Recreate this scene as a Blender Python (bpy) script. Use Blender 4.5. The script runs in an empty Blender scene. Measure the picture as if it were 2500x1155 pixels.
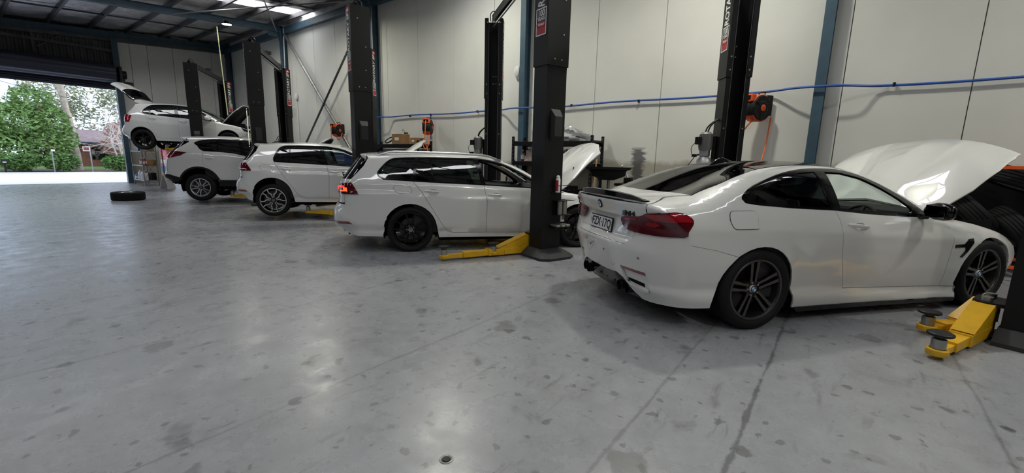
import bpy, bmesh, math, random
import numpy as np
from mathutils import Vector, Matrix
from mathutils.geometry import delaunay_2d_cdt
rnd = random.Random(7)
SC = bpy.context.scene
COL = SC.collection
PI = math.pi

# ------------------------------------------------------------------ camera
# world: X towards the long white wall (X=9), Y along it towards the roller door (Y=24.4), Z up
F_PX, TH, CAM_H = 1050.0, math.radians(52.6), 1.37
def camera():
    f = F_PX; d = np.array([1110 - 1250, 6465 - 577.5, f]); d /= np.linalg.norm(d)
    up = -d; z = np.array([0, 0, 1.0]); fw = z - up * (z @ up); fw /= np.linalg.norm(fw)
    rt = np.cross(fw, up)
    if rt[0] < 0: rt = -rt
    c, s = math.cos(TH), math.sin(TH)
    def w(e):
        a, b, k = e @ rt, e @ fw, e @ up
        return Vector((a * c + b * s, -a * s + b * c, k))
    X, Y, Z = w(np.array([1., 0, 0])), w(np.array([0, -1., 0])), w(np.array([0, 0, -1.]))
    cd = bpy.data.cameras.new('camera'); cd.sensor_width = 36; cd.lens = f / 2500 * 36; cd.clip_start = .05; cd.clip_end = 400
    co = bpy.data.objects.new('camera', cd); COL.objects.link(co)
    M = Matrix(((X.x, Y.x, Z.x, 0), (X.y, Y.y, Z.y, 0), (X.z, Y.z, Z.z, CAM_H), (0, 0, 0, 1)))
    co.matrix_world = M; SC.camera = co
camera()

# ------------------------------------------------------------------ sky and exposure
wd = bpy.data.worlds.new('overcast_sky'); SC.world = wd; wd.use_nodes = True
nt = wd.node_tree; bg = nt.nodes['Background']
tc = nt.nodes.new('ShaderNodeTexCoord'); sx = nt.nodes.new('ShaderNodeSeparateXYZ'); nt.links.new(tc.outputs['Generated'], sx.inputs[0])
nz = nt.nodes.new('ShaderNodeTexNoise'); nz.inputs['Scale'].default_value = 2.2; nz.inputs['Detail'].default_value = 5; nt.links.new(tc.outputs['Generated'], nz.inputs['Vector'])
cr = nt.nodes.new('ShaderNodeValToRGB'); cr.color_ramp.elements[0].position = .4; cr.color_ramp.elements[1].position = .62
cr.color_ramp.elements[0].color = (.60, .74, 1, 1); cr.color_ramp.elements[1].color = (.88, .92, 1, 1)
nt.links.new(nz.outputs['Fac'], cr.inputs[0]); nt.links.new(cr.outputs[0], bg.inputs['Color']); bg.inputs['Strength'].default_value = 2.1
vs = SC.view_settings
vs.view_transform = 'Standard'; vs.look = 'None'; vs.gamma = 1; vs.use_curve_mapping = False; vs.exposure = -0.06
SKYLIGHT_POWER = 6.5
LAMP_POWER = 92

# ------------------------------------------------------------------ materials
def nmat(name):
    m = bpy.data.materials.new(name); m.use_nodes = True
    return m, m.node_tree, m.node_tree.nodes['Principled BSDF']
def mat(name, col, rough=.5, metal=0, coat=0, bump=None, var=None, emit=None, spec=.5, alpha=None):
    m, t, b = nmat(name)
    b.inputs['Base Color'].default_value = (*col, 1); b.inputs['Roughness'].default_value = rough; b.inputs['Metallic'].default_value = metal
    b.inputs['Coat Weight'].default_value = coat; b.inputs['Coat IOR'].default_value = 1.75; b.inputs['Coat Roughness'].default_value = .03; b.inputs['Specular IOR Level'].default_value = spec
    if emit: b.inputs['Emission Color'].default_value = (*emit[0], 1); b.inputs['Emission Strength'].default_value = emit[1]
    if var or bump:
        g = t.nodes.new('ShaderNodeNewGeometry')
    if var:
        sc, amt = var; n = t.nodes.new('ShaderNodeTexNoise'); n.inputs['Scale'].default_value = sc; n.inputs['Detail'].default_value = 6
        t.links.new(g.outputs['Position'], n.inputs['Vector'])
        r = t.nodes.new('ShaderNodeValToRGB'); r.color_ramp.elements[0].position = .3; r.color_ramp.elements[1].position = .7
        r.color_ramp.elements[0].color = (*[c * (1 - amt) for c in col], 1); r.color_ramp.elements[1].color = (*[min(1, c * (1 + amt * .6)) for c in col], 1)
        t.links.new(n.outputs['Fac'], r.inputs[0]); t.links.new(r.outputs[0], b.inputs['Base Color'])
    if bump:
        sc, st = bump; n = t.nodes.new('ShaderNodeTexNoise'); n.inputs['Scale'].default_value = sc; n.inputs['Detail'].default_value = 4
        t.links.new(g.outputs['Position'], n.inputs['Vector'])
        bp = t.nodes.new('ShaderNodeBump'); bp.inputs['Strength'].default_value = st; bp.inputs['Distance'].default_value = .01
        t.links.new(n.outputs['Fac'], bp.inputs['Height']); t.links.new(bp.outputs[0], b.inputs['Normal'])
    return m
def glass(name, tint, refl=1.0, r0=.09):
    m, t, b = nmat(name); out = t.nodes['Material Output']
    tr = t.nodes.new('ShaderNodeBsdfTransparent'); tr.inputs[0].default_value = (*tint, 1)
    gl = t.nodes.new('ShaderNodeBsdfGlossy'); gl.inputs['Roughness'].default_value = .02; gl.inputs['Color'].default_value = (refl, refl, refl, 1)
    lw = t.nodes.new('ShaderNodeLayerWeight'); lw.inputs['Blend'].default_value = .5
    pw = t.nodes.new('ShaderNodeMath'); pw.operation = 'POWER'; t.links.new(lw.outputs['Facing'], pw.inputs[0]); pw.inputs[1].default_value = 5
    fr = t.nodes.new('ShaderNodeMath'); fr.name = 'Schlick'; fr.operation = 'MULTIPLY_ADD'; t.links.new(pw.outputs[0], fr.inputs[0]); fr.inputs[1].default_value = 1 - r0; fr.inputs[2].default_value = r0
    mx = t.nodes.new('ShaderNodeMixShader'); t.links.new(fr.outputs[0], mx.inputs[0]); t.links.new(tr.outputs[0], mx.inputs[1]); t.links.new(gl.outputs[0], mx.inputs[2])
    t.links.new(mx.outputs[0], out.inputs[0]); return m
M = {}
M['paint'] = mat('white_car_paint', (.70, .70, .695), .32, 0, 1)
M['paint2'] = mat('pearl_white_car_paint', (.71, .705, .69), .30, 0, 1)
M['gloss_black'] = mat('gloss_black_trim', (.004, .004, .005), .09, spec=.4)
M['plastic'] = mat('black_plastic', (.010, .010, .011), .5, spec=.3)
M['dark'] = mat('dark_liner', (.008, .008, .009), .9, spec=.1)
M['rubber'] = mat('tyre_rubber', (.0075, .0075, .008), .7, bump=(60, .15), spec=.25)
M['interior'] = mat('dark_interior', (.02, .02, .022), .8)
M['glass_dark'] = glass('tinted_glass', (.025, .03, .03))
M['glass_mid'] = glass('privacy_glass', (.10, .14, .13))
M['glass_clear'] = glass('clear_glass', (.72, .80, .77))
M['lamp_red'] = mat('red_lamp_lens', (.30, .004, .012), .08, 0, .35)
M['lamp_dark'] = mat('smoked_lamp_lens', (.075, .003, .008), .08, 0, .35)
M['lamp_lit'] = mat('lit_tail_lamp', (.4, .01, .005), .2, emit=((1, .035, .03), 1.3))
M['lamp_amber'] = mat('lit_amber_lamp', (.5, .08, .01), .2, emit=((1, .14, .05), 1.2))
M['reflector'] = mat('red_reflector', (.22, .008, .012), .15, 0, 1)
M['chrome'] = mat('chrome', (.75, .75, .76), .12, 1)
M['mirror_glass'] = mat('dark_mirror_glass', (.16, .165, .17), .04, 1)
M['alloy'] = mat('silver_alloy', (.62, .62, .63), .28, .85)
M['alloy_dark'] = mat('gunmetal_alloy', (.03, .029, .028), .32, .6)
M['alloy_face'] = mat('gunmetal_spoke_face', (.115, .11, .10), .35, .75)
M['alloy_black'] = mat('black_alloy', (.004, .004, .005), .25, spec=.25)
M['disc'] = mat('brake_disc_steel', (.10, .10, .10), .45, 1)
M['gold'] = mat('gold_caliper', (.45, .25, .08), .4, .4)
M['badge_blue'] = mat('badge_blue', (.05, .18, .42), .3)
M['badge_white'] = mat('badge_white', (.7, .7, .72), .3)
M['lift_black'] = mat('black_powder_coat', (.0055, .0055, .006), .42, bump=(220, .05), spec=.3)
M['lift_edge'] = mat('worn_steel_edge', (.16, .16, .16), .4, .6)
M['boot'] = mat('rubber_base_cover', (.022, .022, .023), .7, bump=(40, .1))
M['yellow'] = mat('yellow_lift_arm', (.72, .40, .008), .42, var=(9, .12))
M['steel'] = mat('zinc_steel', (.42, .41, .38), .38, .9)
M['alu'] = mat('cast_aluminium', (.40, .40, .41), .45, .6)
M['motor'] = mat('grey_motor', (.17, .17, .17), .5, .3)
M['white_print'] = mat('white_print', (.75, .75, .75), .6)
M['red_print'] = mat('red_print', (.42, .015, .03), .5)
M['black_print'] = mat('black_print', (.01, .01, .01), .6)
M['orange'] = mat('orange_plastic', (.80, .10, .015), .42)
M['orange_hose'] = mat('orange_hose', (.80, .16, .04), .45)
M['blue_pipe'] = mat('blue_air_pipe', (.03, .10, .40), .4)
M['col_blue'] = mat('blue_grey_steel', (.042, .085, .125), .55, .0, var=(5, .2))
M['purlin'] = mat('galvanised_purlin', (.10, .10, .105), .5, .6, var=(3, .3))
M['galv'] = mat('galvanised_tube', (.30, .30, .30), .45, .8, var=(5, .25))
M['door'] = mat('roller_door_steel', (.035, .04, .065), .45, .1)
M['clad'] = mat('dark_cladding', (.07, .075, .075), .6, var=(2, .3))
M['card'] = mat('cardboard', (.30, .17, .07), .8, var=(8, .15))
M['bluebox'] = mat('blue_tool_chest', (.02, .05, .22), .35)
M['wood'] = mat('timber', (.55, .34, .13), .6, var=(12, .2))
M['white_plastic'] = mat('white_plastic', (.75, .75, .75), .4)
M['grey_plastic'] = mat('grey_plastic', (.2, .2, .21), .5)
M['bagfilm'] = mat('clear_plastic_film', (.62, .63, .65), .12)
M['bagfilm'].node_tree.nodes['Principled BSDF'].inputs['Alpha'].default_value = .55
M['green_plastic'] = mat('green_plastic', (.02, .13, .06), .5)
M['pink'] = mat('red_poster_print', (.75, .25, .30), .6, var=(9, .6))
M['door_brown'] = mat('brown_timber_door', (.20, .075, .03), .5, var=(6, .2))

# ------------------------------------------------------------------ mesh helpers
def link(o, parent=None):
    COL.objects.link(o)
    if parent is not None: o.parent = parent
    return o
def mo(name, V, F, m, parent=None, smooth=False, sharp=None):
    me = bpy.data.meshes.new(name); me.from_pydata([tuple(v) for v in V], [], F)
    if m is not None: me.materials.append(M[m] if isinstance(m, str) else m)
    if smooth:
        me.polygons.foreach_set('use_smooth', [True] * len(me.polygons))
        me.set_sharp_from_angle(angle=math.radians(sharp or 38))
    me.update()
    return link(bpy.data.objects.new(name, me), parent)
def bmo(name, bm, m, parent=None, smooth=False, sharp=38):
    me = bpy.data.meshes.new(name); bm.to_mesh(me); bm.free(); me.materials.append(M[m] if isinstance(m, str) else m)
    if smooth:
        me.polygons.foreach_set('use_smooth', [True] * len(me.polygons)); me.set_sharp_from_angle(angle=math.radians(sharp))
    return link(bpy.data.objects.new(name, me), parent)
def empty(name, loc, rz=0, label=None, cat=None, group=None, parent=None):
    o = bpy.data.objects.new(name, None); o.location = loc; o.rotation_euler = (0, 0, rz); link(o, parent)
    return tag(o, label, cat, group) if label else o
def tag(o, label, cat, group=None):
    o['label'] = label; o['category'] = cat
    if group: o['group'] = group
    return o
def struct(o): o['kind'] = 'structure'; return o
class G:                                   # geometry collector: one mesh object from several shapes
    def __init__(s): s.V = []; s.F = []
    def add(s, V, F):
        n = len(s.V); s.V += [Vector(v) for v in V]; s.F += [tuple(i + n for i in f) for f in F]; return s
    def box(s, c, d, R=None, bev=0):
        c = Vector(c); hx, hy, hz = d[0] / 2, d[1] / 2, d[2] / 2
        if bev:
            b = min(bev, hx * .9, hy * .9, hz * .9); P = []
            bm = bmesh.new(); bmesh.ops.create_cube(bm, size=1)
            for v in bm.verts: v.co = Vector((v.co.x * d[0], v.co.y * d[1], v.co.z * d[2]))
            bmesh.ops.bevel(bm, geom=bm.edges[:], offset=b, segments=2, affect='EDGES', profile=.6)
            bm.verts.index_update(); V = [v.co.copy() for v in bm.verts]; Fs = [tuple(v.index for v in f.verts) for f in bm.faces]; bm.free()
        else:
            V = [Vector((x * hx, y * hy, z * hz)) for x in (-1, 1) for y in (-1, 1) for z in (-1, 1)]
            Fs = [(0, 1, 3, 2), (4, 6, 7, 5), (0, 4, 5, 1), (2, 3, 7, 6), (0, 2, 6, 4), (1, 5, 7, 3)]
        if R is not None: V = [R @ v for v in V]
        return s.add([v + c for v in V], Fs)
    def bar(s, a, b, w, h=None, up=(0, 0, 1)):          # rectangular bar between two points
        a, b = Vector(a), Vector(b); d = b - a; L = d.length; d.normalize(); u = Vector(up)
        if abs(d.dot(u)) > .98: u = Vector((1, 0, 0))
        r = d.cross(u).normalized(); u = r.cross(d); R = Matrix((r, d, u)).transposed()
        return s.box((a + b) / 2, (w, L, h or w), R)
    def tube(s, pts, r, n=8, cap=True, closed=False):
        pts = [Vector(p) for p in pts]; k = len(pts); V = []; Fs = []; prev = None
        for i, p in enumerate(pts):
            d = (pts[(i + 1) % k] - pts[i - 1]) if closed else (pts[min(i + 1, k - 1)] - pts[max(i - 1, 0)]); d.normalize()
            if prev is None:
                u = d.orthogonal().normalized()
            else:
                u = prev - d * prev.dot(d)
                u = u.normalized() if u.length > 1e-5 else d.orthogonal().normalized()
            prev = u; w = d.cross(u); rr = r[i] if isinstance(r, (list, tuple)) else r
            V += [p + (u * math.cos(2 * PI * j / n) + w * math.sin(2 * PI * j / n)) * rr for j in range(n)]
        for i in range(k if closed else k - 1):
            for j in range(n):
                a, b = i * n, ((i + 1) % k) * n; Fs.append((a + j, a + (j + 1) % n, b + (j + 1) % n, b + j))
        if cap and not closed: Fs += [tuple(range(n - 1, -1, -1)), tuple(range((k - 1) * n, k * n))]
        return s.add(V, Fs)
    def lathe(s, prof, axis='z', c=(0, 0, 0), n=32, a0=0, a1=2 * PI):      # prof: (radius, height)
        full = abs(a1 - a0 - 2 * PI) < 1e-6; V = []; Fs = []; k = len(prof); m = n if full else n + 1; c = Vector(c)
        for i in range(m):
            a = a0 + (a1 - a0) * i / n
            for r, h in prof:
                p = (r * math.cos(a), r * math.sin(a), h)
                V.append(c + Vector(p if axis == 'z' else ((p[0], p[2], p[1]) if axis == 'y' else (p[2], p[0], p[1]))))
        for i in range(n):
            for j in range(k - 1):
                a, b = i * k + j, ((i + 1) % m) * k + j; Fs.append((a, b, b + 1, a + 1))
        return s.add(V, Fs)
    def prism(s, poly, h0, h1, f):                       # poly in 2D, f(u,v,h)->3D
        n = len(poly); V = [f(u, v, h0) for u, v in poly] + [f(u, v, h1) for u, v in poly]
        return s.add(V, [tuple(range(n - 1, -1, -1)), tuple(range(n, 2 * n))] + [(i, (i + 1) % n, n + (i + 1) % n, n + i) for i in range(n)])
    def sphere(s, c, r, n=12, sc=(1, 1, 1)):
        V = []; Fs = []
        for i in range(n // 2 + 1):
            t = PI * i / (n // 2)
            for j in range(n): V.append(Vector((math.sin(t) * math.cos(2 * PI * j / n) * r * sc[0], math.sin(t) * math.sin(2 * PI * j / n) * r * sc[1], math.cos(t) * r * sc[2])) + Vector(c))
        for i in range(n // 2):
            for j in range(n): Fs.append((i * n + j, (i + 1) * n + j, (i + 1) * n + (j + 1) % n, i * n + (j + 1) % n))
        return s.add(V, Fs)
    def cyl(s, a, b, r, n=16): return s.tube([a, b], r, n)
    def xf(s, Mx): s.V = [Mx @ v for v in s.V]; return s
    def out(s, name, m, parent=None, smooth=False, sharp=38): return mo(name, s.V, s.F, m, parent, smooth, sharp)
TXT = {}
def text(name, body, size, m, parent, Mx, depth=.0015, sx=1.0, shear=0, align='CENTER'):
    key = (body, size, depth, shear, align)
    if key not in TXT:
        cu = bpy.data.curves.new(name, 'FONT'); cu.body = body; cu.size = size; cu.align_x = align; cu.align_y = 'CENTER'; cu.extrude = depth; cu.shear = shear; cu.resolution_u = 3; cu.offset = size * .022
        o = bpy.data.objects.new(name, cu); COL.objects.link(o)
        dg = bpy.context.evaluated_depsgraph_get(); TXT[key] = bpy.data.meshes.new_from_object(o.evaluated_get(dg)); bpy.data.objects.remove(o)
    me = TXT[key].copy(); me.transform(Mx @ Matrix.Diagonal((sx, 1, 1, 1))); me.materials.clear(); me.materials.append(M[m])
    q = bpy.data.objects.new(name, me); return link(q, parent)
def frame(o, x, z):                                     # matrix with x axis, z axis (normal) and origin
    x = Vector(x).normalized(); z = Vector(z).normalized(); y = z.cross(x)
    return Matrix(((x.x, y.x, z.x, o[0]), (x.y, y.y, z.y, o[1]), (x.z, y.z, z.z, o[2]), (0, 0, 0, 1)))
def dup(o, parent=None):
    c = o.copy(); COL.objects.link(c)
    if parent is not None: c.parent = parent
    for ch in list(o.children): dup(ch, c)
    return c
def crom3(P, n=8, closed=False):
    P = [Vector(p) for p in P]; k = len(P); out = []
    for i in range(k if closed else k - 1):
        g = (lambda j: P[j % k]) if closed else (lambda j: P[min(max(j, 0), k - 1)])
        p0, p1, p2, p3 = g(i - 1), g(i), g(i + 1), g(i + 2)
        for q in range(n):
            t = q / n; out.append(.5 * (2 * p1 + (p2 - p0) * t + (2 * p0 - 5 * p1 + 4 * p2 - p3) * t * t + (3 * p1 - p0 - 3 * p2 + p3) * t ** 3))
    if not closed: out.append(P[-1])
    return out
# ------------------------------------------------------------------ structure materials
def floor_mat():
    m, t, b = nmat('painted_concrete_floor'); L = t.links.new; N = t.nodes.new
    g = N('ShaderNodeNewGeometry')
    def noise(sc, det=5, rough=.5, dist=0, vec=None, scale3=None):
        n = N('ShaderNodeTexNoise'); n.inputs['Scale'].default_value = sc; n.inputs['Detail'].default_value = det; n.inputs['Roughness'].default_value = rough; n.inputs['Distortion'].default_value = dist
        if scale3:
            mp = N('ShaderNodeMapping'); mp.inputs['Scale'].default_value = scale3[:3]; mp.inputs['Rotation'].default_value = (0, 0, scale3[3]); L(g.outputs['Position'], mp.inputs['Vector']); L(mp.outputs[0], n.inputs['Vector'])
        else: L(g.outputs['Position'], n.inputs['Vector'])
        return n.outputs['Fac']
    def ramp(f, a, b2, c0, c1):
        r = N('ShaderNodeValToRGB'); r.color_ramp.elements[0].position = a; r.color_ramp.elements[1].position = b2
        r.color_ramp.elements[0].color = (*c0, 1) if len(c0) == 3 else c0; r.color_ramp.elements[1].color = (*c1, 1); L(f, r.inputs[0]); return r.outputs[0]
    def mul(a, b2, f=1.0):
        x = N('ShaderNodeMix'); x.data_type = 'RGBA'; x.blend_type = 'MULTIPLY'; x.inputs['Factor'].default_value = f; L(a, x.inputs['A']); L(b2, x.inputs['B']); return x.outputs['Result']
    base = ramp(noise(.55, 6, .6), .3, .72, (.295, .307, .333), (.355, .366, .385))
    mott = ramp(noise(6, 8, .7), .3, .6, (.86, .85, .84), (1, 1, 1))
    speck = ramp(noise(48, 3, .6), .27, .36, (.55, .53, .50), (1, 1, 1))
    blot = ramp(noise(3.1, 4, .55, .4), .30, .36, (.50, .49, .47), (1, 1, 1))
    scuff = ramp(noise(2.2, 6, .62, .6, None, (1.0, 5.0, 1, .65)), .31, .40, (.62, .61, .60), (1, 1, 1))
    scuff2 = ramp(noise(5, 5, .6, .3, None, (6.0, .9, 1, -.3)), .27, .33, (.66, .65, .63), (1, 1, 1))
    wear = ramp(noise(1.3, 10, .72), .30, .44, (.78, .76, .73), (1, 1, 1))
    grain = ramp(noise(140, 3, .7), .3, .7, (.88, .88, .875), (1, 1, 1))
    base = mul(base, grain)
    c = mul(mul(mul(mul(mul(mul(base, mott), speck, .8), blot, .7), scuff, .8), scuff2, .7), wear, .9)
    # saw-cut joints (thin dark ragged lines)
    sep = N('ShaderNodeSeparateXYZ'); L(g.outputs['Position'], sep.inputs[0])
    wob = noise(1.5, 4)
    a0 = N('ShaderNodeMath'); a0.operation = 'MULTIPLY_ADD'; L(wob, a0.inputs[0]); a0.inputs[1].default_value = .05; L(sep.outputs[1], a0.inputs[2])
    md = N('ShaderNodeMath'); md.operation = 'PINGPONG'; sh = N('ShaderNodeMath'); sh.operation = 'ADD'; L(a0.outputs[0], sh.inputs[0]); sh.inputs[1].default_value = 12.4 - 2.3 - .025; L(sh.outputs[0], md.inputs[0]); md.inputs[1].default_value = 1.55 / 2
    for src, depth, wdt in ((md.outputs[0], .62, .030), (None, .36, .045)):
        if src is None:
            s = N('ShaderNodeMath'); s.operation = 'SUBTRACT'; L(a0.outputs[0], s.inputs[0]); s.inputs[1].default_value = .295
            ab = N('ShaderNodeMath'); ab.operation = 'ABSOLUTE'; L(s.outputs[0], ab.inputs[0]); src = ab.outputs[0]
        nn = N('ShaderNodeMath'); nn.operation = 'MULTIPLY_ADD'; L(noise(5, 6, .75), nn.inputs[0]); nn.inputs[1].default_value = wdt * 1.6; nn.inputs[2].default_value = -wdt * .72
        d = N('ShaderNodeMath'); d.operation = 'SUBTRACT'; L(src, d.inputs[0]); L(nn.outputs[0], d.inputs[1])
        c = mul(c, ramp(d.outputs[0], 0.0, .012, (depth, depth * .99, depth * .97), (1, 1, 1)), .8)
    # chips and flaked spots in the paint
    wv = N('ShaderNodeTexNoise'); wv.inputs['Scale'].default_value = 9; wv.inputs['Detail'].default_value = 4; L(g.outputs['Position'], wv.inputs['Vector'])
    wm = N('ShaderNodeVectorMath'); wm.operation = 'SCALE'; L(wv.outputs['Color'], wm.inputs[0]); wm.inputs['Scale'].default_value = .14
    wa = N('ShaderNodeVectorMath'); wa.operation = 'ADD'; L(wm.outputs[0], wa.inputs[0]); L(g.outputs['Position'], wa.inputs[1])
    for sc, r0, keep, dk in ((2.6, .085, .55, .52), (6.5, .10, .42, .60), (1.1, .075, .5, .62)):
        v = N('ShaderNodeTexVoronoi'); v.voronoi_dimensions = '2D'; v.inputs['Scale'].default_value = sc; L(wa.outputs[0], v.inputs['Vector'])
        sp = N('ShaderNodeSeparateColor'); L(v.outputs['Color'], sp.inputs[0])
        th = N('ShaderNodeMath'); th.operation = 'SUBTRACT'; L(sp.outputs[0], th.inputs[0]); th.inputs[1].default_value = keep
        mr = N('ShaderNodeMath'); mr.operation = 'MULTIPLY'; L(th.outputs[0], mr.inputs[0]); mr.inputs[1].default_value = r0 * 2.6
        dd = N('ShaderNodeMath'); dd.operation = 'SUBTRACT'; L(v.outputs['Distance'], dd.inputs[0]); L(mr.outputs[0], dd.inputs[1])
        c = mul(c, ramp(dd.outputs[0], -.012, .02, (dk, dk * .985, dk * .96), (1, 1, 1)), .9)
    L(c, b.inputs['Base Color'])
    rr = N('ShaderNodeMapRange'); L(noise(4, 7, .65), rr.inputs[0]); rr.inputs[1].default_value = .3; rr.inputs[2].default_value = .7; rr.inputs[3].default_value = .20; rr.inputs[4].default_value = .38
    L(rr.outputs[0], b.inputs['Roughness']); b.inputs['Specular IOR Level'].default_value = .55
    bp = N('ShaderNodeBump'); bp.inputs['Strength'].default_value = .16; bp.inputs['Distance'].default_value = .006; L(noise(5, 8, .7), bp.inputs['Height']); L(bp.outputs[0], b.inputs['Normal'])
    return m
M['floor'] = floor_mat()
def wall_mat():
    m, t, b = nmat('white_precast_wall'); L = t.links.new; N = t.nodes.new
    g = N('ShaderNodeNewGeometry'); sep = N('ShaderNodeSeparateXYZ'); L(g.outputs['Position'], sep.inputs[0])
    n1 = N('ShaderNodeTexNoise'); n1.inputs['Scale'].default_value = .8; n1.inputs['Detail'].default_value = 6; L(g.outputs['Position'], n1.inputs['Vector'])
    r1 = N('ShaderNodeValToRGB'); r1.color_ramp.elements[0].position = .3; r1.color_ramp.elements[1].position = .7
    r1.color_ramp.elements[0].color = (.645, .645, .605, 1); r1.color_ramp.elements[1].color = (.725, .725, .69, 1); L(n1.outputs['Fac'], r1.inputs[0])
    # grime where things have stood against the wall, ragged upper edge at about 1.5 m
    n2 = N('ShaderNodeTexNoise'); n2.inputs['Scale'].default_value = 1.6; n2.inputs['Detail'].default_value = 8; n2.inputs['Roughness'].default_value = .65; L(g.outputs['Position'], n2.inputs['Vector'])
    a = N('ShaderNodeMath'); a.operation = 'MULTIPLY_ADD'; L(n2.outputs['Fac'], a.inputs[0]); a.inputs[1].default_value = .55; a.inputs[2].default_value = 1.16
    s = N('ShaderNodeMath'); s.operation = 'SUBTRACT'; L(a.outputs[0], s.inputs[0]); L(sep.outputs[2], s.inputs[1])
    r2 = N('ShaderNodeValToRGB'); r2.color_ramp.elements[0].position = 0; r2.color_ramp.elements[1].position = .12
    r2.color_ramp.elements[0].color = (1, 1, 1, 1); r2.color_ramp.elements[1].color = (.56, .53, .47, 1); L(s.outputs[0], r2.inputs[0])
    mx = N('ShaderNodeMix'); mx.data_type = 'RGBA'; mx.blend_type = 'MULTIPLY'; mx.inputs['Factor'].default_value = 1; L(r1.outputs[0], mx.inputs['A']); L(r2.outputs[0], mx.inputs['B'])
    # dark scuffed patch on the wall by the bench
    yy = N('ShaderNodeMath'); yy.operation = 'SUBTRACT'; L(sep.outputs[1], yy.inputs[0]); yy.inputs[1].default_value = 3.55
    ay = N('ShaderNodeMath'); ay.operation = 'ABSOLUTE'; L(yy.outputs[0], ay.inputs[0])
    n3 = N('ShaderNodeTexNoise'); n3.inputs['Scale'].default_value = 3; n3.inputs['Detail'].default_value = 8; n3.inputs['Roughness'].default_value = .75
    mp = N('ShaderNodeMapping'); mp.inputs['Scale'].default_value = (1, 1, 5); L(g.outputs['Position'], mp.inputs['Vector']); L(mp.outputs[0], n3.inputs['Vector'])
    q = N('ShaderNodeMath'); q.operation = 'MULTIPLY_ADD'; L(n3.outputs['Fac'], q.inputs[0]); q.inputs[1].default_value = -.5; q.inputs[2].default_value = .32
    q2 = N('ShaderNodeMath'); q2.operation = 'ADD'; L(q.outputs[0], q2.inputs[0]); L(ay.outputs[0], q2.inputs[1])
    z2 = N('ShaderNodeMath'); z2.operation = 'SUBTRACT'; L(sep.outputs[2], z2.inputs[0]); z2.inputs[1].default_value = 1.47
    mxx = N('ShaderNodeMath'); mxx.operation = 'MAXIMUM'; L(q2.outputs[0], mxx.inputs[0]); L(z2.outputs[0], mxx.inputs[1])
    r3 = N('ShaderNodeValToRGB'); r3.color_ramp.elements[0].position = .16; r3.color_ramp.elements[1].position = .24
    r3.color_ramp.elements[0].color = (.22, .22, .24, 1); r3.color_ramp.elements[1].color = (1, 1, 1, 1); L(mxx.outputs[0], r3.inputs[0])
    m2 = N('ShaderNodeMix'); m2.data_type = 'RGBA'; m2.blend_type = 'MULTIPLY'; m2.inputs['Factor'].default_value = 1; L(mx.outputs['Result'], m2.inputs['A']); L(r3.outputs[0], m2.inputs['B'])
    L(m2.outputs['Result'], b.inputs['Base Color']); b.inputs['Roughness'].default_value = .7
    n4 = N('ShaderNodeTexNoise'); n4.inputs['Scale'].default_value = 25; n4.inputs['Detail'].default_value = 5; L(g.outputs['Position'], n4.inputs['Vector'])
    bp = N('ShaderNodeBump'); bp.inputs['Strength'].default_value = .12; bp.inputs['Distance'].default_value = .004; L(n4.outputs['Fac'], bp.inputs['Height']); L(bp.outputs[0], b.inputs['Normal'])
    return m
M['wall'] = wall_mat()
M['joint'] = mat('panel_joint_sealant', (.20, .19, .18), .8)
def foil_mat():
    m, t, b = nmat('silver_foil_insulation'); L = t.links.new; N = t.nodes.new
    g = N('ShaderNodeNewGeometry')
    n = N('ShaderNodeTexNoise'); n.inputs['Scale'].default_value = 2.2; n.inputs['Detail'].default_value = 7; n.inputs['Roughness'].default_value = .62; L(g.outputs['Position'], n.inputs['Vector'])
    w = N('ShaderNodeTexWave'); w.wave_type = 'BANDS'; w.bands_direction = 'Y'; w.inputs['Scale'].default_value = 3.2; w.inputs['Distortion'].default_value = 2; w.inputs['Detail'].default_value = 2; L(g.outputs['Position'], w.inputs['Vector'])
    ad = N('ShaderNodeMath'); ad.operation = 'MULTIPLY_ADD'; L(w.outputs['Fac'], ad.inputs[0]); ad.inputs[1].default_value = .12; L(n.outputs['Fac'], ad.inputs[2])
    bp = N('ShaderNodeBump'); bp.inputs['Strength'].default_value = .9; bp.inputs['Distance'].default_value = .12; L(ad.outputs[0], bp.inputs['Height']); L(bp.outputs[0], b.inputs['Normal'])
    r = N('ShaderNodeValToRGB'); r.color_ramp.elements[0].position = .3; r.color_ramp.elements[1].position = .7; r.color_ramp.elements[0].color = (.38, .37, .39, 1); r.color_ramp.elements[1].color = (.80, .78, .80, 1); L(n.outputs['Fac'], r.inputs[0]); L(r.outputs[0], b.inputs['Base Color'])
    b.inputs['Metallic'].default_value = .65; b.inputs['Roughness'].default_value = .36
    return m
M['foil'] = foil_mat()
M['skylight'] = mat('translucent_roof_sheet', (.8, .8, .8), .6, emit=((.96, .98, 1.0), SKYLIGHT_POWER))
M['asphalt'] = mat('pale_concrete_driveway', (.82, .82, .84), .7, var=(.7, .12))
M['grass'] = mat('lawn_grass', (.10, .22, .03), .9, var=(6, .35), bump=(40, .6))
M['soil'] = mat('leaf_litter_soil', (.10, .08, .05), .9, var=(5, .4))

# ------------------------------------------------------------------ floor
YB = 24.4; XW = 9.0; XL = -8.0; YF = -9.0
fl = mo('floor', [(XL, YF, 0), (XW + .1, YF, 0), (XW + .1, YB + .45, 0), (XL, YB + .45, 0)], [(0, 1, 2, 3)], 'floor'); struct(fl)
struct(mo('driveway', [(-45, YB + .45, -.02), (30, YB + .45, -.02), (30, 35.4, 0), (-45, 35.4, 0)], [(0, 1, 2, 3)], 'asphalt'))
struct(mo('lawn', [(-60, 35.4, -.01), (30, 35.4, -.01), (30, 80, .3), (-60, 80, .3)], [(0, 1, 2, 3)], 'grass'))
# threshold angle at the roller door
struct(G().box((2.0, YB + .42, .004), (5.6, .05, .012)).out('trim_1', 'galv'))
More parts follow.
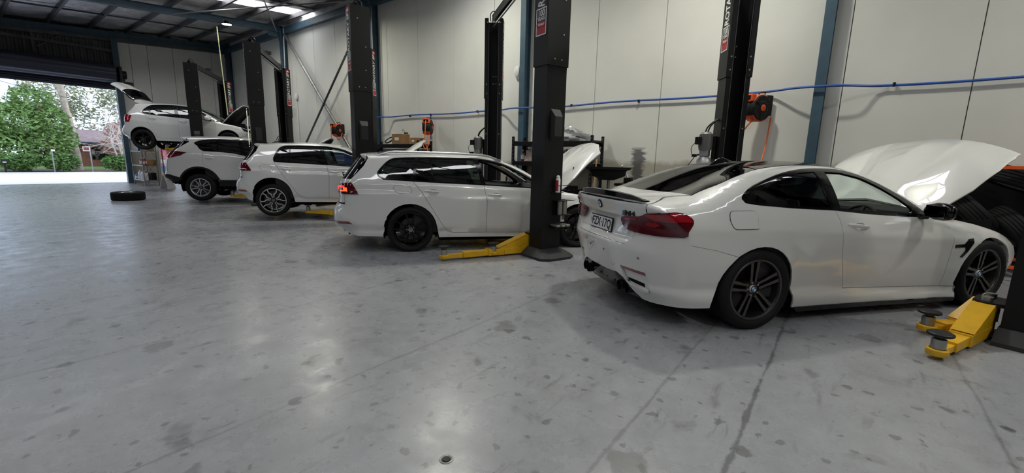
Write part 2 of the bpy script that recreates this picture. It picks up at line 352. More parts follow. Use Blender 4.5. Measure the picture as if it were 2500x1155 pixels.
# drain cap set in the floor near the camera
dr = empty('drain_cap', (1.24, 1.30, 0), .5, 'small round dark metal cap set in the grey floor', 'drain cap')
G().lathe([(0, .004), (.018, .004), (.02, .002), (.02, 0)], n=20).out('cover', 'lift_black', dr, True)
G().lathe([(.021, .001), (.026, .004), (.031, .003), (.033, 0)], n=20).out('rim', 'steel', dr, True)

# ------------------------------------------------------------------ long wall
wr = struct(mo('wall_right', [(XW + .03, YF, 0), (XW + .03, YB + .2, 0), (XW + .03, YB + .2, 6.65), (XW + .03, YF, 6.65)], [(0, 3, 2, 1)], 'joint'))
seam = []; y = .23
while y > YF: y -= 1.478
while y < YB: seam.append(y); y += 1.478
for y in seam:
    y1 = min(y + 1.478, YB + .2)
    if y1 - y < .2: continue
    G().box((XW + .06, (y + y1) / 2, 3.3), (.12, y1 - y - .012, 6.6), bev=.008).out('panel', 'wall', wr)
# ------------------------------------------------------------------ steel frame
def rz(X): return 5.80 + .0755 * (X - 3.88)               # underside of the rafters
COLY = [-5.5, .52, 6.52, 12.55, 18.6, 24.15]
def ibeam(a, b, w, h, tf=.014, up=(0, 0, 1), name='rafter', m='col_blue', parent=None):
    g = G(); a, b = Vector(a), Vector(b); d = (b - a).normalized(); u = Vector(up); r = d.cross(u).normalized(); u = r.cross(d)
    for s in (-1, 1): g.bar(a + u * s * (h / 2 - tf / 2), b + u * s * (h / 2 - tf / 2), w, tf, up=u)
    g.bar(a, b, .012, h - tf, up=u); return g.out(name, m, parent)
ceil_root = struct(empty('ceiling', (0, 0, 0)))
for y in COLY:
    o = ibeam((8.88, y, 0), (8.88, y, rz(8.88) + .2), .15, .23, .014, up=(1, 0, 0), name='column', parent=wr)
    ibeam((9.0, y, rz(9.0) + .10), (XL, y, rz(XL) + .10), .17, .22, name='rafter', parent=ceil_root)
    g = G().box((8.755, y, rz(8.7) - .12), (.02, .15, .42)); g.box((8.5, y, rz(8.6) - .10), (.34, .014, .20)); g.out('knee_plate', 'col_blue', wr)
# eave strut along the wall and dark end beam above the roller door
G().box((8.86, 8, 6.18), (.16, 34, .22)).out('eave_beam', 'col_blue', ceil_root)
G().bar((9, YB - .05, rz(9) + .02), (XL, YB - .05, rz(XL) + .02), .14, .30).out('end_beam', 'purlin', ceil_root)
# purlins (C section) running along the building
PX = [8.55 - 1.13 * i for i in range(15)]
for x in PX:
    z = rz(x) + .21; g = G(); g.box((x, 7.7, z + .075), (.008, 33.4, .15)); g.box((x + .035, 7.7, z + .004), (.07, 33.4, .008)); g.box((x + .035, 7.7, z + .146), (.07, 33.4, .008)); g.out('purlin', 'purlin', ceil_root)
for y in (-2.6, 3.5, 9.5, 15.55, 21.5):                       # purlin bridging rods
    G().bar((8.6, y, rz(8.6) + .27), (XL, y, rz(XL) + .27), .03, .05).out('bridging_bar', 'purlin', ceil_root)
# foil blanket between the purlins, skylight strips
SKY = [(-4.5, -3.95), (1.3, 1.85), (7.35, 7.9), (16.3, 17.2)]
def foil(y0, y1):
    nx = 61; ny = max(3, int((y1 - y0) / .22)); V = []; F = []
    for j in range(ny + 1):
        for i in range(nx + 1):
            x = XL + (9.1 - XL) * i / nx; y = y0 + (y1 - y0) * j / ny
            ph = ((x - 8.55) / 1.13) % 1.0; sag = math.sin(ph * PI) * (.045 + .03 * math.sin(y * 2.1 + int((x - 8.55) / 1.13) * 1.7)) + .012 * rnd.uniform(-1, 1)
            edge = min(1, (y - y0) / .3, (y1 - y) / .3) if (j not in (0, ny)) else 0
            V.append((x, y, rz(x) + .37 - sag * max(edge, 0)))
    for j in range(ny):
        for i in range(nx):
            a = j * (nx + 1) + i; F.append((a, a + nx + 1, a + nx + 2, a + 1))
    mo('foil_blanket', V, F, 'foil', ceil_root, True, 80)
cuts = [YF] + [v for s in SKY for v in s] + [YB + .3]
for k in range(0, len(cuts), 2): foil(cuts[k], cuts[k + 1])
for (a, b) in SKY:
    xs = [9.05] + PX + [XL]
    for i in range(len(xs) - 1):
        x1, x0 = xs[i], xs[i + 1]
        if x1 - x0 < .3: continue
        V = []; n = 12
        for k in range(n + 1):
            yy = a + (b - a) * k / n; dz = .012 * (1 if k % 2 else -1)
            V += [(x0 + .05, yy, rz(x0) + .38 + dz), (x1 - .0, yy, rz(x1) + .38 + dz)]
        mo('skylight', V, [(2 * k, 2 * k + 1, 2 * k + 3, 2 * k + 2) for k in range(n)], 'skylight', ceil_root)
    for yy in (a, b):                                          # closing flanges beside the translucent sheet
        G().bar((9.05, yy, rz(9.05) + .39), (XL, yy, rz(XL) + .39), .03, .06).out('skylight_edge', 'purlin', ceil_root)
# roof bracing rods in the bay by the corner
for a, b in (((8.6, 18.5, rz(8.6) - .02), (5.4, 12.7, rz(5.4) + .05)), ((5.2, 18.5, rz(5.2)), (8.5, 12.7, rz(8.5)))):
    G().cyl(a, b, .022, 8).out('roof_brace', 'galv', ceil_root, True)
# X bracing on the wall
G().cyl((8.80, 18.3, 6.05), (8.72, 12.75, .45), .055, 14).out('brace_tube', 'galv', wr, True)
G().bar((8.70, 12.62, 5.95), (8.68, 18.4, .35), .10, .012, up=(1, 0, 0)).out('brace_bar', 'lift_black', wr)
# conduits on columns
G().cyl((8.74, 12.44, .2), (8.74, 12.44, 6.0), .016, 8).out('conduit', 'galv', wr, True)
G().tube(crom3([(8.78, 18.3, 6.3), (8.74, 18.32, 4.2), (8.78, 18.3, 3.3), (8.95, 18.05, 3.25), (8.96, 17.95, 3.1), (8.96, 17.95, .5)], 6), .016, 8).out('conduit', 'white_plastic', wr, True)
G().box((8.74, 12.60, 3.42), (.05, .07, .07)).out('junction_box', 'white_plastic', wr)
G().box((8.74, 12.50, 3.05), (.05, .06, .06)).out('junction_box', 'card', wr)
G().box((8.74, 18.47, 3.30), (.05, .08, .08)).out('junction_box', 'white_plastic', wr)

# ------------------------------------------------------------------ end wall with the roller door
wb = struct(empty('wall_back', (0, 0, 0)))
def concrete(x0, x1, z0, z1): G().box(((x0 + x1) / 2, YB + .1, (z0 + z1) / 2), (x1 - x0 - .012, .15, z1 - z0), bev=.006).out('panel', 'wall', wb)
mo('joint_backing', [(4.9, YB + .16, 2.15), (9.1, YB + .16, 2.15), (9.1, YB + .16, 6.6), (4.9, YB + .16, 6.6)], [(0, 1, 2, 3)], 'joint', wb)
concrete(4.85, 5.28, 0, 6.2); concrete(5.28, 5.86, 0, 6.25); concrete(5.86, 6.76, 2.15, 6.3); concrete(6.76, 8.26, 0, 6.4); concrete(8.26, 9.1, 0, 6.5)
concrete(XL, -2.5, 0, 6.2); concrete(-2.5, -.9, 0, 6.2)
# steel jambs
for x in (4.78, -.82):
    ibeam((x, YB - .02, 0), (x, YB - .02, rz(x) + .1), .20, .26, .016, up=(0, 1, 0), name='door_post', parent=wb)
# ribbed cladding above the door
V = []; F = []; n = 0
x = -.9
while x < 4.7:
    for dx, dy in ((0, 0), (.03, .03), (.09, .03), (.12, 0)):
        V += [(x + dx, YB + .05 + dy, 4.3), (x + dx, YB + .05 + dy, rz(x) + .6)]
    x += .19
F = [(2 * i, 2 * i + 2, 2 * i + 3, 2 * i + 1) for i in range(len(V) // 2 - 1)]
mo('cladding', V, F, 'clad', wb)
G().box((4.76, YB + .12, 5.3), (.3, .1, 2.6)).out('corner_flashing', 'clad', wb)
G().bar((-.9, YB - .06, 5.36), (4.68, YB - .06, 5.36), .08, .10).out('girt', 'purlin', wb)
G().bar((2.6, YB - .05, 5.1), (3.5, YB - .05, 5.8), .05, .05).out('girt_brace', 'purlin', wb)
for xx in (.3, 2.5): G().bar((xx, YB - .06, 4.9), (xx, YB - .06, 5.9), .07, .07).out('stud', 'purlin', wb)
# roller door: drum, hanging curtain of slats, bottom rail, guide, motor
dr = struct(empty('door_1', (0, 0, 0)))
prof = []
for i in range(40):
    a = 2 * PI * i / 40; rr = .345 + (.013 if i % 4 < 2 else -.013)
    prof.append((rr * math.cos(a), rr * math.sin(a)))
G().prism(prof, -.75, 4.62, lambda u, v, h: Vector((h, YB - .38 + u, 4.42 + v))).out('drum', 'door', dr, True, 60)
zz = 4.42; k = 0
while zz > 3.90:
    h = min(.085, zz - 3.84)
    sl = [(0, 0), (.012, .01), (.022, h * .35), (.022, h * .65), (.012, h - .01), (0, h + .002)]
    g = G(); V = []
    for (dy, dz) in sl: V += [(-.75, YB - .01 - dy, zz - dz), (4.66, YB - .01 - dy, zz - dz)]
    mo('slat', V, [(2 * i, 2 * i + 1, 2 * i + 3, 2 * i + 2) for i in range(len(sl) - 1)], 'door', dr, True, 50); zz -= h
G().box((1.95, YB - .01, 3.85), (5.4, .06, .055)).out('bottom_rail', 'door', dr)
G().box((4.70, YB - .04, 2.1), (.05, .09, 4.2)).out('guide', 'galv', dr)
g = G().box((4.78, YB - .38, 4.42), (.10, .5, .58), bev=.03); g.cyl((4.8, YB - .38, 4.42), (4.98, YB - .38, 4.42), .16, 18); g.box((5.05, YB - .38, 4.05), (.22, .24, .20), bev=.03); g.box((4.90, YB - .38, 4.25), (.06, .06, .4))
g.out('motor_bracket', 'lift_black', dr)
# side door with brown leaf standing open
d2 = struct(empty('door_2', (0, 0, 0)))
g = G()
for x in (5.87, 6.75): g.box((x, YB + .07, 1.06), (.05, .2, 2.12))
g.box((6.31, YB + .07, 2.125), (.93, .2, .05)); g.out('door_frame', 'white_plastic', d2)
# unseen walls that close the hall
struct(G().box((XL - .05, (YF + YB) / 2, 3), (.1, YB - YF, 6)).out('wall_left', 'clad'))
struct(G().box(((XL + XW) / 2, YF - .05, 3.2), (XW - XL, .1, 6.6)).out('wall_front', 'clad'))

# ------------------------------------------------------------------ high bay lamps
def high_bay(x, y, label, power):
    z = rz(x) - .04
    r = empty('high_bay_lamp', (x, y, z), 0, label, 'lamp', 'high bay lamps under the rafters')
    G().lathe([(0, .10), (.07, .10), (.09, .06), (.13, .03), (.16, 0), (.155, -.02)], n=28).out('housing', 'lift_black', r, True)
    G().lathe([(0, -.012), (.15, -.012), (.15, -.018), (0, -.02)], n=28).out('lens', mat('high_bay_lens', (.9, .9, .8), .4, emit=((1, .96, .70), 30)), r, True)
    g = G(); g.tube([(-.10, 0, .04), (-.10, 0, .12), (.10, 0, .12), (.10, 0, .04)], .008, 8); g.cyl((0, 0, .12), (0, 0, .16), .01, 8); g.out('bracket', 'galv', r, True)
    ld = bpy.data.lights.new('high_bay_light', 'AREA'); ld.shape = 'DISK'; ld.size = .3; ld.energy = power; ld.color = (1, .985, .84); ld.spread = math.radians(165)
    lo = bpy.data.objects.new('high_bay_light', ld); link(lo, r); lo.location = (0, 0, -.03)
high_bay(6.85, 18.5, 'round high bay lamp glowing under the blue rafter above the hanging pole', LAMP_POWER * .35)
for (x, y, k, lb) in ((6.85, 13.2, .8, 'round high bay lamp under the roof above the white SUV'), (6.85, 7.2, 1.0, 'round high bay lamp under the roof above the station wagon'), (6.6, 2.2, 1.15, 'round high bay lamp under the roof above the coupe'), (6.6, -4.2, 1.0, 'round high bay lamp under the roof over the tyre rack bay'), (.5, -3.5, .7, 'round high bay lamp under the roof of the empty bay')):
    high_bay(x, y, lb, LAMP_POWER * k)
# ------------------------------------------------------------------ car bodies: a smooth solid |y| <= S(x,z), panels are cut from its skin
def crom(P, n=8):
    P = np.array(P, float); out = []
    for i in range(len(P) - 1):
        p0 = P[max(i - 1, 0)]; p1 = P[i]; p2 = P[i + 1]; p3 = P[min(i + 2, len(P) - 1)]
        for t in np.linspace(0, 1, n, endpoint=False):
            out.append(.5 * ((2 * p1) + (-p0 + p2) * t + (2 * p0 - 5 * p1 + 4 * p2 - p3) * t * t + (-p0 + 3 * p1 - 3 * p2 + p3) * t ** 3))
    out.append(P[-1]); return np.array(out)
class Body:
    def __init__(s, sil, belt, wt, taper, gtaper, wheels, flare=.012, ra=.37):
        s.c = crom(sil, 9); s.belt = np.array(belt, float)
        zz = np.linspace(-1.3, .8, 421); ww = np.interp(zz, [p[0] for p in wt], [p[1] for p in wt])
        k = np.exp(-np.linspace(-2, 2, 5) ** 2); k /= k.sum(); ww = np.convolve(np.pad(ww, 2, mode='edge'), k, 'valid')
        s.zz, s.ww = zz, ww; s.tp = crom(taper, 8); s.gt = np.array(gtaper, float); s.wheels = wheels; s.fl = flare; s.ra = ra
    def W(s, x, z):
        zb = np.interp(x, s.belt[:, 0], s.belt[:, 1]); w = np.interp(z - zb, s.zz, s.ww)
        w = w * np.interp(x, s.tp[:, 0], s.tp[:, 1])
        t = np.clip((z - zb) / .4, 0, 1); g = np.interp(x, s.gt[:, 0], s.gt[:, 1]); w = w * (1 - t * (1 - g))
        for (wx, wz) in s.wheels:
            r = np.hypot(x - wx, z - wz); w = w + s.fl * np.exp(-((r - s.ra) / .09) ** 2) * np.clip((zb - z) / .1, 0, 1)
        return w
    def table(s):
        s.x0, s.z0, s.st = s.c[:, 0].min() - .12, -.42, .012
        s.nx = int((s.c[:, 0].max() + .12 - s.x0) / s.st) + 2; s.nz = int((s.c[:, 1].max() + .12 - s.z0) / s.st) + 2
        gx, gz = np.meshgrid(s.x0 + s.st * np.arange(s.nx), s.z0 + s.st * np.arange(s.nz), indexing='ij'); X = gx.ravel(); Z = gz.ravel()
        best = np.full(len(X), 1e9); Dt = np.zeros(len(X)); Rt = np.ones(len(X)); Nt = np.full(len(X), 2.5)
        for a, b in zip(s.c[:-1], s.c[1:]):
            d = b[:2] - a[:2]; px = X - a[0]; pz = Z - a[1]; t = np.clip((px * d[0] + pz * d[1]) / (d @ d + 1e-12), 0, 1)
            D = (px - t * d[0]) ** 2 + (pz - t * d[1]) ** 2; m = D < best - 1e-12; best = np.where(m, D, best)
            sg = np.where(d[0] * pz - d[1] * px < 0, 1.0, -1.0); Dt = np.where(m, sg * np.sqrt(D), Dt); Rt = np.where(m, a[2] + (b[2] - a[2]) * t, Rt); Nt = np.where(m, a[3] + (b[3] - a[3]) * t, Nt)
        s.T = np.stack([Dt, Rt, Nt], 1).reshape(s.nx, s.nz, 3); kk = np.exp(-(np.arange(-4, 5) / 1.7) ** 2 / 2); kk /= kk.sum()
        for ax in (0, 1):
            pd = np.pad(s.T, [(4, 4) if a_ == ax else (0, 0) for a_ in range(3)], mode='edge'); n_ = s.T.shape[ax]
            s.T = sum(kk[i] * (pd[i:i + n_] if ax == 0 else pd[:, i:i + n_]) for i in range(9))
        ins = s.T[:, :, 0] > 0
        s.top = np.where(ins.any(1), s.z0 + s.st * (s.nz - np.argmax(ins[:, ::-1], 1)), .5)
    def S(s, x, z):
        if not hasattr(s, 'T'): s.table()
        x = np.asarray(x, float); z = np.asarray(z, float); x, z = np.broadcast_arrays(x, z)
        fx = np.clip((x - s.x0) / s.st, 0, s.nx - 1.001); fz = np.clip((z - s.z0) / s.st, 0, s.nz - 1.001); i = fx.astype(int); j = fz.astype(int); fx = (fx - i)[..., None]; fz = (fz - j)[..., None]; T = s.T
        v = (T[i, j] * (1 - fx) + T[i + 1, j] * fx) * (1 - fz) + (T[i, j + 1] * (1 - fx) + T[i + 1, j + 1] * fx) * fz
        u = np.clip(v[..., 0] / v[..., 1], 0, 1); n = v[..., 2]
        return s.W(x, z) * (1 - (1 - u) ** n) ** (1 / n)
    # point maps for the views: s side (x,z), t top (x,y), r rear (y,z), f front (y,z), c rear corner (q,z), k front corner (q,z)
    def pts(s, view, P):
        P = np.asarray(P, float); u, v = P[:, 0], P[:, 1]
        if view == 's': return np.stack([u, -s.S(u, v), v], 1)
        if view == 't':
            if not hasattr(s, 'T'): s.table()
            top = np.interp(u, s.x0 + s.st * np.arange(s.nx), s.top)
            ay = np.maximum(np.abs(v), 2e-3); st = np.linspace(-.02, .36, 48); Zm = top[:, None] - st[None, :]; Sv = s.S(np.broadcast_to(u[:, None], Zm.shape), Zm)
            ok = Sv >= ay[:, None]; k = np.where(ok.any(1), np.argmax(ok, 1), Sv.argmax(1)); k = np.maximum(k, 1); hi = top - st[k - 1]; lo = top - st[k]
            for _ in range(14):
                md = (lo + hi) / 2; ins = s.S(u, md) >= ay; lo = np.where(ins, md, lo); hi = np.where(ins, hi, md)
            return np.stack([u, v, (lo + hi) / 2], 1)
        if view in 'rf':
            sg = -1 if view == 'r' else 1
            xo = (s.c[:, 0].min() - .05) if view == 'r' else (s.c[:, 0].max() + .05)
            out = np.full(len(u), xo); ay = np.maximum(np.abs(u), 2e-3)
            # march from the outside inwards to the first crossing, then bisect
            st = np.linspace(0, .95, 32); X = xo - sg * st[None, :]; Sv = s.S(np.broadcast_to(X, (len(u), 32)), np.broadcast_to(v[:, None], (len(u), 32)))
            k = np.argmax(Sv >= ay[:, None], 1); none = ~(Sv >= ay[:, None]).any(1); k = np.where(none, Sv.argmax(1), k); k = np.maximum(k, 1)
            a = xo - sg * st[k - 1]; b = xo - sg * st[k]
            for _ in range(18):
                md = (a + b) / 2; ins = s.S(md, v) >= ay; b = np.where(ins, md, b); a = np.where(ins, a, md)
            return np.stack([b, u, v], 1)
        h = math.sqrt(.5); sg = -1 if view == 'c' else 1
        # corner: tangent (1,1) for rear / (-1,1) for front; outward (-1,1) / (1,1); y measured as |y|
        t0 = np.full(len(u), 3.2 if view == 'k' else 2.0); lo = t0 - 3.0; hi = t0
        st = np.linspace(0, 3.0, 75); T = t0[:, None] - st[None, :]
        X = h * (-sg * u[:, None]) + h * sg * T; Y = h * (u[:, None] + T); Sv = s.S(X, np.broadcast_to(v[:, None], X.shape)) - Y
        k = np.maximum(np.argmax(Sv >= 0, 1), 1); a = t0 - st[k - 1]; b = t0 - st[k]
        for _ in range(18):
            md = (a + b) / 2; ins = s.S(-h * sg * u + h * sg * md, v) >= h * (u + md); b = np.where(ins, md, b); a = np.where(ins, a, md)
        return np.stack([-h * sg * u + h * sg * b, -h * (u + b), v], 1)
def q_c(x, y): return (x + abs(y)) * math.sqrt(.5)
def q_k(x, y): return (abs(y) - x) * math.sqrt(.5)
def inpoly(P, poly):
    P = np.asarray(P); x, y = P[:, 0], P[:, 1]; n = len(poly); c = np.zeros(len(P), bool); j = n - 1
    for i in range(n):
        xi, yi = poly[i]; xj, yj = poly[j]
        if yi != yj: c ^= ((yi > y) != (yj > y)) & (x < (xj - xi) * (y - yi) / (yj - yi) + xi)
        j = i
    return c
def resamp(poly, h):
    out = []
    for i in range(len(poly)):
        a = np.array(poly[i], float); b = np.array(poly[(i + 1) % len(poly)], float); n = max(1, int(math.ceil(np.linalg.norm(b - a) / h)))
        out += [tuple(a + (b - a) * k / n) for k in range(n)]
    return out
def area(p): return .5 * sum(p[i][0] * p[(i + 1) % len(p)][1] - p[(i + 1) % len(p)][0] * p[i][1] for i in range(len(p)))
def inset(poly, g):                                      # move a closed polygon inwards by g
    P = [tuple(p) for p in poly]; P = [p for i, p in enumerate(P) if math.dist(p, P[i - 1]) > 1e-6]
    if area(P) < 0: P = P[::-1]
    out = []; n = len(P)
    for i in range(n):
        a, b, c = P[i - 1], P[i], P[(i + 1) % n]; d1 = (b[0] - a[0], b[1] - a[1]); d2 = (c[0] - b[0], c[1] - b[1]); l1 = math.hypot(*d1); l2 = math.hypot(*d2)
        n1 = (-d1[1] / l1, d1[0] / l1); n2 = (-d2[1] / l2, d2[0] / l2); k = 1 + n1[0] * n2[0] + n1[1] * n2[1]; k = max(k, .35)
        out.append((b[0] + g * (n1[0] + n2[0]) / k, b[1] + g * (n1[1] + n2[1]) / k))
    return out
def rounded(pts, seg=5):                                 # points may be (u,v) or (u,v,radius)
    out = []; n = len(pts)
    for i in range(n):
        p = pts[i]
        if len(p) == 2 or p[2] == 0: out.append((p[0], p[1])); continue
        b = np.array(p[:2]); a = np.array(pts[i - 1][:2]); c = np.array(pts[(i + 1) % n][:2]); r = min(p[2], .48 * np.linalg.norm(a - b), .48 * np.linalg.norm(c - b))
        a = b + (a - b) / np.linalg.norm(a - b) * r; c = b + (c - b) / np.linalg.norm(c - b) * r
        out += [tuple((1 - t) ** 2 * a + 2 * t * (1 - t) * b + t * t * c) for t in np.linspace(0, 1, seg)]
    return out
def curve(pts, n=4): return [tuple(p) for p in crom(pts, n)]
def curve_closed(pts, n=3):
    k = len(pts); return [tuple(v)[:2] for v in crom3([(a, b, 0) for a, b in pts], n, True)]
def crom_line(pts, n=3): return [tuple(np.array(pts[i]) + (np.array(pts[i + 1]) - np.array(pts[i])) * k / n) for i in range(len(pts) - 1) for k in range(n)] + [tuple(pts[-1])]
def arcp(cx, cz, r, a0, a1, n=14): return [(cx + r * math.cos(math.radians(a0 + (a1 - a0) * i / n)), cz + r * math.sin(math.radians(a0 + (a1 - a0) * i / n))) for i in range(n + 1)]
def surf(B, view, poly, off=0, gap=.0025, rim=.014, h=.045, holes=(), hgap=None):
    """mesh of the body skin inside a polygon of the view; returns (V, F, Nrm) with a folded edge"""
    poly = rounded(poly); P = inset(poly, gap) if gap else (poly if area(poly) > 0 else poly[::-1])
    loops = [resamp(P, h)] + [resamp(inset(rounded(q), -(gap if hgap is None else hgap)), h) for q in holes]
    pts = []; edges = []
    for lp in loops:
        n0 = len(pts); pts += lp; edges += [(n0 + i, n0 + (i + 1) % len(lp)) for i in range(len(lp))]
    nb = len(pts); A = np.array(pts); mn, mx = A.min(0), A.max(0)
    gx, gy = np.meshgrid(np.arange(mn[0] + h * .5, mx[0], h), np.arange(mn[1] + h * .5, mx[1], h)); gx = gx.copy(); gx[1::2] += h * .5
    Q = np.stack([gx.ravel(), gy.ravel()], 1); ok = inpoly(Q, loops[0])
    for lp in loops[1:]: ok &= ~inpoly(Q, lp)
    Q = Q[ok]
    if len(Q):
        D = np.sqrt(((Q[:, None, :] - A[None, :, :]) ** 2).sum(2)).min(1); Q = Q[D > h * .5]
    allp = [Vector(p) for p in pts] + [Vector(p) for p in Q]
    vc, _, fc, ov, _, _ = delaunay_2d_cdt(allp, edges, [], 0, 1e-6)
    U = np.array([tuple(v) for v in vc]); cen = np.array([U[list(f)].mean(0) for f in fc]); ok = inpoly(cen, loops[0])
    for lp in loops[1:]: ok &= ~inpoly(cen, lp)
    F = [tuple(f) for f, o in zip(fc, ok) if o]
    V = B.pts(view, U); e = .020; X_, Z_ = V[:, 0], V[:, 2]
    Nn = np.stack([-(B.S(X_ + e, Z_) - B.S(X_ - e, Z_)), 2 * e * np.where(V[:, 1] < 0, -1., 1.), -(B.S(X_, Z_ + e) - B.S(X_, Z_ - e))], 1)
    if view in 'trf': Nn[:, 1] *= np.clip(np.abs(V[:, 1]) / .03, 0, 1)
    Nn /= np.linalg.norm(Nn, axis=1)[:, None] + 1e-12
    dirs = {'s': (0, -1, 0), 't': (0, 0, 1), 'r': (-1, 0, 0), 'f': (1, 0, 0), 'c': (-.7, -.7, 0), 'k': (.7, -.7, 0)}[view]
    sg = np.sign(Nn @ np.array(dirs)); sg[sg == 0] = 1; Nn *= sg[:, None]; V = V + Nn * off
    # orient the faces outwards
    FF = []
    for f in F:
        n = np.cross(V[f[1]] - V[f[0]], V[f[2]] - V[f[0]]); FF.append(f if n @ Nn[f[0]] > 0 else f[::-1])
    V = list(V); Nr = list(Nn)
    if rim:
        ec = {}
        for f in FF:
            for i in range(3): ec[(f[i], f[(i + 1) % 3])] = 1
        bd = [e2 for e2 in ec if (e2[1], e2[0]) not in ec]; mp = {}
        def cp(i, dn):
            k = (i, dn)
            if k not in mp: mp[k] = len(V); V.append(V[i] - Nn[i] * (rim if dn else 0)); Nr.append(np.zeros(3))
            return mp[k]
        for a, b in bd: FF.append((cp(b, 0), cp(a, 0), cp(a, 1), cp(b, 1)))
    return np.array(V), FF, np.array(Nr)
def mir(g): V, F, N = g; V = V.copy(); N = N.copy(); V[:, 1] *= -1; N[:, 1] *= -1; return V, [f[::-1] for f in F], N
def skin(name, geoms, m, parent, tf=None):
    V = []; F = []; Nn = []
    for g in geoms:
        n = len(V); V += list(g[0]); F += [tuple(i + n for i in f) for f in g[1]]; Nn += list(g[2])
    me = bpy.data.meshes.new(name); V = np.array(V); Nn = np.array(Nn)
    if tf is not None:
        R = np.array(tf.to_3x3()); V = V @ R.T + np.array(tf.translation); Nn = Nn @ R.T
    me.from_pydata([tuple(v) for v in V], [], F); me.materials.append(M[m]); me.polygons.foreach_set('use_smooth', [True] * len(me.polygons))
    me.normals_split_custom_set_from_vertices([tuple(n) for n in Nn])
    return link(bpy.data.objects.new(name, me), parent)
class CarB:
    def __init__(s, name, body, hub, hdg, yh, z0, label, droop=0):
        a = math.radians(hdg); s.B = body; s.z0 = z0
        loc = Vector((hub[0] + math.sin(a) * yh, hub[1] - math.cos(a) * yh, z0)); s.loc = loc
        s.root = empty(name, loc, a, label, 'car', 'white cars on the lifts'); s.droop = droop
    def side(s, name, poly, m, view='s', **k):            # panel on both flanks
        g = surf(s.B, view, poly, **k); a = skin(name, [g], m, s.root); b = skin(name, [mir(g)], m, s.root); return a, b
    def one(s, name, poly, m, view, parent=None, tf=None, **k): return skin(name, [surf(s.B, view, poly, **k)], m, parent or s.root, tf)
    def sy(s, x, z): return float(s.B.S(np.array([x]), np.array([z]))[0])
    def pt(s, view, u, v): return Vector(s.B.pts(view, np.array([[u, v]]))[0])
    def glaze(s, dlo, panes, mats, name='side_window', frame_off=.001):
        g = surf(s.B, 's', dlo, off=-.002, gap=.002, rim=.02, holes=[p for p in panes], hgap=0); skin('window_trim', [g], 'gloss_black', s.root); skin('window_trim', [mir(g)], 'gloss_black', s.root)
        for p, m in zip(panes, mats):
            if m is None: continue
            s.side(name, p, m, off=-.007, gap=-.004, rim=0)
    def wheel(s, x, z, y, R, width, style, steer=0):      # one wheel on the right (y<0) and one on the left
        for sd in (-1, 1):
            w = bpy.data.objects.new('wheel', None); link(w, s.root); w.location = (x, sd * y, z - s.droop); w.rotation_euler = (0, 0, (0 if sd < 0 else PI) + steer)
            if sd < 0: style(w, R, width); proto = w
            else:
                for ch in list(proto.children): dup(ch, w)
def tyre(w, R, width, rr):                                # wheel axis = local y, outer face towards -y; hub plane at y=0, tyre spans +-width/2
    h = width / 2; sh = R - rr
    prof = [(rr - .006, -h * .80), (rr + .006, -h * .90), (rr + sh * .25, -h * 1.0), (rr + sh * .55, -h * 1.02), (R - .025, -h * .96), (R - .008, -h * .86), (R - .002, -h * .70)]
    for k in (-.45, 0, .45): prof += [(R, h * (k - .14)), (R - .008, h * (k - .13)), (R - .008, h * (k - .07)), (R, h * (k - .06))]
    prof += [(R - .002, h * .70), (R - .008, h * .86), (R - .025, h * .96), (rr + sh * .5, h * 1.02), (rr + .006, h * .90), (rr - .006, h * .8)]
    G().lathe(prof, 'y', n=64).out('tyre', 'rubber', w, True, 50)
def rim_barrel(w, rr, width, m, lip=None):
    h = width / 2
    pr = [(rr + .004, -h * .86), (rr - .004, -h * .90), (rr - .016, -h * .86), (rr - .022, -h * .70), (rr - .030, -h * .2), (rr - .035, h * .6), (rr - .01, h * .8)]
    G().lathe(pr, 'y', n=56).out('rim', m, w, True, 60)
    if lip: G().lathe([(rr + .003, -h * .875), (rr - .004, -h * .915), (rr - .013, -h * .88)], 'y', n=56).out('rim_lip', lip, w, True, 80)
def brakes(w, rr, h, cal='plastic', disc_r=None):
    dr = disc_r or rr * .78
    G().lathe([(.06, -.0), (dr, -.0), (dr, .022), (.06, .022)], 'y', (0, h * .15, 0), 40).out('brake_disc', 'disc', w, True, 30)
    g = G().lathe([(dr * .62, -.03), (dr * 1.04, -.03), (dr * 1.06, 0), (dr * 1.06, .04), (dr * .62, .04), (dr * .62, -.03)], 'y', (0, h * .15, 0), 10, -.5, .5); g.out('caliper', cal, w, True)
    G().lathe([(0, .05), (dr * .95, .05), (dr * .95, .06), (0, .06)], 'y', (0, h * .15, 0), 24).out('backing_plate', 'dark', w)
def spokes(w, polys, n, rr, h, m_side, m_face, y_in, y_out, rot=0, thick=.03):
    """each spoke: polygon in (radial, tangential); face plane slopes from y_in at the hub to y_out at the rim"""
    for i in range(n):
        a = rot + 2 * PI * i / n; ca, sa = math.cos(a), math.sin(a)
        def f(u, v, k):
            t = max(0, min(1, (u - .04) / (rr - .04))); y = -(y_in + (y_out - y_in) * t) + k
            return Vector((ca * u - sa * v, y, sa * u + ca * v))
        gs = G(); gf = G()
        for p in polys:
            p = resamp(p, .03)
            gs.prism(p, 0, thick, f)
            gf.prism(p, -.002, 0, f)
        sp = gs.out('spoke', m_side, w)
        if m_face != m_side: gf.out('spoke_face', m_face, sp)
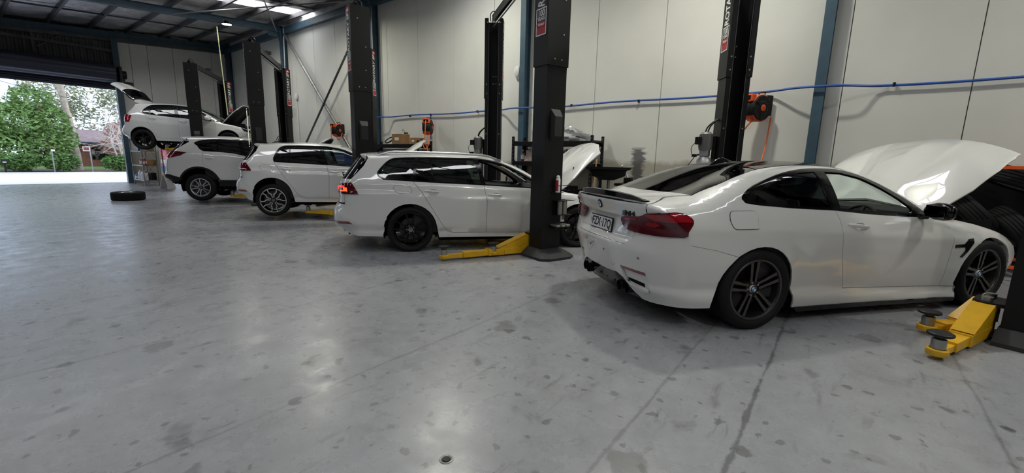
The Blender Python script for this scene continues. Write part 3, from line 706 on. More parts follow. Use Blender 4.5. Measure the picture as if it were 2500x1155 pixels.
def hubcap(w, y, r, kind):
    G().lathe([(0, 0), (.065, 0), (.075, .012), (.08, .06), (0, .06)], 'y', (0, -y + .006, 0), 28).out('hub', 'alloy_dark', w, True)
    for i in range(5):
        a = 2 * PI * (i + .5) / 5; c = (math.cos(a) * .056, -y + .0, math.sin(a) * .056)
        G().cyl((c[0], c[1] + .012, c[2]), (c[0], c[1] - .006, c[2]), .009, 6).out('wheel_nut', 'steel', w)
    cap = G().lathe([(0, -.012), (r * .9, -.012), (r, -.008), (r, .01)], 'y', (0, -y, 0), 28).out('centre_cap', 'badge_white' if kind == 'quarters' else 'plastic', w, True)
    f = lambda u, v, k: Vector((u, -y - .0125 - k, v))
    if kind == 'quarters':
        for q in (0, 2):
            p = [(0, 0)] + [(r * .68 * math.cos(PI / 2 * q + t * PI / 12), r * .68 * math.sin(PI / 2 * q + t * PI / 12)) for t in range(7)]; G().prism(p, 0, .0008, f).out('badge_quarter', 'badge_blue', cap)
        G().lathe([(r * .7, -.0135), (r * .95, -.0135), (r * .95, -.012)], 'y', (0, -y, 0), 28).out('badge_ring', 'black_print', cap)
    elif kind == 'ring_vw':
        G().lathe([(r * .78, -.0125), (r * .80, -.0145), (r * .93, -.0145), (r * .95, -.0125)], 'y', (0, -y, 0), 28).out('badge_ring', 'chrome', cap)
        g = G()
        for a, b in (((-.38, .62), (0, -.02)), ((0, -.02), (.38, .62)), ((-.72, .3), (-.3, -.68)), ((-.3, -.68), (0, -.12)), ((0, -.12), (.3, -.68)), ((.3, -.68), (.72, .3))):
            g.bar((a[0] * r, -y - .0135, a[1] * r), (b[0] * r, -y - .0135, b[1] * r), r * .13, .002, up=(0, 1, 0))
        g.out('badge_letters', 'chrome', cap)
    else: G().lathe([(r * .4, -.0125), (r * .45, -.0145), (r * .7, -.0145), (r * .75, -.0125)], 'y', (0, -y, 0), 28).out('badge_ring', 'chrome', cap)
def handle(car, x, z, L=.21, m='paint', drop=0):
    for sd in (-1, 1):
        y = car.sy(x, z); g = G(); n = 10; V = []
        for i in range(n + 1):
            t = i / n; u = (t - .5) * L; bul = math.sin(PI * t) ** .6
            for k in range(8):
                a = 2 * PI * k / 8; V.append(Vector((x + u, sd * (y + .030 * bul + .004 + .011 * math.cos(a) * (.4 + .6 * bul)), z + drop * u / L + .016 * math.sin(a) * (.5 + .5 * bul))))
        F = [(i * 8 + k, i * 8 + (k + 1) % 8, (i + 1) * 8 + (k + 1) % 8, (i + 1) * 8 + k) for i in range(n) for k in range(8)] + [tuple(range(8)), tuple(range(n * 8, n * 8 + 8))]
        o = mo('door_handle', V, F, m, car.root, True, 60)
        n = 18; V = []; F = []
        for i in range(5):
            t = i / 4; k = math.cos(t * PI / 2)
            for j in range(n): a = 2 * PI * j / n; V.append((x + .012 + .062 * k * math.cos(a), sd * (y + .001 - .028 * math.sin(t * PI / 2)), z - .004 + .034 * k * math.sin(a)))
        F = [(i * n + j, i * n + (j + 1) % n, (i + 1) * n + (j + 1) % n, (i + 1) * n + j) for i in range(4) for j in range(n)]
        mo('handle_cup', V, F, m, o, True, 80)
def cup_hole(x, z): return [(x + .012 + .060 * math.cos(t * PI / 9), z - .004 + .032 * math.sin(t * PI / 9)) for t in range(18)]
def mirror(car, x, z, m, size=1.0):
    for sd in (-1, 1):
        y = car.sy(x - .05, z - .03) + .02; r = G(); P = []
        prof = [(0, .35), (.03, .75), (.10, 1.0), (.17, .98), (.22, .80), (.245, .5), (.25, .25)]
        V = []; F = []; n = 12
        for (d, s) in prof:
            for k in range(n):
                a = 2 * PI * k / n; ca, sa = math.cos(a), math.sin(a); ca = math.copysign(abs(ca) ** .85, ca); sa = math.copysign(abs(sa) ** .85, sa)
                V.append(Vector((x + (.055 * ca * s * size) + .02 - .25 * (d - .1), sd * (y + d * size), z + .075 * sa * s * size + .01)))
        for i in range(len(prof) - 1):
            for k in range(n): F.append((i * n + k, i * n + (k + 1) % n, (i + 1) * n + (k + 1) % n, (i + 1) * n + k))
        F += [tuple(range(n)), tuple(range(len(prof) * n - n, len(prof) * n))]
        o = mo('door_mirror', V, F, m, car.root, True, 60)
        G().box((x + .01, sd * (y - .0), z - .05), (.07, .10, .05), bev=.015).out('mirror_foot', 'gloss_black', o)
        gl = G().box((x - .048, sd * (y + .125 * size), z + .01), (.008, .17 * size, .105 * size), Matrix.Rotation(sd * .25, 3, 'Z'), bev=.004); gl.out('mirror_glass', 'mirror_glass', o)
def interior(car, x_dash, x_seat, x_rear, zf, wy=.62, top=1.25, rear=True, steer_y=-.36, dh=.06):
    r = car.root
    G().box(((x_dash + x_rear) / 2, 0, zf), (x_dash - x_rear + .5, 1.5, .04)).out('cabin_floor', 'interior', r)
    p = [(x_dash - .10, zf + .02), (x_dash - .12, zf + .42), (x_dash - .05, zf + .56 + dh), (x_dash + .10, zf + .60 + dh), (x_dash + .3, zf + .58 + dh * .5), (x_dash + .5, zf + .55), (x_dash + .5, zf + .02)]
    G().prism(p, -wy - .08, wy + .08, lambda u, v, h: Vector((u, h, v))).out('dashboard', 'interior', r)
    def seat(x, y, w, nm, hr=True):
        g = G().box((x, y, zf + .20), (.50, w, .22), bev=.06)
        R = Matrix.Rotation(-.28, 3, 'Y'); g.box((x - .33, y, zf + .56), (.15, w, .62), R, bev=.06)
        o = g.out(nm, 'interior', r, True, 50)
        if hr:
            for hy in ([y] if w < .8 else [y - .36, y + .36]): G().box((x - .45, hy, zf + .95), (.10, .26, .19), R, bev=.045).out('headrest', 'interior', o, True, 50)
    seat(x_seat, -.36, .50, 'front_seat'); seat(x_seat, .36, .50, 'front_seat')
    if rear: seat(x_rear + .55, 0, 1.18, 'rear_seat')
    V = []; c = Vector((x_dash - .28, steer_y, zf + .55)); ax = Vector((-.85, 0, .52)).normalized(); u = Vector((0, 1, 0)); v = ax.cross(u)
    sw = G().tube([c + (u * math.cos(t * PI / 12) + v * math.sin(t * PI / 12)) * .18 for t in range(24)], .016, 8, closed=True)
    for a in (0, PI, -PI / 2): sw.bar(c, c + (u * math.cos(a) + v * math.sin(a)) * .18, .03, .02, up=ax)
    sw.sphere(c, .06, 12, (1, 1, 1)); sw.cyl(c, c - ax * .25, .03, 10); sw.out('steering_wheel', 'interior', r, True)
    G().box((x_dash - .50, 0, top), (.03, .24, .075), Matrix.Rotation(.2, 3, 'Y'), bev=.02).out('rear_view_mirror', 'gloss_black', r)
def arch_liner(car, x, z, R, y, inner=.52):
    for sd in (-1, 1):
        g = G(); V = []; n = 20
        for i in range(n + 1):
            a = PI * (-.12 + 1.24 * i / n)
            for yy in (y, inner): V.append((x + R * math.cos(a), sd * yy, z + R * math.sin(a)))
        F = [(2 * i, 2 * i + 1, 2 * i + 3, 2 * i + 2) for i in range(n)]; k = len(V); V.append((x, sd * inner, z)); F += [(k, 2 * i + 1, 2 * i + 3) for i in range(n)]
        mo('wheel_arch_liner', V, F, 'dark', car.root, True)
def underbody(car, x0, x1, z, w, arches, zt=None):
    # dark floor pan with inner flanks (behind the door gaps), cut at the wheels
    g = G(); xs = [x0] + [v for a in arches for v in a] + [x1]
    for i in range(0, len(xs), 2):
        up = .0 if i == 2 else .12; g.box(((xs[i] + xs[i + 1]) / 2, 0, z + .07 + up), (xs[i + 1] - xs[i], 2 * (w if i == 2 else .62), .14))
    for a in arches: g.box(((a[0] + a[1]) / 2, 0, z + .18), (a[1] - a[0], 1.0, .16))
    g.out('floor_pan', 'dark', car.root)
def bonnet(car, poly, hinge, ang, under='dark', m='paint', bulge=None):
    """closed bonnet skin turned up about the hinge line at the windscreen"""
    hx, hz = hinge; T = Matrix.Translation((hx, 0, hz)) @ Matrix.Rotation(-math.radians(ang), 4, 'Y') @ Matrix.Translation((-hx, 0, -hz))
    g = surf(car.B, 't', poly, h=.05, rim=.02)
    if bulge is not None:
        V = g[0]; V[:, 2] += bulge(V[:, 0], V[:, 1])
    o = skin('bonnet', [g], m, car.root, T)
    q = surf(car.B, 't', inset(rounded(poly), .03), off=-.02, h=.07, rim=.03); skin('bonnet_lining', [(q[0], [f[::-1] for f in q[1]], -q[2])], under, o, T)
    for sd in (-1, 1):
        a = T @ Vector((hx + .42, sd * .62, hz - .05)); b = Vector((hx + .16, sd * .66, hz - .10))
        G().cyl(a, b, .009, 8).out('gas_strut', 'lift_black', o, True)
    return T
def engine_bay(car, x0, x1, zt, w=.62):
    g = G(); g.box(((x0 + x1) / 2, 0, zt - .42), (x1 - x0, 2 * w, .04)); g.out('engine_bay', 'dark', car.root)
    g = G(); g.box((x0 + .38, 0, zt - .2), (.42, .62, .24), bev=.05); g.box((x0 + .36, .46, zt - .2), (.3, .22, .2), bev=.04); g.box((x0 + .36, -.46, zt - .17), (.26, .2, .18), bev=.04)
    g.box((x1 - .08, 0, zt - .18), (.06, 1.1, .05)); g.tube(crom3([(x0 + .5, -.2, zt - .1), (x0 + .62, -.35, zt - .06), (x0 + .5, -.5, zt - .08)], 5), .03, 8)
    g.out('engine_cover', 'plastic', car.root, True, 45)
    for sd in (-1, 1): G().box(((x0 + x1) / 2, sd * (w + .04), zt - .22), (x1 - x0, .02, .36)).out('inner_wing', 'dark', car.root)
# ------------------------------------------------------------------ the five bodies: side silhouette (x, z, edge radius, roundness)
def body_hatch(wagon):
    if wagon: top = [(-1.0, 1.02, .27, 3), (-.90, 1.16, .24, 3), (-.745, 1.36, .18, 3), (-.70, 1.415, .10, 3), (-.45, 1.437, .11, 3), (-.1, 1.45, .12, 2.9)]; rx = -1.03
    else: top = [(-.65, 1.02, .27, 3), (-.55, 1.14, .24, 3), (-.425, 1.33, .18, 3), (-.385, 1.39, .10, 3), (-.15, 1.418, .11, 3), (.1, 1.436, .12, 2.9)]; rx = -.68
    b = [(rx + .12, -.4, .3, 3), (rx + .10, .22, .3, 3), (rx - .06, .34, .3, 3), (rx - .09, .50, .3, 3), (rx - .08, .62, .3, 3), (rx - .01, .72, .3, 3), (rx, .88, .3, 3)]
    f = [(.5, 1.455, .13, 2.8), (.9, 1.45, .13, 2.8), (1.25, 1.42, .14, 2.7), (1.6, 1.325, .17, 2.6), (2.0, 1.13, .18, 2.5), (2.28, 1.0, .18, 2.4), (2.6, .95, .15, 2.4), (3.0, .875, .15, 2.4), (3.32, .76, .22, 2.4), (3.44, .6, .4, 2.4), (3.46, .4, .4, 2.4), (3.38, .22, .4, 2.4), (3.36, -.4, .4, 2.4)]
    return Body(b + top + f, [(-1.2, 1.07), (-.4, 1.05), (.34, 1.015), (1.08, .985), (1.88, .94), (2.4, .91), (3.5, .8)],
      [(-.9, .83), (-.79, .852), (-.75, .855), (-.715, .842), (-.67, .872), (-.60, .880), (-.4, .893), (-.20, .900), (-.175, .886), (-.05, .868), (0, .85), (.1, .814), (.2, .768), (.3, .712), (.40, .642), (.5, .57)],
      [(-1.2, .975), (-.6, .985), (0, 1), (1.2, 1), (2.2, .995), (2.7, .985), (3.1, .95), (3.5, .9)], [(-1.1, .93), (-.4, .97), (.3, 1), (1.3, 1), (2.2, .97)], [(0, .32), (2.63, .32)], .01, .37)
def body_polo():
    sil = [(-.52, -.4, .26, 3), (-.52, .22, .26, 3), (-.64, .34, .28, 3), (-.68, .48, .28, 3), (-.66, .60, .28, 3), (-.60, .70, .28, 3), (-.57, .85, .28, 3), (-.53, 1.02, .26, 3), (-.42, 1.20, .22, 3), (-.31, 1.36, .15, 3), (-.27, 1.40, .10, 3), (-.05, 1.437, .11, 3), (.3, 1.46, .12, 2.8), (.7, 1.465, .13, 2.8), (1.1, 1.445, .14, 2.7), (1.45, 1.38, .16, 2.6), (1.8, 1.22, .18, 2.5), (2.1, 1.05, .18, 2.4), (2.28, .965, .16, 2.4), (2.6, .905, .15, 2.4), (2.95, .815, .18, 2.4), (3.2, .69, .3, 2.4), (3.28, .5, .36, 2.4), (3.23, .22, .36, 2.4), (3.2, -.4, .36, 2.4)]
    return Body(sil, [(-.8, 1.10), (0, 1.07), (.3, 1.04), (1.03, .985), (1.7, .94), (2.2, .9), (3.3, .76)],
      [(-.9, .78), (-.78, .79), (-.62, .815), (-.4, .833), (-.24, .838), (-.19, .828), (-.05, .808), (0, .79), (.1, .754), (.2, .708), (.3, .652), (.40, .585), (.5, .52)],
      [(-.8, .97), (-.3, .99), (0, 1), (1.2, 1), (2.1, .995), (2.6, .98), (2.95, .94), (3.3, .88)], [(-.7, .93), (-.2, .97), (.3, 1), (1.3, 1), (2.2, .97)], [(0, .30), (2.47, .30)], .01, .35)
def body_suv():
    sil = [(-.74, -.4, .28, 3), (-.76, .35, .28, 3), (-.90, .50, .28, 3), (-.94, .62, .28, 3), (-.90, .72, .28, 3), (-.88, .95, .3, 3), (-.83, 1.15, .32, 2.8), (-.74, 1.28, .32, 2.8), (-.58, 1.43, .24, 2.8), (-.45, 1.55, .16, 3), (-.52, 1.63, .10, 3), (-.32, 1.66, .12, 3), (.03, 1.685, .14, 2.8), (.48, 1.69, .15, 2.8), (.92, 1.675, .15, 2.8), (1.3, 1.63, .16, 2.7), (1.65, 1.50, .18, 2.5), (2.05, 1.29, .2, 2.4), (2.33, 1.155, .2, 2.4), (2.6, 1.11, .18, 2.4), (3.1, 1.03, .2, 2.4), (3.4, .93, .3, 2.4), (3.58, .72, .4, 2.4), (3.6, .5, .4, 2.4), (3.5, .28, .4, 2.4), (3.48, -.4, .4, 2.4)]
    return Body(sil, [(-1, 1.29), (0, 1.28), (.45, 1.25), (1.1, 1.19), (1.7, 1.13), (2.3, 1.08), (3.6, .95)],
      [(-1.1, .86), (-.8, .87), (-.7, .89), (-.45, .915), (-.2, .92), (-.08, .905), (0, .88), (.1, .844), (.2, .798), (.3, .742), (.40, .672), (.5, .60)],
      [(-1, .97), (-.4, .99), (0, 1), (1.2, 1), (2.3, .995), (2.8, .98), (3.2, .94), (3.6, .88)], [(-.9, .92), (-.3, .96), (.3, 1), (1.3, 1), (2.3, .97)], [(0, .36), (2.70, .36)], .012, .43)
def body_coupe():
    sil = [(-.80, -.4, .44, 2.7), (-.86, .12, .44, 2.7), (-.935, .26, .46, 2.7), (-.98, .42, .46, 2.7), (-1.02, .58, .46, 2.7), (-1.04, .66, .46, 2.7), (-1.01, .75, .44, 2.7), (-.985, .90, .38, 2.7), (-1.02, 1.03, .33, 2.7), (-1.01, 1.065, .2, 2.7), (-.94, 1.085, .14, 2.7), (-.8, 1.095, .13, 2.7), (-.6, 1.115, .14, 2.7), (-.42, 1.17, .15, 2.7), (-.2, 1.255, .15, 2.7), (.1, 1.35, .14, 2.7), (.4, 1.40, .13, 2.7), (.8, 1.42, .13, 2.7), (1.15, 1.412, .14, 2.7), (1.5, 1.355, .16, 2.6), (1.85, 1.225, .18, 2.6), (2.15, 1.08, .18, 2.5), (2.42, .965, .16, 2.5), (2.75, .92, .13, 2.6), (3.1, .845, .14, 2.6), (3.4, .73, .25, 2.5), (3.58, .58, .45, 2.4), (3.62, .4, .45, 2.4), (3.54, .15, .45, 2.4), (3.5, -.4, .45, 2.4)]
    return Body(sil, [(-1.1, 1.06), (-.1, 1.05), (.4, 1.02), (.83, .995), (1.24, .965), (1.73, .93), (2.3, .90), (3.6, .78)],
      [(-1, .85), (-.86, .868), (-.79, .893), (-.74, .895), (-.69, .868), (-.62, .885), (-.48, .910), (-.30, .925), (-.19, .924), (-.135, .901), (-.05, .86), (0, .83), (.095, .792), (.19, .742), (.285, .682), (.38, .612), (.5, .53)],
      [(-1.1, .965), (-.6, .995), (-.2, 1.012), (.1, 1.012), (.6, .992), (1.3, .982), (2.2, .985), (2.7, .99), (3.1, .965), (3.6, .9)], [(-1, .88), (-.4, .93), (.2, .97), (.8, 1), (1.4, 1), (2.2, .97)], [(0, .335), (2.81, .335)], .014, .40)
# ------------------------------------------------------------------ wheels
def wheel_coupe(w, R, width):
    rr = R * .745; h = width / 2; tyre(w, R, width, rr); rim_barrel(w, rr, width, 'alloy_dark', 'alloy_face'); brakes(w, rr, h, 'gold')
    yi, yo = h * .60, h * .80
    pol = []
    for sg in (-1, 1):
        pol.append([(.055, sg * .012), (.12, sg * .014), (rr * .62, sg * .016), (rr - .012, sg * .018), (rr - .012, sg * .048), (rr * .85, sg * .044), (rr * .62, sg * .040), (.12, sg * .034), (.055, sg * .034)])
    spokes(w, pol, 5, rr, h, 'alloy_black', 'alloy_face', yi, yo, PI / 2 + .12, .035); hubcap(w, yi, .034, 'quarters')
def wheel_wagon(w, R, width):
    rr = R * .765; h = width / 2; tyre(w, R, width, rr); rim_barrel(w, rr, width, 'alloy_black'); brakes(w, rr, h, 'plastic', rr * .62)
    pol = [[(.05, .012), (rr - .01, sg * .058), (rr - .01, sg * .058 + .017 * 1), (.05, .03)] if False else [(.045, sg * .006), (rr - .012, sg * .050), (rr - .012, sg * .068), (.06, sg * .030)] for sg in (-1, 1)]
    spokes(w, pol, 5, rr, h, 'alloy_black', 'alloy_black', h * .55, h * .82, PI / 2, .03); hubcap(w, h * .55, .032, 'ring_vw')
def wheel_golf(w, R, width):
    rr = R * .745; h = width / 2; tyre(w, R, width, rr); rim_barrel(w, rr, width, 'alloy_black', 'alloy'); brakes(w, rr, h, 'plastic')
    pol = []
    for sg in (-1, 1):
        pol.append([(.05, sg * .004), (.13, sg * .012), (.165, sg * .060), (rr - .012, sg * .082), (rr - .012, sg * .104), (.155, sg * .080), (.11, sg * .032), (.05, sg * .022)])
    spokes(w, pol, 5, rr, h, 'alloy_black', 'alloy', h * .6, h * .86, PI / 2 + .05, .03); hubcap(w, h * .6, .03, 'ring_vw')
def wheel_suv(w, R, width):
    rr = R * .665; h = width / 2; tyre(w, R, width, rr); rim_barrel(w, rr, width, 'alloy', 'alloy'); brakes(w, rr, h)
    pol = []
    for sg in (-1, 1):
        pol.append([(.045, sg * .010), (.11, sg * .012), (.17, sg * .026), (rr - .012, sg * .058), (rr - .012, sg * .092), (.19, sg * .052), (.11, sg * .034), (.045, sg * .032)])
    spokes(w, pol, 5, rr, h, 'alloy', 'alloy', h * .5, h * .84, PI / 2 + .3, .03); hubcap(w, h * .5, .03, 'ring')
def wheel_polo(w, R, width):
    rr = R * .73; h = width / 2; tyre(w, R, width, rr); rim_barrel(w, rr, width, 'alloy_black'); brakes(w, rr, h, 'plastic', rr * .6)
    pol = [[(.05, -.022), (rr - .012, -.040), (rr - .012, .040), (.05, .022)]]
    spokes(w, pol, 5, rr, h, 'alloy_black', 'alloy_black', h * .55, h * .8, PI / 2, .03); hubcap(w, h * .55, .03, 'ring')

# ------------------------------------------------------------------ white coupe with open bonnet
def build_coupe():
    B = body_coupe()
    c = CarB('coupe_car', B, (4.0, .49), -37.2, -.90, 0, 'white two-door coupe with black roof, open bonnet and plate FZX 17Q')
    P = 'paint2'; RA, FA = .385, .385
    E = [(-.49, 1.112), (-.2, 1.215), (.0, 1.282), (.22, 1.338), (.5, 1.372), (.8, 1.384), (1.1, 1.376), (1.34, 1.342), (1.6, 1.255), (1.9, 1.125), (2.12, 1.02), (2.24, .955)]; E = curve(E, 4); i_r = 12; i_w = 28
    dlo = [(-.155, 1.10), (-.13, 1.135), (0, 1.203), (.30, 1.292), (.57, 1.338), (.83, 1.356), (1.12, 1.350), (1.34, 1.312), (1.56, 1.225), (1.78, 1.112), (1.98, .985), (2.03, .925), (1.74, .932), (1.25, .962), (.84, .998), (.37, 1.022), (-.02, 1.052), (-.13, 1.068)]
    dlo = curve(dlo[:11], 3) + [dlo[11]] + dlo[12:]
    doorR = [(.855, .998), (.872, .90), (.868, .80), (.91, .58), (1.035, .29)]; doorF = [(2.27, .245), (2.265, .59), (2.285, .73), (2.26, .82), (2.13, .905), (2.03, .925)]
    hole = curve(doorR[::-1], 3) + dlo[-5:] + dlo[:-6] + doorF[::-1]
    hole = [(1.035, .29)] + curve(doorR[::-1], 3)[1:] + [(.37, 1.022), (-.02, 1.052), (-.13, 1.068)] + dlo[:-6] + [(2.03, .925)] + curve(doorF[::-1], 3)[1:]
    arch = arcp(0, .335, RA, 14, 166)                     # from front side over the top to the rear
    bump = [(-.235, .642), (-.45, .70), (-.67, .742), (-.76, .80)]
    lat = lambda pts, n: [tuple(np.array(pts[i]) + (np.array(pts[i + 1]) - np.array(pts[i])) * k / n) for i in range(len(pts) - 1) for k in range(n)] + [tuple(pts[-1])]
    bf = lat([(.665, 1.045), (.655, .97), (.61, .80)], 4); bc = [(float(c.pt('r', y_, z_).x), z_) for y_, z_ in bf]
    lidseam = lat([(-.49, 1.112), (-.70, 1.085), bc[0]], 6); low = lat([(.61, .80), (.47, .685)], 5)
    k = [i for i, p in enumerate(arch) if p[0] < -.235][0]
    outer = [(.46, .145), (2.47, .125), (2.5, .232), (2.27, .245), (2.265, .59), (2.285, .73), (2.26, .82), (2.13, .905), (2.24, .955)] + E[::-1][1:] + lidseam[1:-1] + bc + bump[::-1][1:] + arch[:k][::-1] + [(.40, .30)]
    c.side('body_side', outer, P, holes=[hole], h=.04)
    c.side('door', curve(doorR, 3) + [(2.27, .245)] + curve(doorF, 3)[1:] + [(1.74, .932), (1.25, .962)], P, h=.04, holes=[cup_hole(1.075, .865)], hgap=0)
    c.glaze(dlo, [inset([(-.13, 1.10), (0, 1.198), (.30, 1.287), (.57, 1.333), (.79, 1.349), (.83, 1.005), (.37, 1.025), (-.02, 1.055)], .018), inset([(.875, 1.353), (1.12, 1.345), (1.34, 1.302), (1.56, 1.205), (1.74, 1.105), (1.87, 1.01), (1.84, .932), (1.25, .967), (.905, .996)], .022)], ['glass_dark', None])
    # front wing
    wing = [(2.47, .235), (2.27, .245), (2.265, .59), (2.285, .73), (2.26, .82), (2.13, .905), (2.24, .95), (2.42, .905), (2.70, .845), (3.0, .765), (3.2, .685), (3.33, .60), (3.28, .50), (3.19, .46)] + arcp(2.812, .335, FA, 18, 165) + [(2.43, .27)]
    vent = [(2.31, .665), (2.42, .668), (2.475, .715), (2.545, .722), (2.535, .68), (2.46, .585), (2.415, .535), (2.39, .545), (2.44, .61), (2.435, .64), (2.31, .635)]
    c.side('front_wing', wing, P, h=.04); a, b = c.side('wing_vent', vent, 'gloss_black', off=.004, rim=.006, gap=0, h=.03)
    c.side('sill_skirt', [(.47, .15), (2.46, .13), (2.44, .095), (.52, .105)], 'gloss_black', off=.012, rim=.03, gap=0)
    c.side('door_lining', [(.0, .25), (2.3, .25), (2.3, .88), (.86, .96), (.0, 1.0)], 'interior', off=-.05, h=.1, rim=0)
    # fuel flap with shut line
    fp = [(-.305, 1.005, .03), (-.065, 1.005, .03), (-.045, .955, .02), (-.07, .905, .02), (-.06, .868, .03), (-.30, .868, .03), (-.325, .935, .03)]
    c.one('fuel_flap_gap', fp, 'dark', 's', off=.0015, gap=-.0035, rim=0, h=.018); c.one('fuel_flap', fp, P, 's', off=.004, gap=0, rim=.0, h=.018)
    # roof, glass, boot
    sy = lambda pts: [(x, -c.sy(x, z)) for x, z in pts]
    rf = sy(E[i_r:i_w + 1]); c.one('roof', rf + [(x, -y) for x, y in rf[::-1]], 'gloss_black', 't', h=.05)
    c.one('roof_lining', inset(rf + [(x, -y) for x, y in rf[::-1]], .02), 'interior', 't', off=-.04, h=.1, rim=0)
    rw = sy(E[:i_r + 1]); c.one('rear_window', rw + [(.25, 0)] + [(x, -y) for x, y in rw[::-1]] + [(-.56, .3), (-.585, 0), (-.56, -.3)], 'glass_dark', 't', h=.05, off=-.003)
    ws = sy(E[i_w:]); c.one('windscreen', ws + [(2.38, -.35), (2.42, 0), (2.38, .35)] + [(x, -y) for x, y in ws[::-1]] + [(1.40, .0)], 'glass_clear', 't', h=.05, off=-.003)
    lid = sy(lidseam)
    zt = [(x, -c.pt('r', x, 1.05).x) for x in ()]
    lipx = [(float(c.pt('r', yy, 1.05).x) + .006, yy) for yy in (-.62, -.4, -.2, 0, .2, .4, .62)]
    c.one('boot_lid', [(-.56, -.3), (-.585, 0), (-.56, .3)] + [(x, -y) for x, y in lid] + lipx[::-1] + lid[::-1], P, 't', h=.04)
    face = [(-y_, z_) for y_, z_ in bf] + [(-y_, z_) for y_, z_ in low[1:]] + [(y_, z_) for y_, z_ in low[::-1]] + [(y_, z_) for y_, z_ in bf[::-1][1:]]
    rec = [(-.40, .885, .03), (.40, .885, .03), (.40, .72, .04), (-.40, .72, .04)]
    g1 = surf(B, 'r', face, h=.018)
    V = g1[0]; yy, zz = V[:, 1], V[:, 2]; sm = lambda t: np.clip(t, 0, 1) ** 2 * (3 - 2 * np.clip(t, 0, 1))
    V[:, 0] += .028 * sm((.925 - zz) / .035) * sm((zz - .69) / .05) * sm((.60 - np.abs(yy)) / .12); g1 = (V, g1[1], g1[2] * 0)
    lidr = skin('boot_face', [g1], P, c.root)
    # plate
    px = float(c.pt('r', 0, .82).x) + .012
    pl = G().box((px, .0, .805), (.012, .43, .132), Matrix.Rotation(.10, 3, 'Y'), bev=.003).out('number_plate', 'black_print', c.root)
    G().box((px - .005, 0, .805), (.006, .41, .112), Matrix.Rotation(.10, 3, 'Y')).out('plate_face', 'badge_white', pl)
    nrm = Vector((-1, 0, -.10)).normalized()
    text('plate_characters', 'FZX·17Q', .112, 'black_print', pl, frame((px - .0085, -.008, .805), (0, -1, 0), (-1, 0, .1)), .001, .86)
    text('plate_state', 'NSW', .026, 'badge_blue', pl, frame((px - .0085, .188, .805), (0, 0, 1), (-1, 0, .1)), .001, 1)
    # badges
    bx = c.pt('r', 0, .985); tilt = Vector((-1, 0, -.22)).normalized(); Mx = frame(bx + tilt * .005, (0, -1, 0), tilt)
    bd = G(); bd.lathe([(0, .003), (.036, .003), (.041, .001), (.041, -.006)], n=28); bd.xf(Mx); bd = bd.out('boot_badge', 'black_print', c.root, True)
    for q in range(4):
        p = [(0, 0)] + [(.025 * math.cos(PI / 2 * q + t * PI / 12), .025 * math.sin(PI / 2 * q + t * PI / 12)) for t in range(7)]
        G().prism(p, .003, .0038, lambda u, v, h: Mx @ Vector((u, v, h))).out('badge_quarter', 'badge_blue' if q % 2 == 0 else 'badge_white', bd)
    G().lathe([(.025, .004), (.026, .005), (.028, .004)], n=28).xf(Mx).out('badge_ring', 'chrome', bd, True)
    mb = c.pt('r', -.47, .945); n2 = Vector((-1, -.24, -.2)).normalized(); Mb = frame(mb + n2 * .005, (.24, -1, 0), n2)
    text('model_badge', 'M4', .058, 'black_print', c.root, Mb, .004, 1.7, .1)
    for i, mm in enumerate(('badge_blue', 'badge_blue', 'reflector')):
        G().prism([(-.088 + i * .012, -.02), (-.078 + i * .012, -.02), (-.066 + i * .012, .022), (-.076 + i * .012, .022)], 0, .004, lambda u, v, h: Mb @ Vector((u, v, h))).out('badge_stripe', mm, c.root)
    # boot lip spoiler
    V = []; F = []; n = 34
    for i in range(n + 1):
        t = -1 + 2 * i / n; yy = .625 * t; xr = float(c.pt('r', min(abs(yy), .655), 1.05).x) + .012
        hgt = .046 * max(0, 1 - abs(t) ** 3.5) + .006 * math.exp(-((abs(t) - .78) / .12) ** 2) + .002; ch = .12 * (1 - .6 * abs(t) ** 4)
        for (dx, k, b0) in ((ch, 0, .0015), (ch * .55, .35, .004), (.012, 1, .004), (-.010, .97, 0), (-.004, .1, -.004), (ch * .5, 0, -.006)):
            zs = float(c.pt('t', max(xr + max(dx, .012), -.99), max(-.60, min(.60, yy))).z); V.append((xr + dx, yy, zs + hgt * k + b0))
    F = [(i * 6 + k, i * 6 + (k + 1) % 6, (i + 1) * 6 + (k + 1) % 6, (i + 1) * 6 + k) for i in range(n) for k in range(6)] + [tuple(range(6)), tuple(range(n * 6, n * 6 + 6))]
    mo('boot_spoiler', V, F, 'gloss_black', c.root, True, 40)
    # tail lamps: corner projection
    def q3(L): return [(q_c(x, y), z) for x, y, z in L]
    lamp = curve_closed(q3([(-.985, .375, .905), (-.94, .58, .935), (-.905, .66, .972), (-.79, .845, .993), (-.70, .885, .965), (-.665, .90, .918), (-.70, .90, .85), (-.735, .89, .808), (-.93, .62, .797), (-.975, .44, .815)]))
    a, b = c.side('tail_lamp', lamp, 'lamp_dark', 'c', off=.010, rim=.016, gap=0, h=.016)
    for m_, o_ in ((1, a), (-1, b)):
        def sub(nm, L, mt, off):
            g = surf(B, 'c', q3(L), off=off + .004, rim=.006, gap=0, h=.016); skin(nm, [g if m_ == 1 else mir(g)], mt, o_)
        sub('lamp_upper', [(-.92, .63, .952), (-.895, .665, .966), (-.79, .845, .988), (-.70, .885, .960), (-.672, .897, .918), (-.80, .84, .925), (-.87, .71, .915)], 'lamp_red', .0125)
        sub('lamp_inner', [(-.98, .40, .895), (-.945, .565, .915), (-.945, .565, .90), (-.982, .40, .882)], 'lamp_red', .0125)
        sub('lamp_glow', [(-.905, .66, .895), (-.87, .72, .905), (-.845, .76, .885), (-.87, .72, .862), (-.91, .65, .868)], 'reflector', .013)
    # bumper: corners + centre, recessed corner vents
    yS = .30; xs = lambda z: float(c.pt('r', yS, z).x); R3 = lambda L: [(q_c(float(c.pt('r', y_, z_).x), y_), z_) for y_, z_ in L]
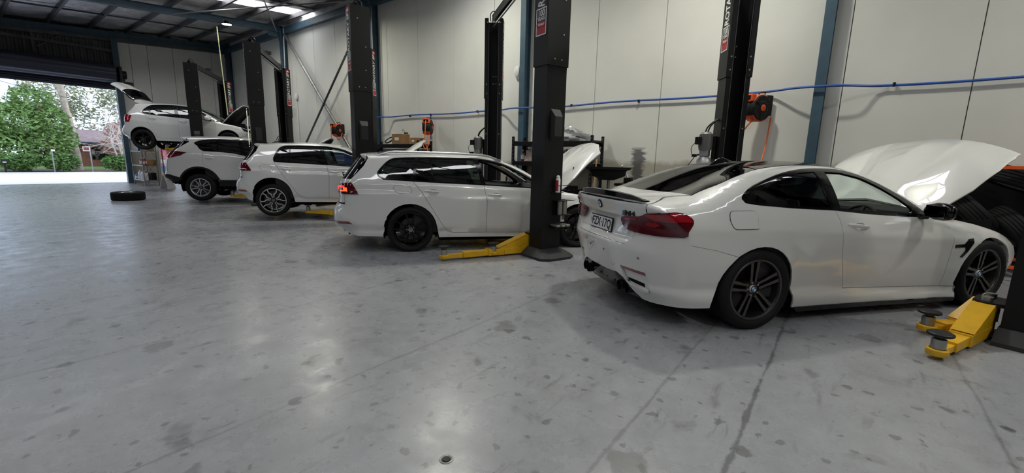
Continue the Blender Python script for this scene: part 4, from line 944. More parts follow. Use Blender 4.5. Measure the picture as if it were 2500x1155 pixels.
    edge = R3([(.43, .685), (.385, .685), (.34, .685)]) + [(q_c(xs(z), yS), z) for z in (.685, .62, .55, .48, .40)]
    corner = [(q_c(x, c.sy(x, z)), z) for x, z in bump] + R3(low) + edge + R3([(.40, .365), (.47, .30), (.55, .205)]) + [(q_c(x, c.sy(x, z)), z) for x, z in ((-.80, .20), (-.62, .205), (-.42, .21))] + [(q_c(x, c.sy(x, z)), z) for x, z in arch[::-1] if z < .642 and x < 0]
    vent = R3([(.375, .478), (.52, .476), (.655, .470), (.672, .40), (.668, .285), (.60, .268), (.45, .315), (.405, .40)])
    g = surf(B, 'c', corner, h=.028, gap=0, holes=[[(*p, .012) for p in vent]], rim=.02, hgap=0)
    y2 = yS + .015; cen = [(-y2, z) for z in (.684, .62, .55, .48, .395)] + [(-.15, .385), (.15, .385)] + [(y2, z) for z in (.395, .48, .55, .62, .684)]
    gc = surf(B, 'r', cen, h=.03, gap=0, rim=0, off=-.0008)
    skin('rear_bumper', [g, mir(g), gc], P, c.root)
    a, b = c.side('bumper_vent', [(*p, .012) for p in vent], P, 'c', off=-.024, gap=-.006, rim=0, h=.025)
    for m_, o_ in ((1, a), (-1, b)):
        def sub(nm, L, mt, off, rim=.012):
            g = surf(B, 'c', R3(L), off=off, rim=rim, gap=0, h=.02); skin(nm, [g if m_ == 1 else mir(g)], mt, o_)
        sub('reflector', [(.385, .474), (.52, .472), (.652, .466), (.648, .438), (.52, .446), (.405, .452)], 'reflector', -.008)
        sub('vent_slot', [(.44, .372), (.52, .368), (.615, .358), (.62, .328), (.53, .338), (.45, .350)], 'dark', -.020)
        sub('vent_lip', [(.43, .338), (.53, .328), (.64, .312), (.655, .285), (.60, .275), (.47, .318)], P, .002, .03)
    for y_, z_ in ((-.14, .575), (-.62, .592), (.14, .575), (.62, .592)):
        p = c.pt('r', y_, z_); nn = Vector((-1, 1.1 * y_ * abs(y_) * 1.4, 0)).normalized(); G().lathe([(.0, .0015), (.010, .0015), (.0105, -.002), (.0125, -.002), (.0128, .001), (.014, .0005)], n=18).xf(frame(p, (0, 0, 1), nn)).out('parking_sensor', 'grey_plastic', c.root)
    p = c.pt('r', -.27, .475); G().lathe([(.024, .0008), (.026, .0012), (.027, 0)], n=24).xf(frame(p, (0, 0, 1), (-1, -.1, 0))).out('tow_cap', 'grey_plastic', c.root)
    # diffuser with fins and four tail pipes
    dif = [(-.55, .24), (-.47, .33), (-.36, .40), (-.2, .40), (.2, .40), (.36, .40), (.47, .33), (.55, .24), (.50, .19), (-.50, .19)]
    d = c.one('rear_diffuser', dif, 'gloss_black', 'r', off=-.02, gap=0, rim=.02, h=.04)
    for y_ in (-.21, -.07, .07, .21):
        xr = float(c.pt('r', y_, .30).x); G().prism([(xr + .03, .37), (xr + .26, .19), (xr + .16, .185), (xr + .08, .22), (xr + .02, .29)], y_ - .009, y_ + .009, lambda u, v, h: Vector((u, h, v))).out('diffuser_fin', 'gloss_black', d)
    for y_ in (-.43, -.325, .325, .43):
        xr = float(c.pt('r', y_, .29).x); e = G().lathe([(.040, .30), (.046, .05), (.047, 0), (.044, -.006), (.041, 0), (.039, .2), (0, .22)], 'x', (xr - .0, y_, .275), 24).out('tail_pipe', 'alloy_black', c.root, True)
    # aerial fin
    fin = [(.16, 0), (.20, .03), (.26, .058), (.32, .062), (.42, .018), (.46, 0)]; V = []; n = len(fin)
    for s_ in (-1, -.45, 0, .45, 1):
        for (x, z) in fin: V.append((x, s_ * (.004 + .04 * min(1, (x - .155) / .12, (.47 - x) / .08)), float(c.pt('t', x, 0).z) - .004 + z * (1 - s_ * s_)))
    mo('aerial_fin', V, [(k * n + i, k * n + i + 1, k * n + n + i + 1, k * n + n + i) for k in range(4) for i in range(n - 1)], 'gloss_black', c.root, True, 60)
    handle(c, 1.075, .865, .25, P, -.03); mirror(c, 1.91, .985, 'gloss_black', 1.08)
    interior(c, 2.02, 1.15, .0, .28, .62, 1.22, dh=.11)
    # bonnet, bay, nose
    hood = sy([(2.24, .952), (2.42, .908), (2.70, .848), (3.0, .768), (3.2, .688), (3.31, .625)]); hd = hood + [(3.43, -.5), (3.49, -.25), (3.51, 0), (3.49, .25), (3.43, .5)] + [(x, -y) for x, y in hood[::-1]] + [(2.36, .42), (2.42, 0), (2.36, -.42)]
    bl = lambda x, y: .030 * np.exp(-((y / .40) ** 8)) * np.clip((x - 2.3) / .35, 0, 1) * np.clip((3.5 - x) / .5, 0, 1) * 1.0
    bonnet(c, hd, (2.33, .93), 54, 'plastic', P, bl); engine_bay(c, 2.38, 3.25, .90)
    nose = [(q_k(x, c.sy(x, z)), z) for x, z in ((3.21, .675), (3.33, .60), (3.28, .50), (3.19, .46))] + [(q_k(x, c.sy(x, z)), z) for x, z in arcp(2.812, .335, FA, 14, -18, 4)] + [(q_k(3.42, .62), .15), (q_k(float(c.pt('f', .45, .15).x), .45), .15)] + [(q_k(float(c.pt('f', .45, z).x), .45), z) for z in (.3, .45, .6, .66)]
    g = surf(B, 'k', nose, h=.05); gc = surf(B, 'f', [(-.45, .15), (.45, .15), (.45, .66), (-.45, .66)], gap=0, rim=0, h=.06); skin('front_bumper', [g, mir(g), gc], P, c.root)
    c.side('headlamp', [(q_k(3.22, .80), .672), (q_k(3.33, .75), .605), (q_k(3.45, .58), .60), (q_k(3.46, .52), .655)], 'glass_dark', 'k', off=.006, rim=.02, gap=0)
    for s_ in (-.16, .16): c.one('kidney_grille', [(s_ - .13, .66, .04), (s_ + .13, .66, .04), (s_ + .12, .50, .04), (s_ - .12, .50, .04)], 'gloss_black', 'f', off=.008, rim=.02, gap=0)
    underbody(c, -.60, 3.3, .12, .78, [(-.42, .42), (2.39, 3.23)])
    arch_liner(c, 0, .335, .40, .84); arch_liner(c, 2.812, .335, .40, .82)
    c.wheel(0, .349, .80, .349, .275, wheel_coupe); c.wheel(2.812, .345, .79, .345, .255, wheel_coupe, math.radians(0))
    return c
build_coupe()
# ------------------------------------------------------------------ the four hatchback bodies
def build_hatch(q):
    B = q['body']; c = CarB(q['name'], B, q['hub'], q['hdg'], q['yh'], q['z0'], q['label'], q.get('droop', 0)); P = q.get('paint', 'paint'); wb_ = q['wb']; RA = q['ra']; wz = q['wz']
    E = curve(q['E'], 4); iw4 = q['iw'] * 4; tg = crom_line(q['tg']); dlo = q['dlo']; rd = q['rear_door']; bd = q['bdiv']; fd = q['door_front']; zs = q['sill']; sy = lambda pts: [(x, -c.sy(x, z)) for x, z in pts]
    archR = arcp(0, wz, RA, q.get('a0', 10), q.get('a1', 170)); bump = q['bump']
    k = [i for i, p in enumerate(archR) if p[0] < bump[0][0] + 1e-6][0]
    # DLO given: top line rear->front then bottom line front->rear
    topl, botl = dlo
    dl = curve(topl, 3) + list(botl)
    # hole = doors + glazing
    hole = list(rd[::-1]) + [p for p in botl if p[0] < rd[0][0] - .01] + curve(topl, 3) + [fd[0]] + list(fd[1:])
    base = [(RA + .03, zs), (wb_ - RA - .05, zs - .01), (wb_ - RA - .06, fd[-1][1] - .01)]
    outer = base + list(fd[::-1]) + E[::-1] + tg + bump[::-1] + archR[:k][::-1]
    c.side('body_side', outer, P, holes=[hole], h=.05)
    H = q['handles']; c.side('rear_door', rd + list(bd[::-1]) + [p for p in botl if rd[0][0] + .01 < p[0] < bd[0][0] - .01], P, h=.05, holes=[cup_hole(*H[0])], hgap=0)
    c.side('front_door', list(bd) + list(fd[::-1]) + [p for p in botl if bd[0][0] + .01 < p[0] < fd[0][0] - .01], P, h=.05, holes=[cup_hole(*H[1])], hgap=0)
    c.glaze(dl, [p for p, m in q['panes']], [m for p, m in q['panes']])
    c.side('door_lining', [(rd[0][0], zs + .08), (fd[-1][0], zs + .08), (fd[-1][0], fd[0][1] - .06), (bd[0][0], bd[0][1] - .05), (rd[0][0], rd[0][1] - .05)], 'interior', off=-.05, h=.12, rim=0)
    fw = q['wing']; wing = list(fd) + [(wb_ - RA - .06, fd[-1][1] - .01)] + arcp(wb_, wz, RA, 170, 18) + fw
    c.side('front_wing', wing, P, h=.05)
    # roof, windscreen
    iw = iw4; rf = sy(E[:iw + 1]); sp = q['spoiler_x']
    c.one('roof', rf + [(x, -y) for x, y in rf[::-1]], P, 't', h=.06)
    c.one('roof_lining', inset(rf + [(x, -y) for x, y in rf[::-1]], .03), 'interior', 't', off=-.05, h=.12, rim=0)
    ws = sy(E[iw:]); xc = q['cowl']; c.one('windscreen', ws + [(xc - .03, -.35), (xc, 0), (xc - .03, .35)] + [(x, -y) for x, y in ws[::-1]] + [(E[iw][0] + .06, 0)], 'glass_clear', 't', h=.06, off=-.003)
    # tailgate: upper lip, glass, panel
    zg0, zg1, zb0, zt1 = q['tgz']; T = None
    if q.get('hatch_open'):
        hx, hz, an = q['hatch_open']; T = Matrix.Translation((hx, 0, hz)) @ Matrix.Rotation(math.radians(an), 4, 'Y') @ Matrix.Translation((-hx, 0, -hz))
    tgy = lambda z: c.sy(float(np.interp(z, [p[1] for p in tg[::-1]], [p[0] for p in tg[::-1]])), z) - .004
    zl = np.linspace(zt1, zg0, 7); glp = [(-tgy(z), z) for z in zl] + [(tgy(z), z) for z in zl[::-1]]
    root = empty('tailgate', (0, 0, 0), parent=c.root); rt = c.root; c.root = root
    c.one('tailgate_glass', glp, 'glass_dark', 'r', tf=T, h=.06, off=-.002)
    zl = np.linspace(zg0, zb0, 6); c.one('tailgate_panel', [(-tgy(z), z) for z in zl] + [(tgy(z), z) for z in zl[::-1]], P, 'r', tf=T, h=.06)
    if T is not None:
        g = surf(B, 'r', inset([(-tgy(z), z) for z in (zt1 - .05, zb0 + .05)] + [(tgy(z), z) for z in (zb0 + .05, zt1 - .05)], .05), off=-.03, h=.1, rim=0); skin('tailgate_lining', [(g[0], [f[::-1] for f in g[1]], -g[2])], 'plastic', root, T)
    c.root = rt
    lip = q['lip']; V = []; n = 16; yl = tgy(zt1) * .97
    for i in range(n + 1):
        y = -yl + 2 * yl * i / n; x1 = lip[0] + .05 * (abs(y) / yl) ** 3; za = float(c.pt('t', sp, y).z)
        for (x, z) in ((sp, za + .001), ((sp + x1) / 2, za + (lip[1] - za) * .45 - .02 * (abs(y) / yl) ** 2 * 0), (x1, lip[1] - .03 * (abs(y) / yl) ** 2.5), (x1 + .004, lip[1] - .016 - .03 * (abs(y) / yl) ** 2.5), (sp, za - .05)): V.append((x, y, z))
    F = [(i * 5 + k_, i * 5 + (k_ + 1) % 5, (i + 1) * 5 + (k_ + 1) % 5, (i + 1) * 5 + k_) for i in range(n) for k_ in range(5)] + [tuple(range(5)), tuple(range(n * 5, n * 5 + 5))]
    V2 = [T @ Vector(v) for v in V] if T is not None else V
    mo('roof_spoiler', V2, F, P, root, True, 40)
    if q.get('wiper'):
        p = c.pt('r', 0, zg0 + .02); g = G().cyl(p + Vector((.03, 0, 0)), p + Vector((-.04, 0, 0)), .02, 12); g.tube([p + Vector((-.035, 0, 0)), p + Vector((-.03, -.12, .04)), p + Vector((.02, -.38, .05))], .008, 6); g.out('rear_wiper', 'plastic', root, True)
    # tail lamps
    q3 = lambda L: [(q_c(x, y), z) for x, y, z in L]
    a, b = c.side('tail_lamp', q3(q['lamp']), q.get('lamp_m', 'lamp_dark'), 'c', off=.008, rim=.014, gap=0, h=.02)
    for nm, L, mt in q.get('lamp_parts', ()):
        g = surf(B, 'c', q3(L), off=.0125, rim=.005, gap=0, h=.02); skin(nm, [g], mt, a); skin(nm, [mir(g)], mt, b)
    # rear bumper
    yS = .45; zt_, zbm = bump[-1][1], q['bump_low']; xs = lambda z: float(c.pt('r', yS, z).x); zz = np.linspace(zt_, zbm, 6)
    edge = [(q_c(xs(z), yS), z) for z in zz]
    xb = float(c.pt('r', tgy(zt_), zt_).x)
    corner = [(q_c(x, c.sy(x, z)), z) for x, z in bump] + edge + [(q_c(x, c.sy(x, z)), z) for x, z in q['bump_bottom']] + [(q_c(x, c.sy(x, z)), z) for x, z in archR[::-1] if z < bump[0][1] and x < 0 and z > q['bump_bottom'][-1][1]]
    g = surf(B, 'c', corner, h=.045, gap=-.003); gc = surf(B, 'r', [(-yS, z) for z in zz] + [(yS, z) for z in zz[::-1]], gap=0, rim=0, h=.06)
    skin('rear_bumper', [g, mir(g), gc], P, c.root)
    dz = q['diff']; c.one('rear_valance', [(-.62, zbm + .02), (.62, zbm + .02), (.55, dz), (-.55, dz)], 'plastic', 'r', off=-.012, rim=.02, gap=0, h=.06)
    if q.get('refl'):
        c.side('bumper_reflector', q3(q['refl']), 'reflector', 'c', off=.004, rim=.008, gap=0, h=.03)
    for y_ in q.get('pipes', ()):
        xr = float(c.pt('r', y_, dz + .08).x); G().lathe([(.036, .30), (.040, .02), (.041, 0), (.037, -.004), (.035, .02), (0, .2)], 'x', (xr - .01, y_, dz + .09), 20).out('tail_pipe', 'chrome', c.root, True)
    if q.get('fuel'):
        c.one('fuel_flap_gap', q['fuel'], 'dark', 's', off=.0015, gap=-.0035, rim=0, h=.02); c.one('fuel_flap', q['fuel'], P, 's', off=.004, gap=0, rim=0, h=.02)
    for (x, z) in q['handles']: handle(c, x, z, .21, P, -.012)
    mirror(c, *q['mirror'], P)
    interior(c, *q['int'])
    # front end
    ep = q['bonnet_edge']; hd0 = sy(ep); xf = q['nose']; hd = hd0 + [(xf - .04, -.5), (xf, -.25), (xf + .01, 0), (xf, .25), (xf - .04, .5)] + [(x, -y) for x, y in hd0[::-1]] + [(xc - .02, .4), (xc, 0), (xc - .02, -.4)]
    bonnet(c, hd, q['hinge'], q['bang'], 'plastic', P); engine_bay(c, xc, xf - .15, ep[0][1], .60)
    h1, h2, h3, h4 = q['fb']; pr = [(q_k(x, c.sy(x, z)), z) for x, z in (h1, h2, h3)] + [(q_k(x, c.sy(x, z)), z) for x, z in arcp(wb_, wz, RA, 16, -10, 4)]
    xf_ = lambda z: float(c.pt('f', .42, z).x); pr += [(q_k(xf_(h4) - .10, .62), h4)] + [(q_k(xf_(z), .42), z) for z in np.linspace(h4, h1[1], 5)]
    g = surf(B, 'k', pr, h=.06); gc = surf(B, 'f', [(-.42, h4), (.42, h4), (.42, h1[1]), (-.42, h1[1])], gap=0, rim=0, h=.08); skin('front_bumper', [g, mir(g), gc], P, c.root)
    hl = [(q_k(x, y), z) for x, y, z in q['headlamp']]; a, b = c.side('headlamp', hl, 'gloss_black', 'k', off=.006, rim=.03, gap=0, h=.04)
    for m_, o_ in ((-1, a), (1, b)):
        x, y, z = q['beam']; G().lathe([(0, .02), (.03, .022), (.05, .03), (.06, .02), (.062, 0)], 'x', (x, m_ * y, z), 20).out('headlamp_lens', 'chrome', o_, True)
    c.one('grille', q['grille'], 'gloss_black', 'f', off=.006, rim=.02, gap=0, h=.06)
    underbody(c, q['ub'][0], q['ub'][1], q['ub'][2], .74, [(-RA - .04, RA + .04), (wb_ - RA - .04, wb_ + RA + .04)])
    arch_liner(c, 0, wz, RA + .015, q['al']); arch_liner(c, wb_, wz, RA + .015, q['al'])
    R, wd_, yw = q['wheel']; c.wheel(0, wz, yw, R, wd_, q['style']); c.wheel(wb_, wz, yw, R, wd_, q['style'])
    return c
def vw(wagon, **k):
    d = 0 if wagon else .35
    E = [(-.60 + d, 1.385), (-.51 + d * .8, 1.397), (-.2 + d * .5, 1.408), (.23, 1.417), (.75, 1.422), (1.06, 1.413), (1.32, 1.375), (1.65, 1.26), (1.95, 1.105), (2.16, .985)]
    tg = ([(-.57, 1.355), (-.63, 1.24), (-.72, 1.14), (-.81, 1.045), (-.87, .95), (-.89, .83), (-.89, .70)] if wagon else [(-.235, 1.355), (-.28, 1.24), (-.37, 1.13), (-.455, 1.045), (-.515, .95), (-.535, .83), (-.54, .70)])
    if wagon:
        top = [(-.43, 1.09), (-.445, 1.15), (-.37, 1.25), (-.27, 1.335), (-.15, 1.362), (.2, 1.378), (.9, 1.382), (1.12, 1.368), (1.4, 1.312), (1.68, 1.19), (1.92, 1.06), (2.06, .965)]
        bot = [(2.03, .935), (1.85, .945), (1.08, .985), (.34, 1.015), (.05, 1.03), (-.36, 1.05)]
        rd = [(.05, 1.03), (.18, .86), (.48, .37), (.54, .305), (.62, .275), (1.12, .27)]
        panes = [([(-.415, 1.10), (-.425, 1.15), (-.35, 1.25), (-.26, 1.325), (-.14, 1.348), (.085, 1.36), (.03, 1.055), (-.34, 1.072)], 'glass_mid'), ([(.125, 1.355), (.285, 1.362), (.335, 1.035), (.075, 1.048)], 'glass_mid'), ([(.31, 1.363), (.955, 1.366), (1.045, 1.003), (.36, 1.033)], 'glass_mid'), ([(1.02, 1.362), (1.12, 1.35), (1.4, 1.29), (1.66, 1.17), (1.86, 1.06), (1.95, .985), (1.93, .957), (1.11, 1.0)], None)]
    else:
        top = [(.045, 1.065), (.05, 1.13), (.125, 1.29), (.20, 1.35), (.33, 1.372), (.89, 1.382), (1.12, 1.368), (1.4, 1.312), (1.68, 1.19), (1.92, 1.06), (2.06, .965)]
        bot = [(2.03, .935), (1.85, .945), (1.06, .985), (.34, 1.015), (.07, 1.028)]
        rd = [(.06, 1.026), (.22, .76), (.47, .39), (.53, .325), (.60, .29), (1.08, .285)]
        panes = [([(.075, 1.07), (.075, 1.13), (.15, 1.285), (.21, 1.335), (.325, 1.355), (.345, 1.035), (.09, 1.048)], 'glass_mid'), ([(.355, 1.358), (.90, 1.366), (1.01, 1.003), (.375, 1.033)], 'glass_mid'), ([(.985, 1.362), (1.12, 1.35), (1.4, 1.29), (1.66, 1.17), (1.86, 1.06), (1.95, .985), (1.93, .957), (1.085, 1.0)], 'glass_clear')]
    xb = 1.08 if wagon else 1.06; xo = 1.12 if wagon else 1.08
    rx = 0 if wagon else .35; lx = -rx if False else rx
    L = lambda pts: [(x + rx, y, z) for x, y, z in pts]
    q = dict(E=E, iw=6, tg=tg, dlo=(top, bot), rear_door=rd, bdiv=[(xb, .985), (xb + .045, .76), (xo, rd[-1][1])], door_front=[(2.06, .935), (2.13, .84), (2.145, .6), (2.13, .265)], sill=.205, wb=2.63, wz=.328, ra=.382,
        panes=panes, wing=[(3.05, .44), (3.2, .46), (3.24, .60), (3.15, .72), (3.0, .77), (2.6, .853), (2.40, .885), (2.22, .945)], spoiler_x=-.60 + d, lip=(-.715 + d * .94, 1.413), tgz=(1.055, .70, .72, 1.355),
        cowl=2.27, bump=[(-.335, .49), (-.55, .60), (-.75 + rx * .6, .665), (-.89 + rx, .70)], bump_low=.36, bump_bottom=[(-.92 + rx, .30), (-.75 + rx * .8, .25), (-.39, .235)], diff=.22,
        lamp=L([(-1.03, .50, .965), (-.98, .72, .985), (-.80, .86, 1.005), (-.755, .875, .93), (-.705, .89, .845), (-.98, .74, .848), (-1.035, .52, .86)]),
        refl=L([(-1.08, .60, .465), (-.85, .855, .458), (-.80, .855, .42), (-1.02, .72, .425)]), fuel=[(-.24, .965, .05), (-.02, .985, .05), (.035, .905, .03), (.01, .862, .03), (-.19, .862, .06)] if wagon else [(-.22, .965, .05), (-.03, .98, .05), (.03, .90, .03), (.0, .858, .03), (-.17, .855, .06)],
        handles=[(.31, .893), (1.25, .845)] if wagon else [(.29, .89), (1.21, .845)], mirror=(1.93, .985), int=(2.0, 1.25, .05, .30, .62, 1.30),
        bonnet_edge=[(2.24, .94), (2.40, .888), (2.6, .855), (3.0, .772), (3.15, .722)], nose=3.36, hinge=(2.32, .955), bang=q_bang(wagon), fb=((3.15, .70), (3.24, .60), (3.2, .46), .2), headlamp=[(3.05, .83, .74), (3.26, .74, .72), (3.36, .55, .70), (3.38, .52, .62), (3.26, .75, .60), (3.1, .84, .66)], beam=(3.27, .66, .66),
        grille=[(-.5, .70), (.5, .70), (.5, .60), (-.5, .60)], ub=(-.72 + rx * .7, 3.2, .14), al=.82, wheel=(.333, .225, .775))
    q.update(k); return q
def q_bang(wagon): return 56 if wagon else 50
bar = lambda a, b: None
wag = build_hatch(vw(True, name='station_wagon', body=body_hatch(True), hub=(4.02, 4.94), hdg=-38.5, yh=-.87, z0=0, label='white station wagon with roof rails, black wheels and glowing tail lamps', style=wheel_wagon, wiper=True, pipes=(-.52, -.42, .42, .52),
    lamp_parts=[('lamp_bar', [(-1.025, .58, .945), (-.97, .73, .957), (-.88, .805, .96), (-.87, .81, .935), (-.96, .735, .93), (-1.03, .58, .92)], 'lamp_lit'), ('lamp_hook', [(-.90, .79, .935), (-.84, .83, .935), (-.83, .84, .88), (-.97, .74, .878), (-.97, .74, .895), (-.88, .80, .898)], 'lamp_amber'), ('lamp_low', [(-1.03, .56, .912), (-.99, .70, .918), (-.99, .70, .90), (-1.03, .56, .892)], 'lamp_lit')]))
def roof_rails(c):
    for sd in (-1, 1):
        pts = []
        for x in np.linspace(-.45, 1.42, 24):
            t = (x + .45) / 1.87; z = float(c.pt('t', x, .60 if x < 1.0 else .60 - .10 * (x - 1.0)).z); h = .050 * min(1, t / .10, (1 - t) / .14); pts.append((x, sd * (.60 if x < 1.0 else .60 - .10 * (x - 1.0)), z + h - .004))
        o = G().tube(pts, .017, 8).out('roof_rail', 'alloy', c.root, True)
        for x in (-.40, 1.34): z = float(c.pt('t', x, .59).z); G().box((x, sd * .598, z + .015), (.09, .024, .04)).out('rail_foot', 'alloy', o)
roof_rails(wag)
golf = build_hatch(vw(False, name='hatchback_car', body=body_hatch(False), hub=(4.05, 9.35), hdg=-37.2, yh=-.86, z0=.185, droop=.085, label='white hatchback with two-tone spoked wheels hanging off the floor, beside the station wagon', style=wheel_golf, wiper=True,
    lamp_parts=[('lamp_upper', [(-.64, .60, .945), (-.50, .81, .97), (-.46, .85, .90), (-.62, .70, .895)], 'lamp_red'), ('lamp_bar', [(-.66, .58, .889), (-.46, .855, .893), (-.44, .865, .875), (-.65, .60, .872)], 'badge_white'), ('lamp_lower', [(-.65, .58, .868), (-.44, .87, .87), (-.43, .87, .85), (-.65, .60, .855)], 'lamp_red')]))
# small hatchback raised high, tailgate open
Lp = [(-.57, .50, 1.01), (-.50, .68, 1.015), (-.34, .795, 1.018), (-.235, .815, 1.0), (-.30, .83, .79), (-.40, .81, .785), (-.58, .52, .79)]
polo = build_hatch(dict(name='small_hatchback_car', body=body_polo(), hub=(4.01, 18.3), hdg=-37.2, yh=-.82, z0=1.50, droop=.06, label='small white hatchback raised high on a lift with tailgate and bonnet open', paint='paint', wb=2.47, wz=.30, ra=.345,
    E=[(-.18, 1.375), (-.05, 1.393), (.2, 1.412), (.5, 1.424), (.8, 1.427), (1.1, 1.412), (1.32, 1.37), (1.6, 1.265), (1.85, 1.13), (2.05, 1.01), (2.14, .955)], iw=6, tg=[(-.17, 1.345), (-.22, 1.24), (-.31, 1.13), (-.37, 1.03), (-.42, .95), (-.45, .80), (-.47, .68)],
    dlo=([(.05, 1.09), (.045, 1.15), (.12, 1.25), (.24, 1.345), (.45, 1.378), (.82, 1.392), (1.15, 1.378), (1.42, 1.32), (1.68, 1.20), (1.92, 1.06), (2.08, .955)], [(2.06, .905), (1.73, .935), (1.05, .975), (.28, 1.035), (.13, 1.055)]),
    rear_door=[(.13, 1.053), (.21, .79), (.34, .47), (.42, .35), (.50, .305), (1.03, .30)], bdiv=[(1.05, .975), (1.06, .76), (1.03, .30)], door_front=[(2.08, .90), (2.10, .80), (2.11, .55), (2.09, .29)], sill=.215,
    panes=[([(.075, 1.10), (.075, 1.15), (.14, 1.24), (.20, 1.29), (.24, 1.06), (.15, 1.075)], 'glass_mid'), ([(.235, 1.31), (.27, 1.335), (.45, 1.363), (.86, 1.375), (.98, 1.0), (.29, 1.055)], 'glass_mid'), ([(.96, 1.37), (1.15, 1.358), (1.42, 1.295), (1.66, 1.18), (1.88, 1.05), (1.97, .975), (1.94, .94), (1.08, .995)], 'glass_clear')],
    wing=[(2.86, .42), (2.98, .45), (3.02, .56), (2.98, .66), (2.84, .745), (2.6, .805), (2.34, .85), (2.2, .91)], spoiler_x=-.18, lip=(-.30, 1.398), tgz=(1.03, .70, .70, 1.345), hatch_open=(-.16, 1.40, 110), cowl=2.24,
    bump=[(-.31, .455), (-.42, .58), (-.47, .68)], bump_low=.36, bump_bottom=[(-.52, .30), (-.42, .26), (-.355, .245)], diff=.24, lamp=Lp, lamp_m='lamp_red', lamp_parts=[('lamp_inner', [(-.55, .56, .93), (-.36, .79, .94), (-.38, .80, .86), (-.56, .56, .86)], 'lamp_dark')],
    handles=[(.32, .925), (1.18, .87)], mirror=(1.93, .985), int=(1.95, 1.2, .05, .30, .58, 1.28), bonnet_edge=[(2.2, .908), (2.34, .853), (2.6, .808), (2.84, .748), (2.93, .70)], nose=3.10, hinge=(2.28, .92), bang=58, fb=((2.94, .68), (3.02, .56), (2.98, .45), .2),
    headlamp=[(2.86, .76, .735), (3.0, .70, .73), (3.14, .50, .70), (3.18, .48, .60), (3.06, .70, .57), (2.94, .775, .62)], beam=(3.07, .60, .65), grille=[(-.45, .68), (.45, .68), (.45, .58), (-.45, .58)], ub=(-.42, 3.0, .15), al=.76, wheel=(.322, .215, .715), style=wheel_polo))
# white SUV
suv = build_hatch(dict(name='suv_car', body=body_suv(), hub=(4.12, 13.77), hdg=-37.2, yh=-.88, z0=.14, droop=.06, label='white SUV with black wheel arch cladding and silver wheels, behind the hatchback', paint='paint', wb=2.70, wz=.36, ra=.455, a0=12, a1=168,
    E=[(-.30, 1.605), (-.1, 1.625), (.2, 1.645), (.6, 1.652), (.95, 1.64), (1.22, 1.605), (1.4, 1.56), (1.7, 1.43), (2.0, 1.265), (2.2, 1.15)], iw=6, tg=[(-.22, 1.55), (-.21, 1.50), (-.38, 1.38), (-.56, 1.255), (-.66, 1.12), (-.70, .95), (-.72, .72)],
    dlo=([(.0, 1.40), (-.085, 1.475), (-.02, 1.52), (.10, 1.56), (.37, 1.592), (.72, 1.612), (1.0, 1.612), (1.25, 1.585), (1.5, 1.51), (1.75, 1.385), (1.98, 1.23), (2.1, 1.135)], [(2.08, 1.085), (1.7, 1.125), (1.12, 1.165), (.84, 1.225), (.49, 1.255), (.15, 1.265), (.05, 1.325)]),
    rear_door=[(.13, 1.264), (.11, .96), (.25, .83), (.40, .66), (.49, .51), (1.10, .505)], bdiv=[(1.12, 1.165), (1.13, .9), (1.10, .505)], door_front=[(2.12, 1.08), (2.16, .98), (2.17, .75), (2.13, .50)], sill=.42,
    panes=[([(.03, 1.40), (-.05, 1.475), (.10, 1.545), (.34, 1.574), (.43, 1.578), (.455, 1.275), (.16, 1.285), (.075, 1.345)], 'glass_dark'), ([(.465, 1.578), (.72, 1.596), (.93, 1.597), (1.03, 1.20), (.84, 1.243), (.49, 1.273)], 'glass_dark'), ([(1.0, 1.596), (1.25, 1.568), (1.5, 1.49), (1.73, 1.37), (1.95, 1.215), (1.98, 1.13), (1.15, 1.185)], 'glass_dark')],
    wing=[(3.2, .52), (3.33, .56), (3.36, .78), (3.25, .90), (3.1, .955), (2.7, 1.02), (2.42, 1.065), (2.28, 1.12)], spoiler_x=-.30, lip=(-.52, 1.625), tgz=(1.26, .72, .72, 1.54), cowl=2.31, wiper=True,
    bump=[(-.40, .60), (-.55, .66), (-.72, .72)], bump_low=.60, bump_bottom=[(-.70, .64), (-.60, .60), (-.445, .555)], diff=.36, lamp=[(-.80, .58, 1.24), (-.63, .79, 1.262), (-.45, .875, 1.25), (-.245, .90, 1.222), (-.39, .905, 1.135), (-.62, .885, 1.075), (-.82, .58, 1.10)], lamp_m='lamp_dark', lamp_parts=[('lamp_lower', [(-.80, .62, 1.15), (-.60, .87, 1.15), (-.40, .90, 1.16), (-.60, .89, 1.09), (-.81, .62, 1.11)], 'lamp_red')],
    handles=[(.29, 1.09), (1.25, 1.05)], mirror=(2.0, 1.13), int=(2.1, 1.3, .1, .50, .62, 1.50), bonnet_edge=[(2.28, 1.118), (2.42, 1.068), (2.7, 1.023), (3.1, .958), (3.25, .90)], nose=3.44, hinge=(2.36, 1.115), bang=47, fb=((3.25, .88), (3.36, .78), (3.33, .56), .34),
    headlamp=[(3.15, .86, .93), (3.35, .76, .92), (3.5, .55, .88), (3.52, .52, .80), (3.4, .74, .80), (3.25, .84, .84)], beam=(3.4, .66, .86), grille=[(-.45, .86), (.45, .86), (.35, .60), (-.35, .60)], ub=(-.62, 3.3, .24), al=.84, wheel=(.362, .225, .80), style=wheel_suv))
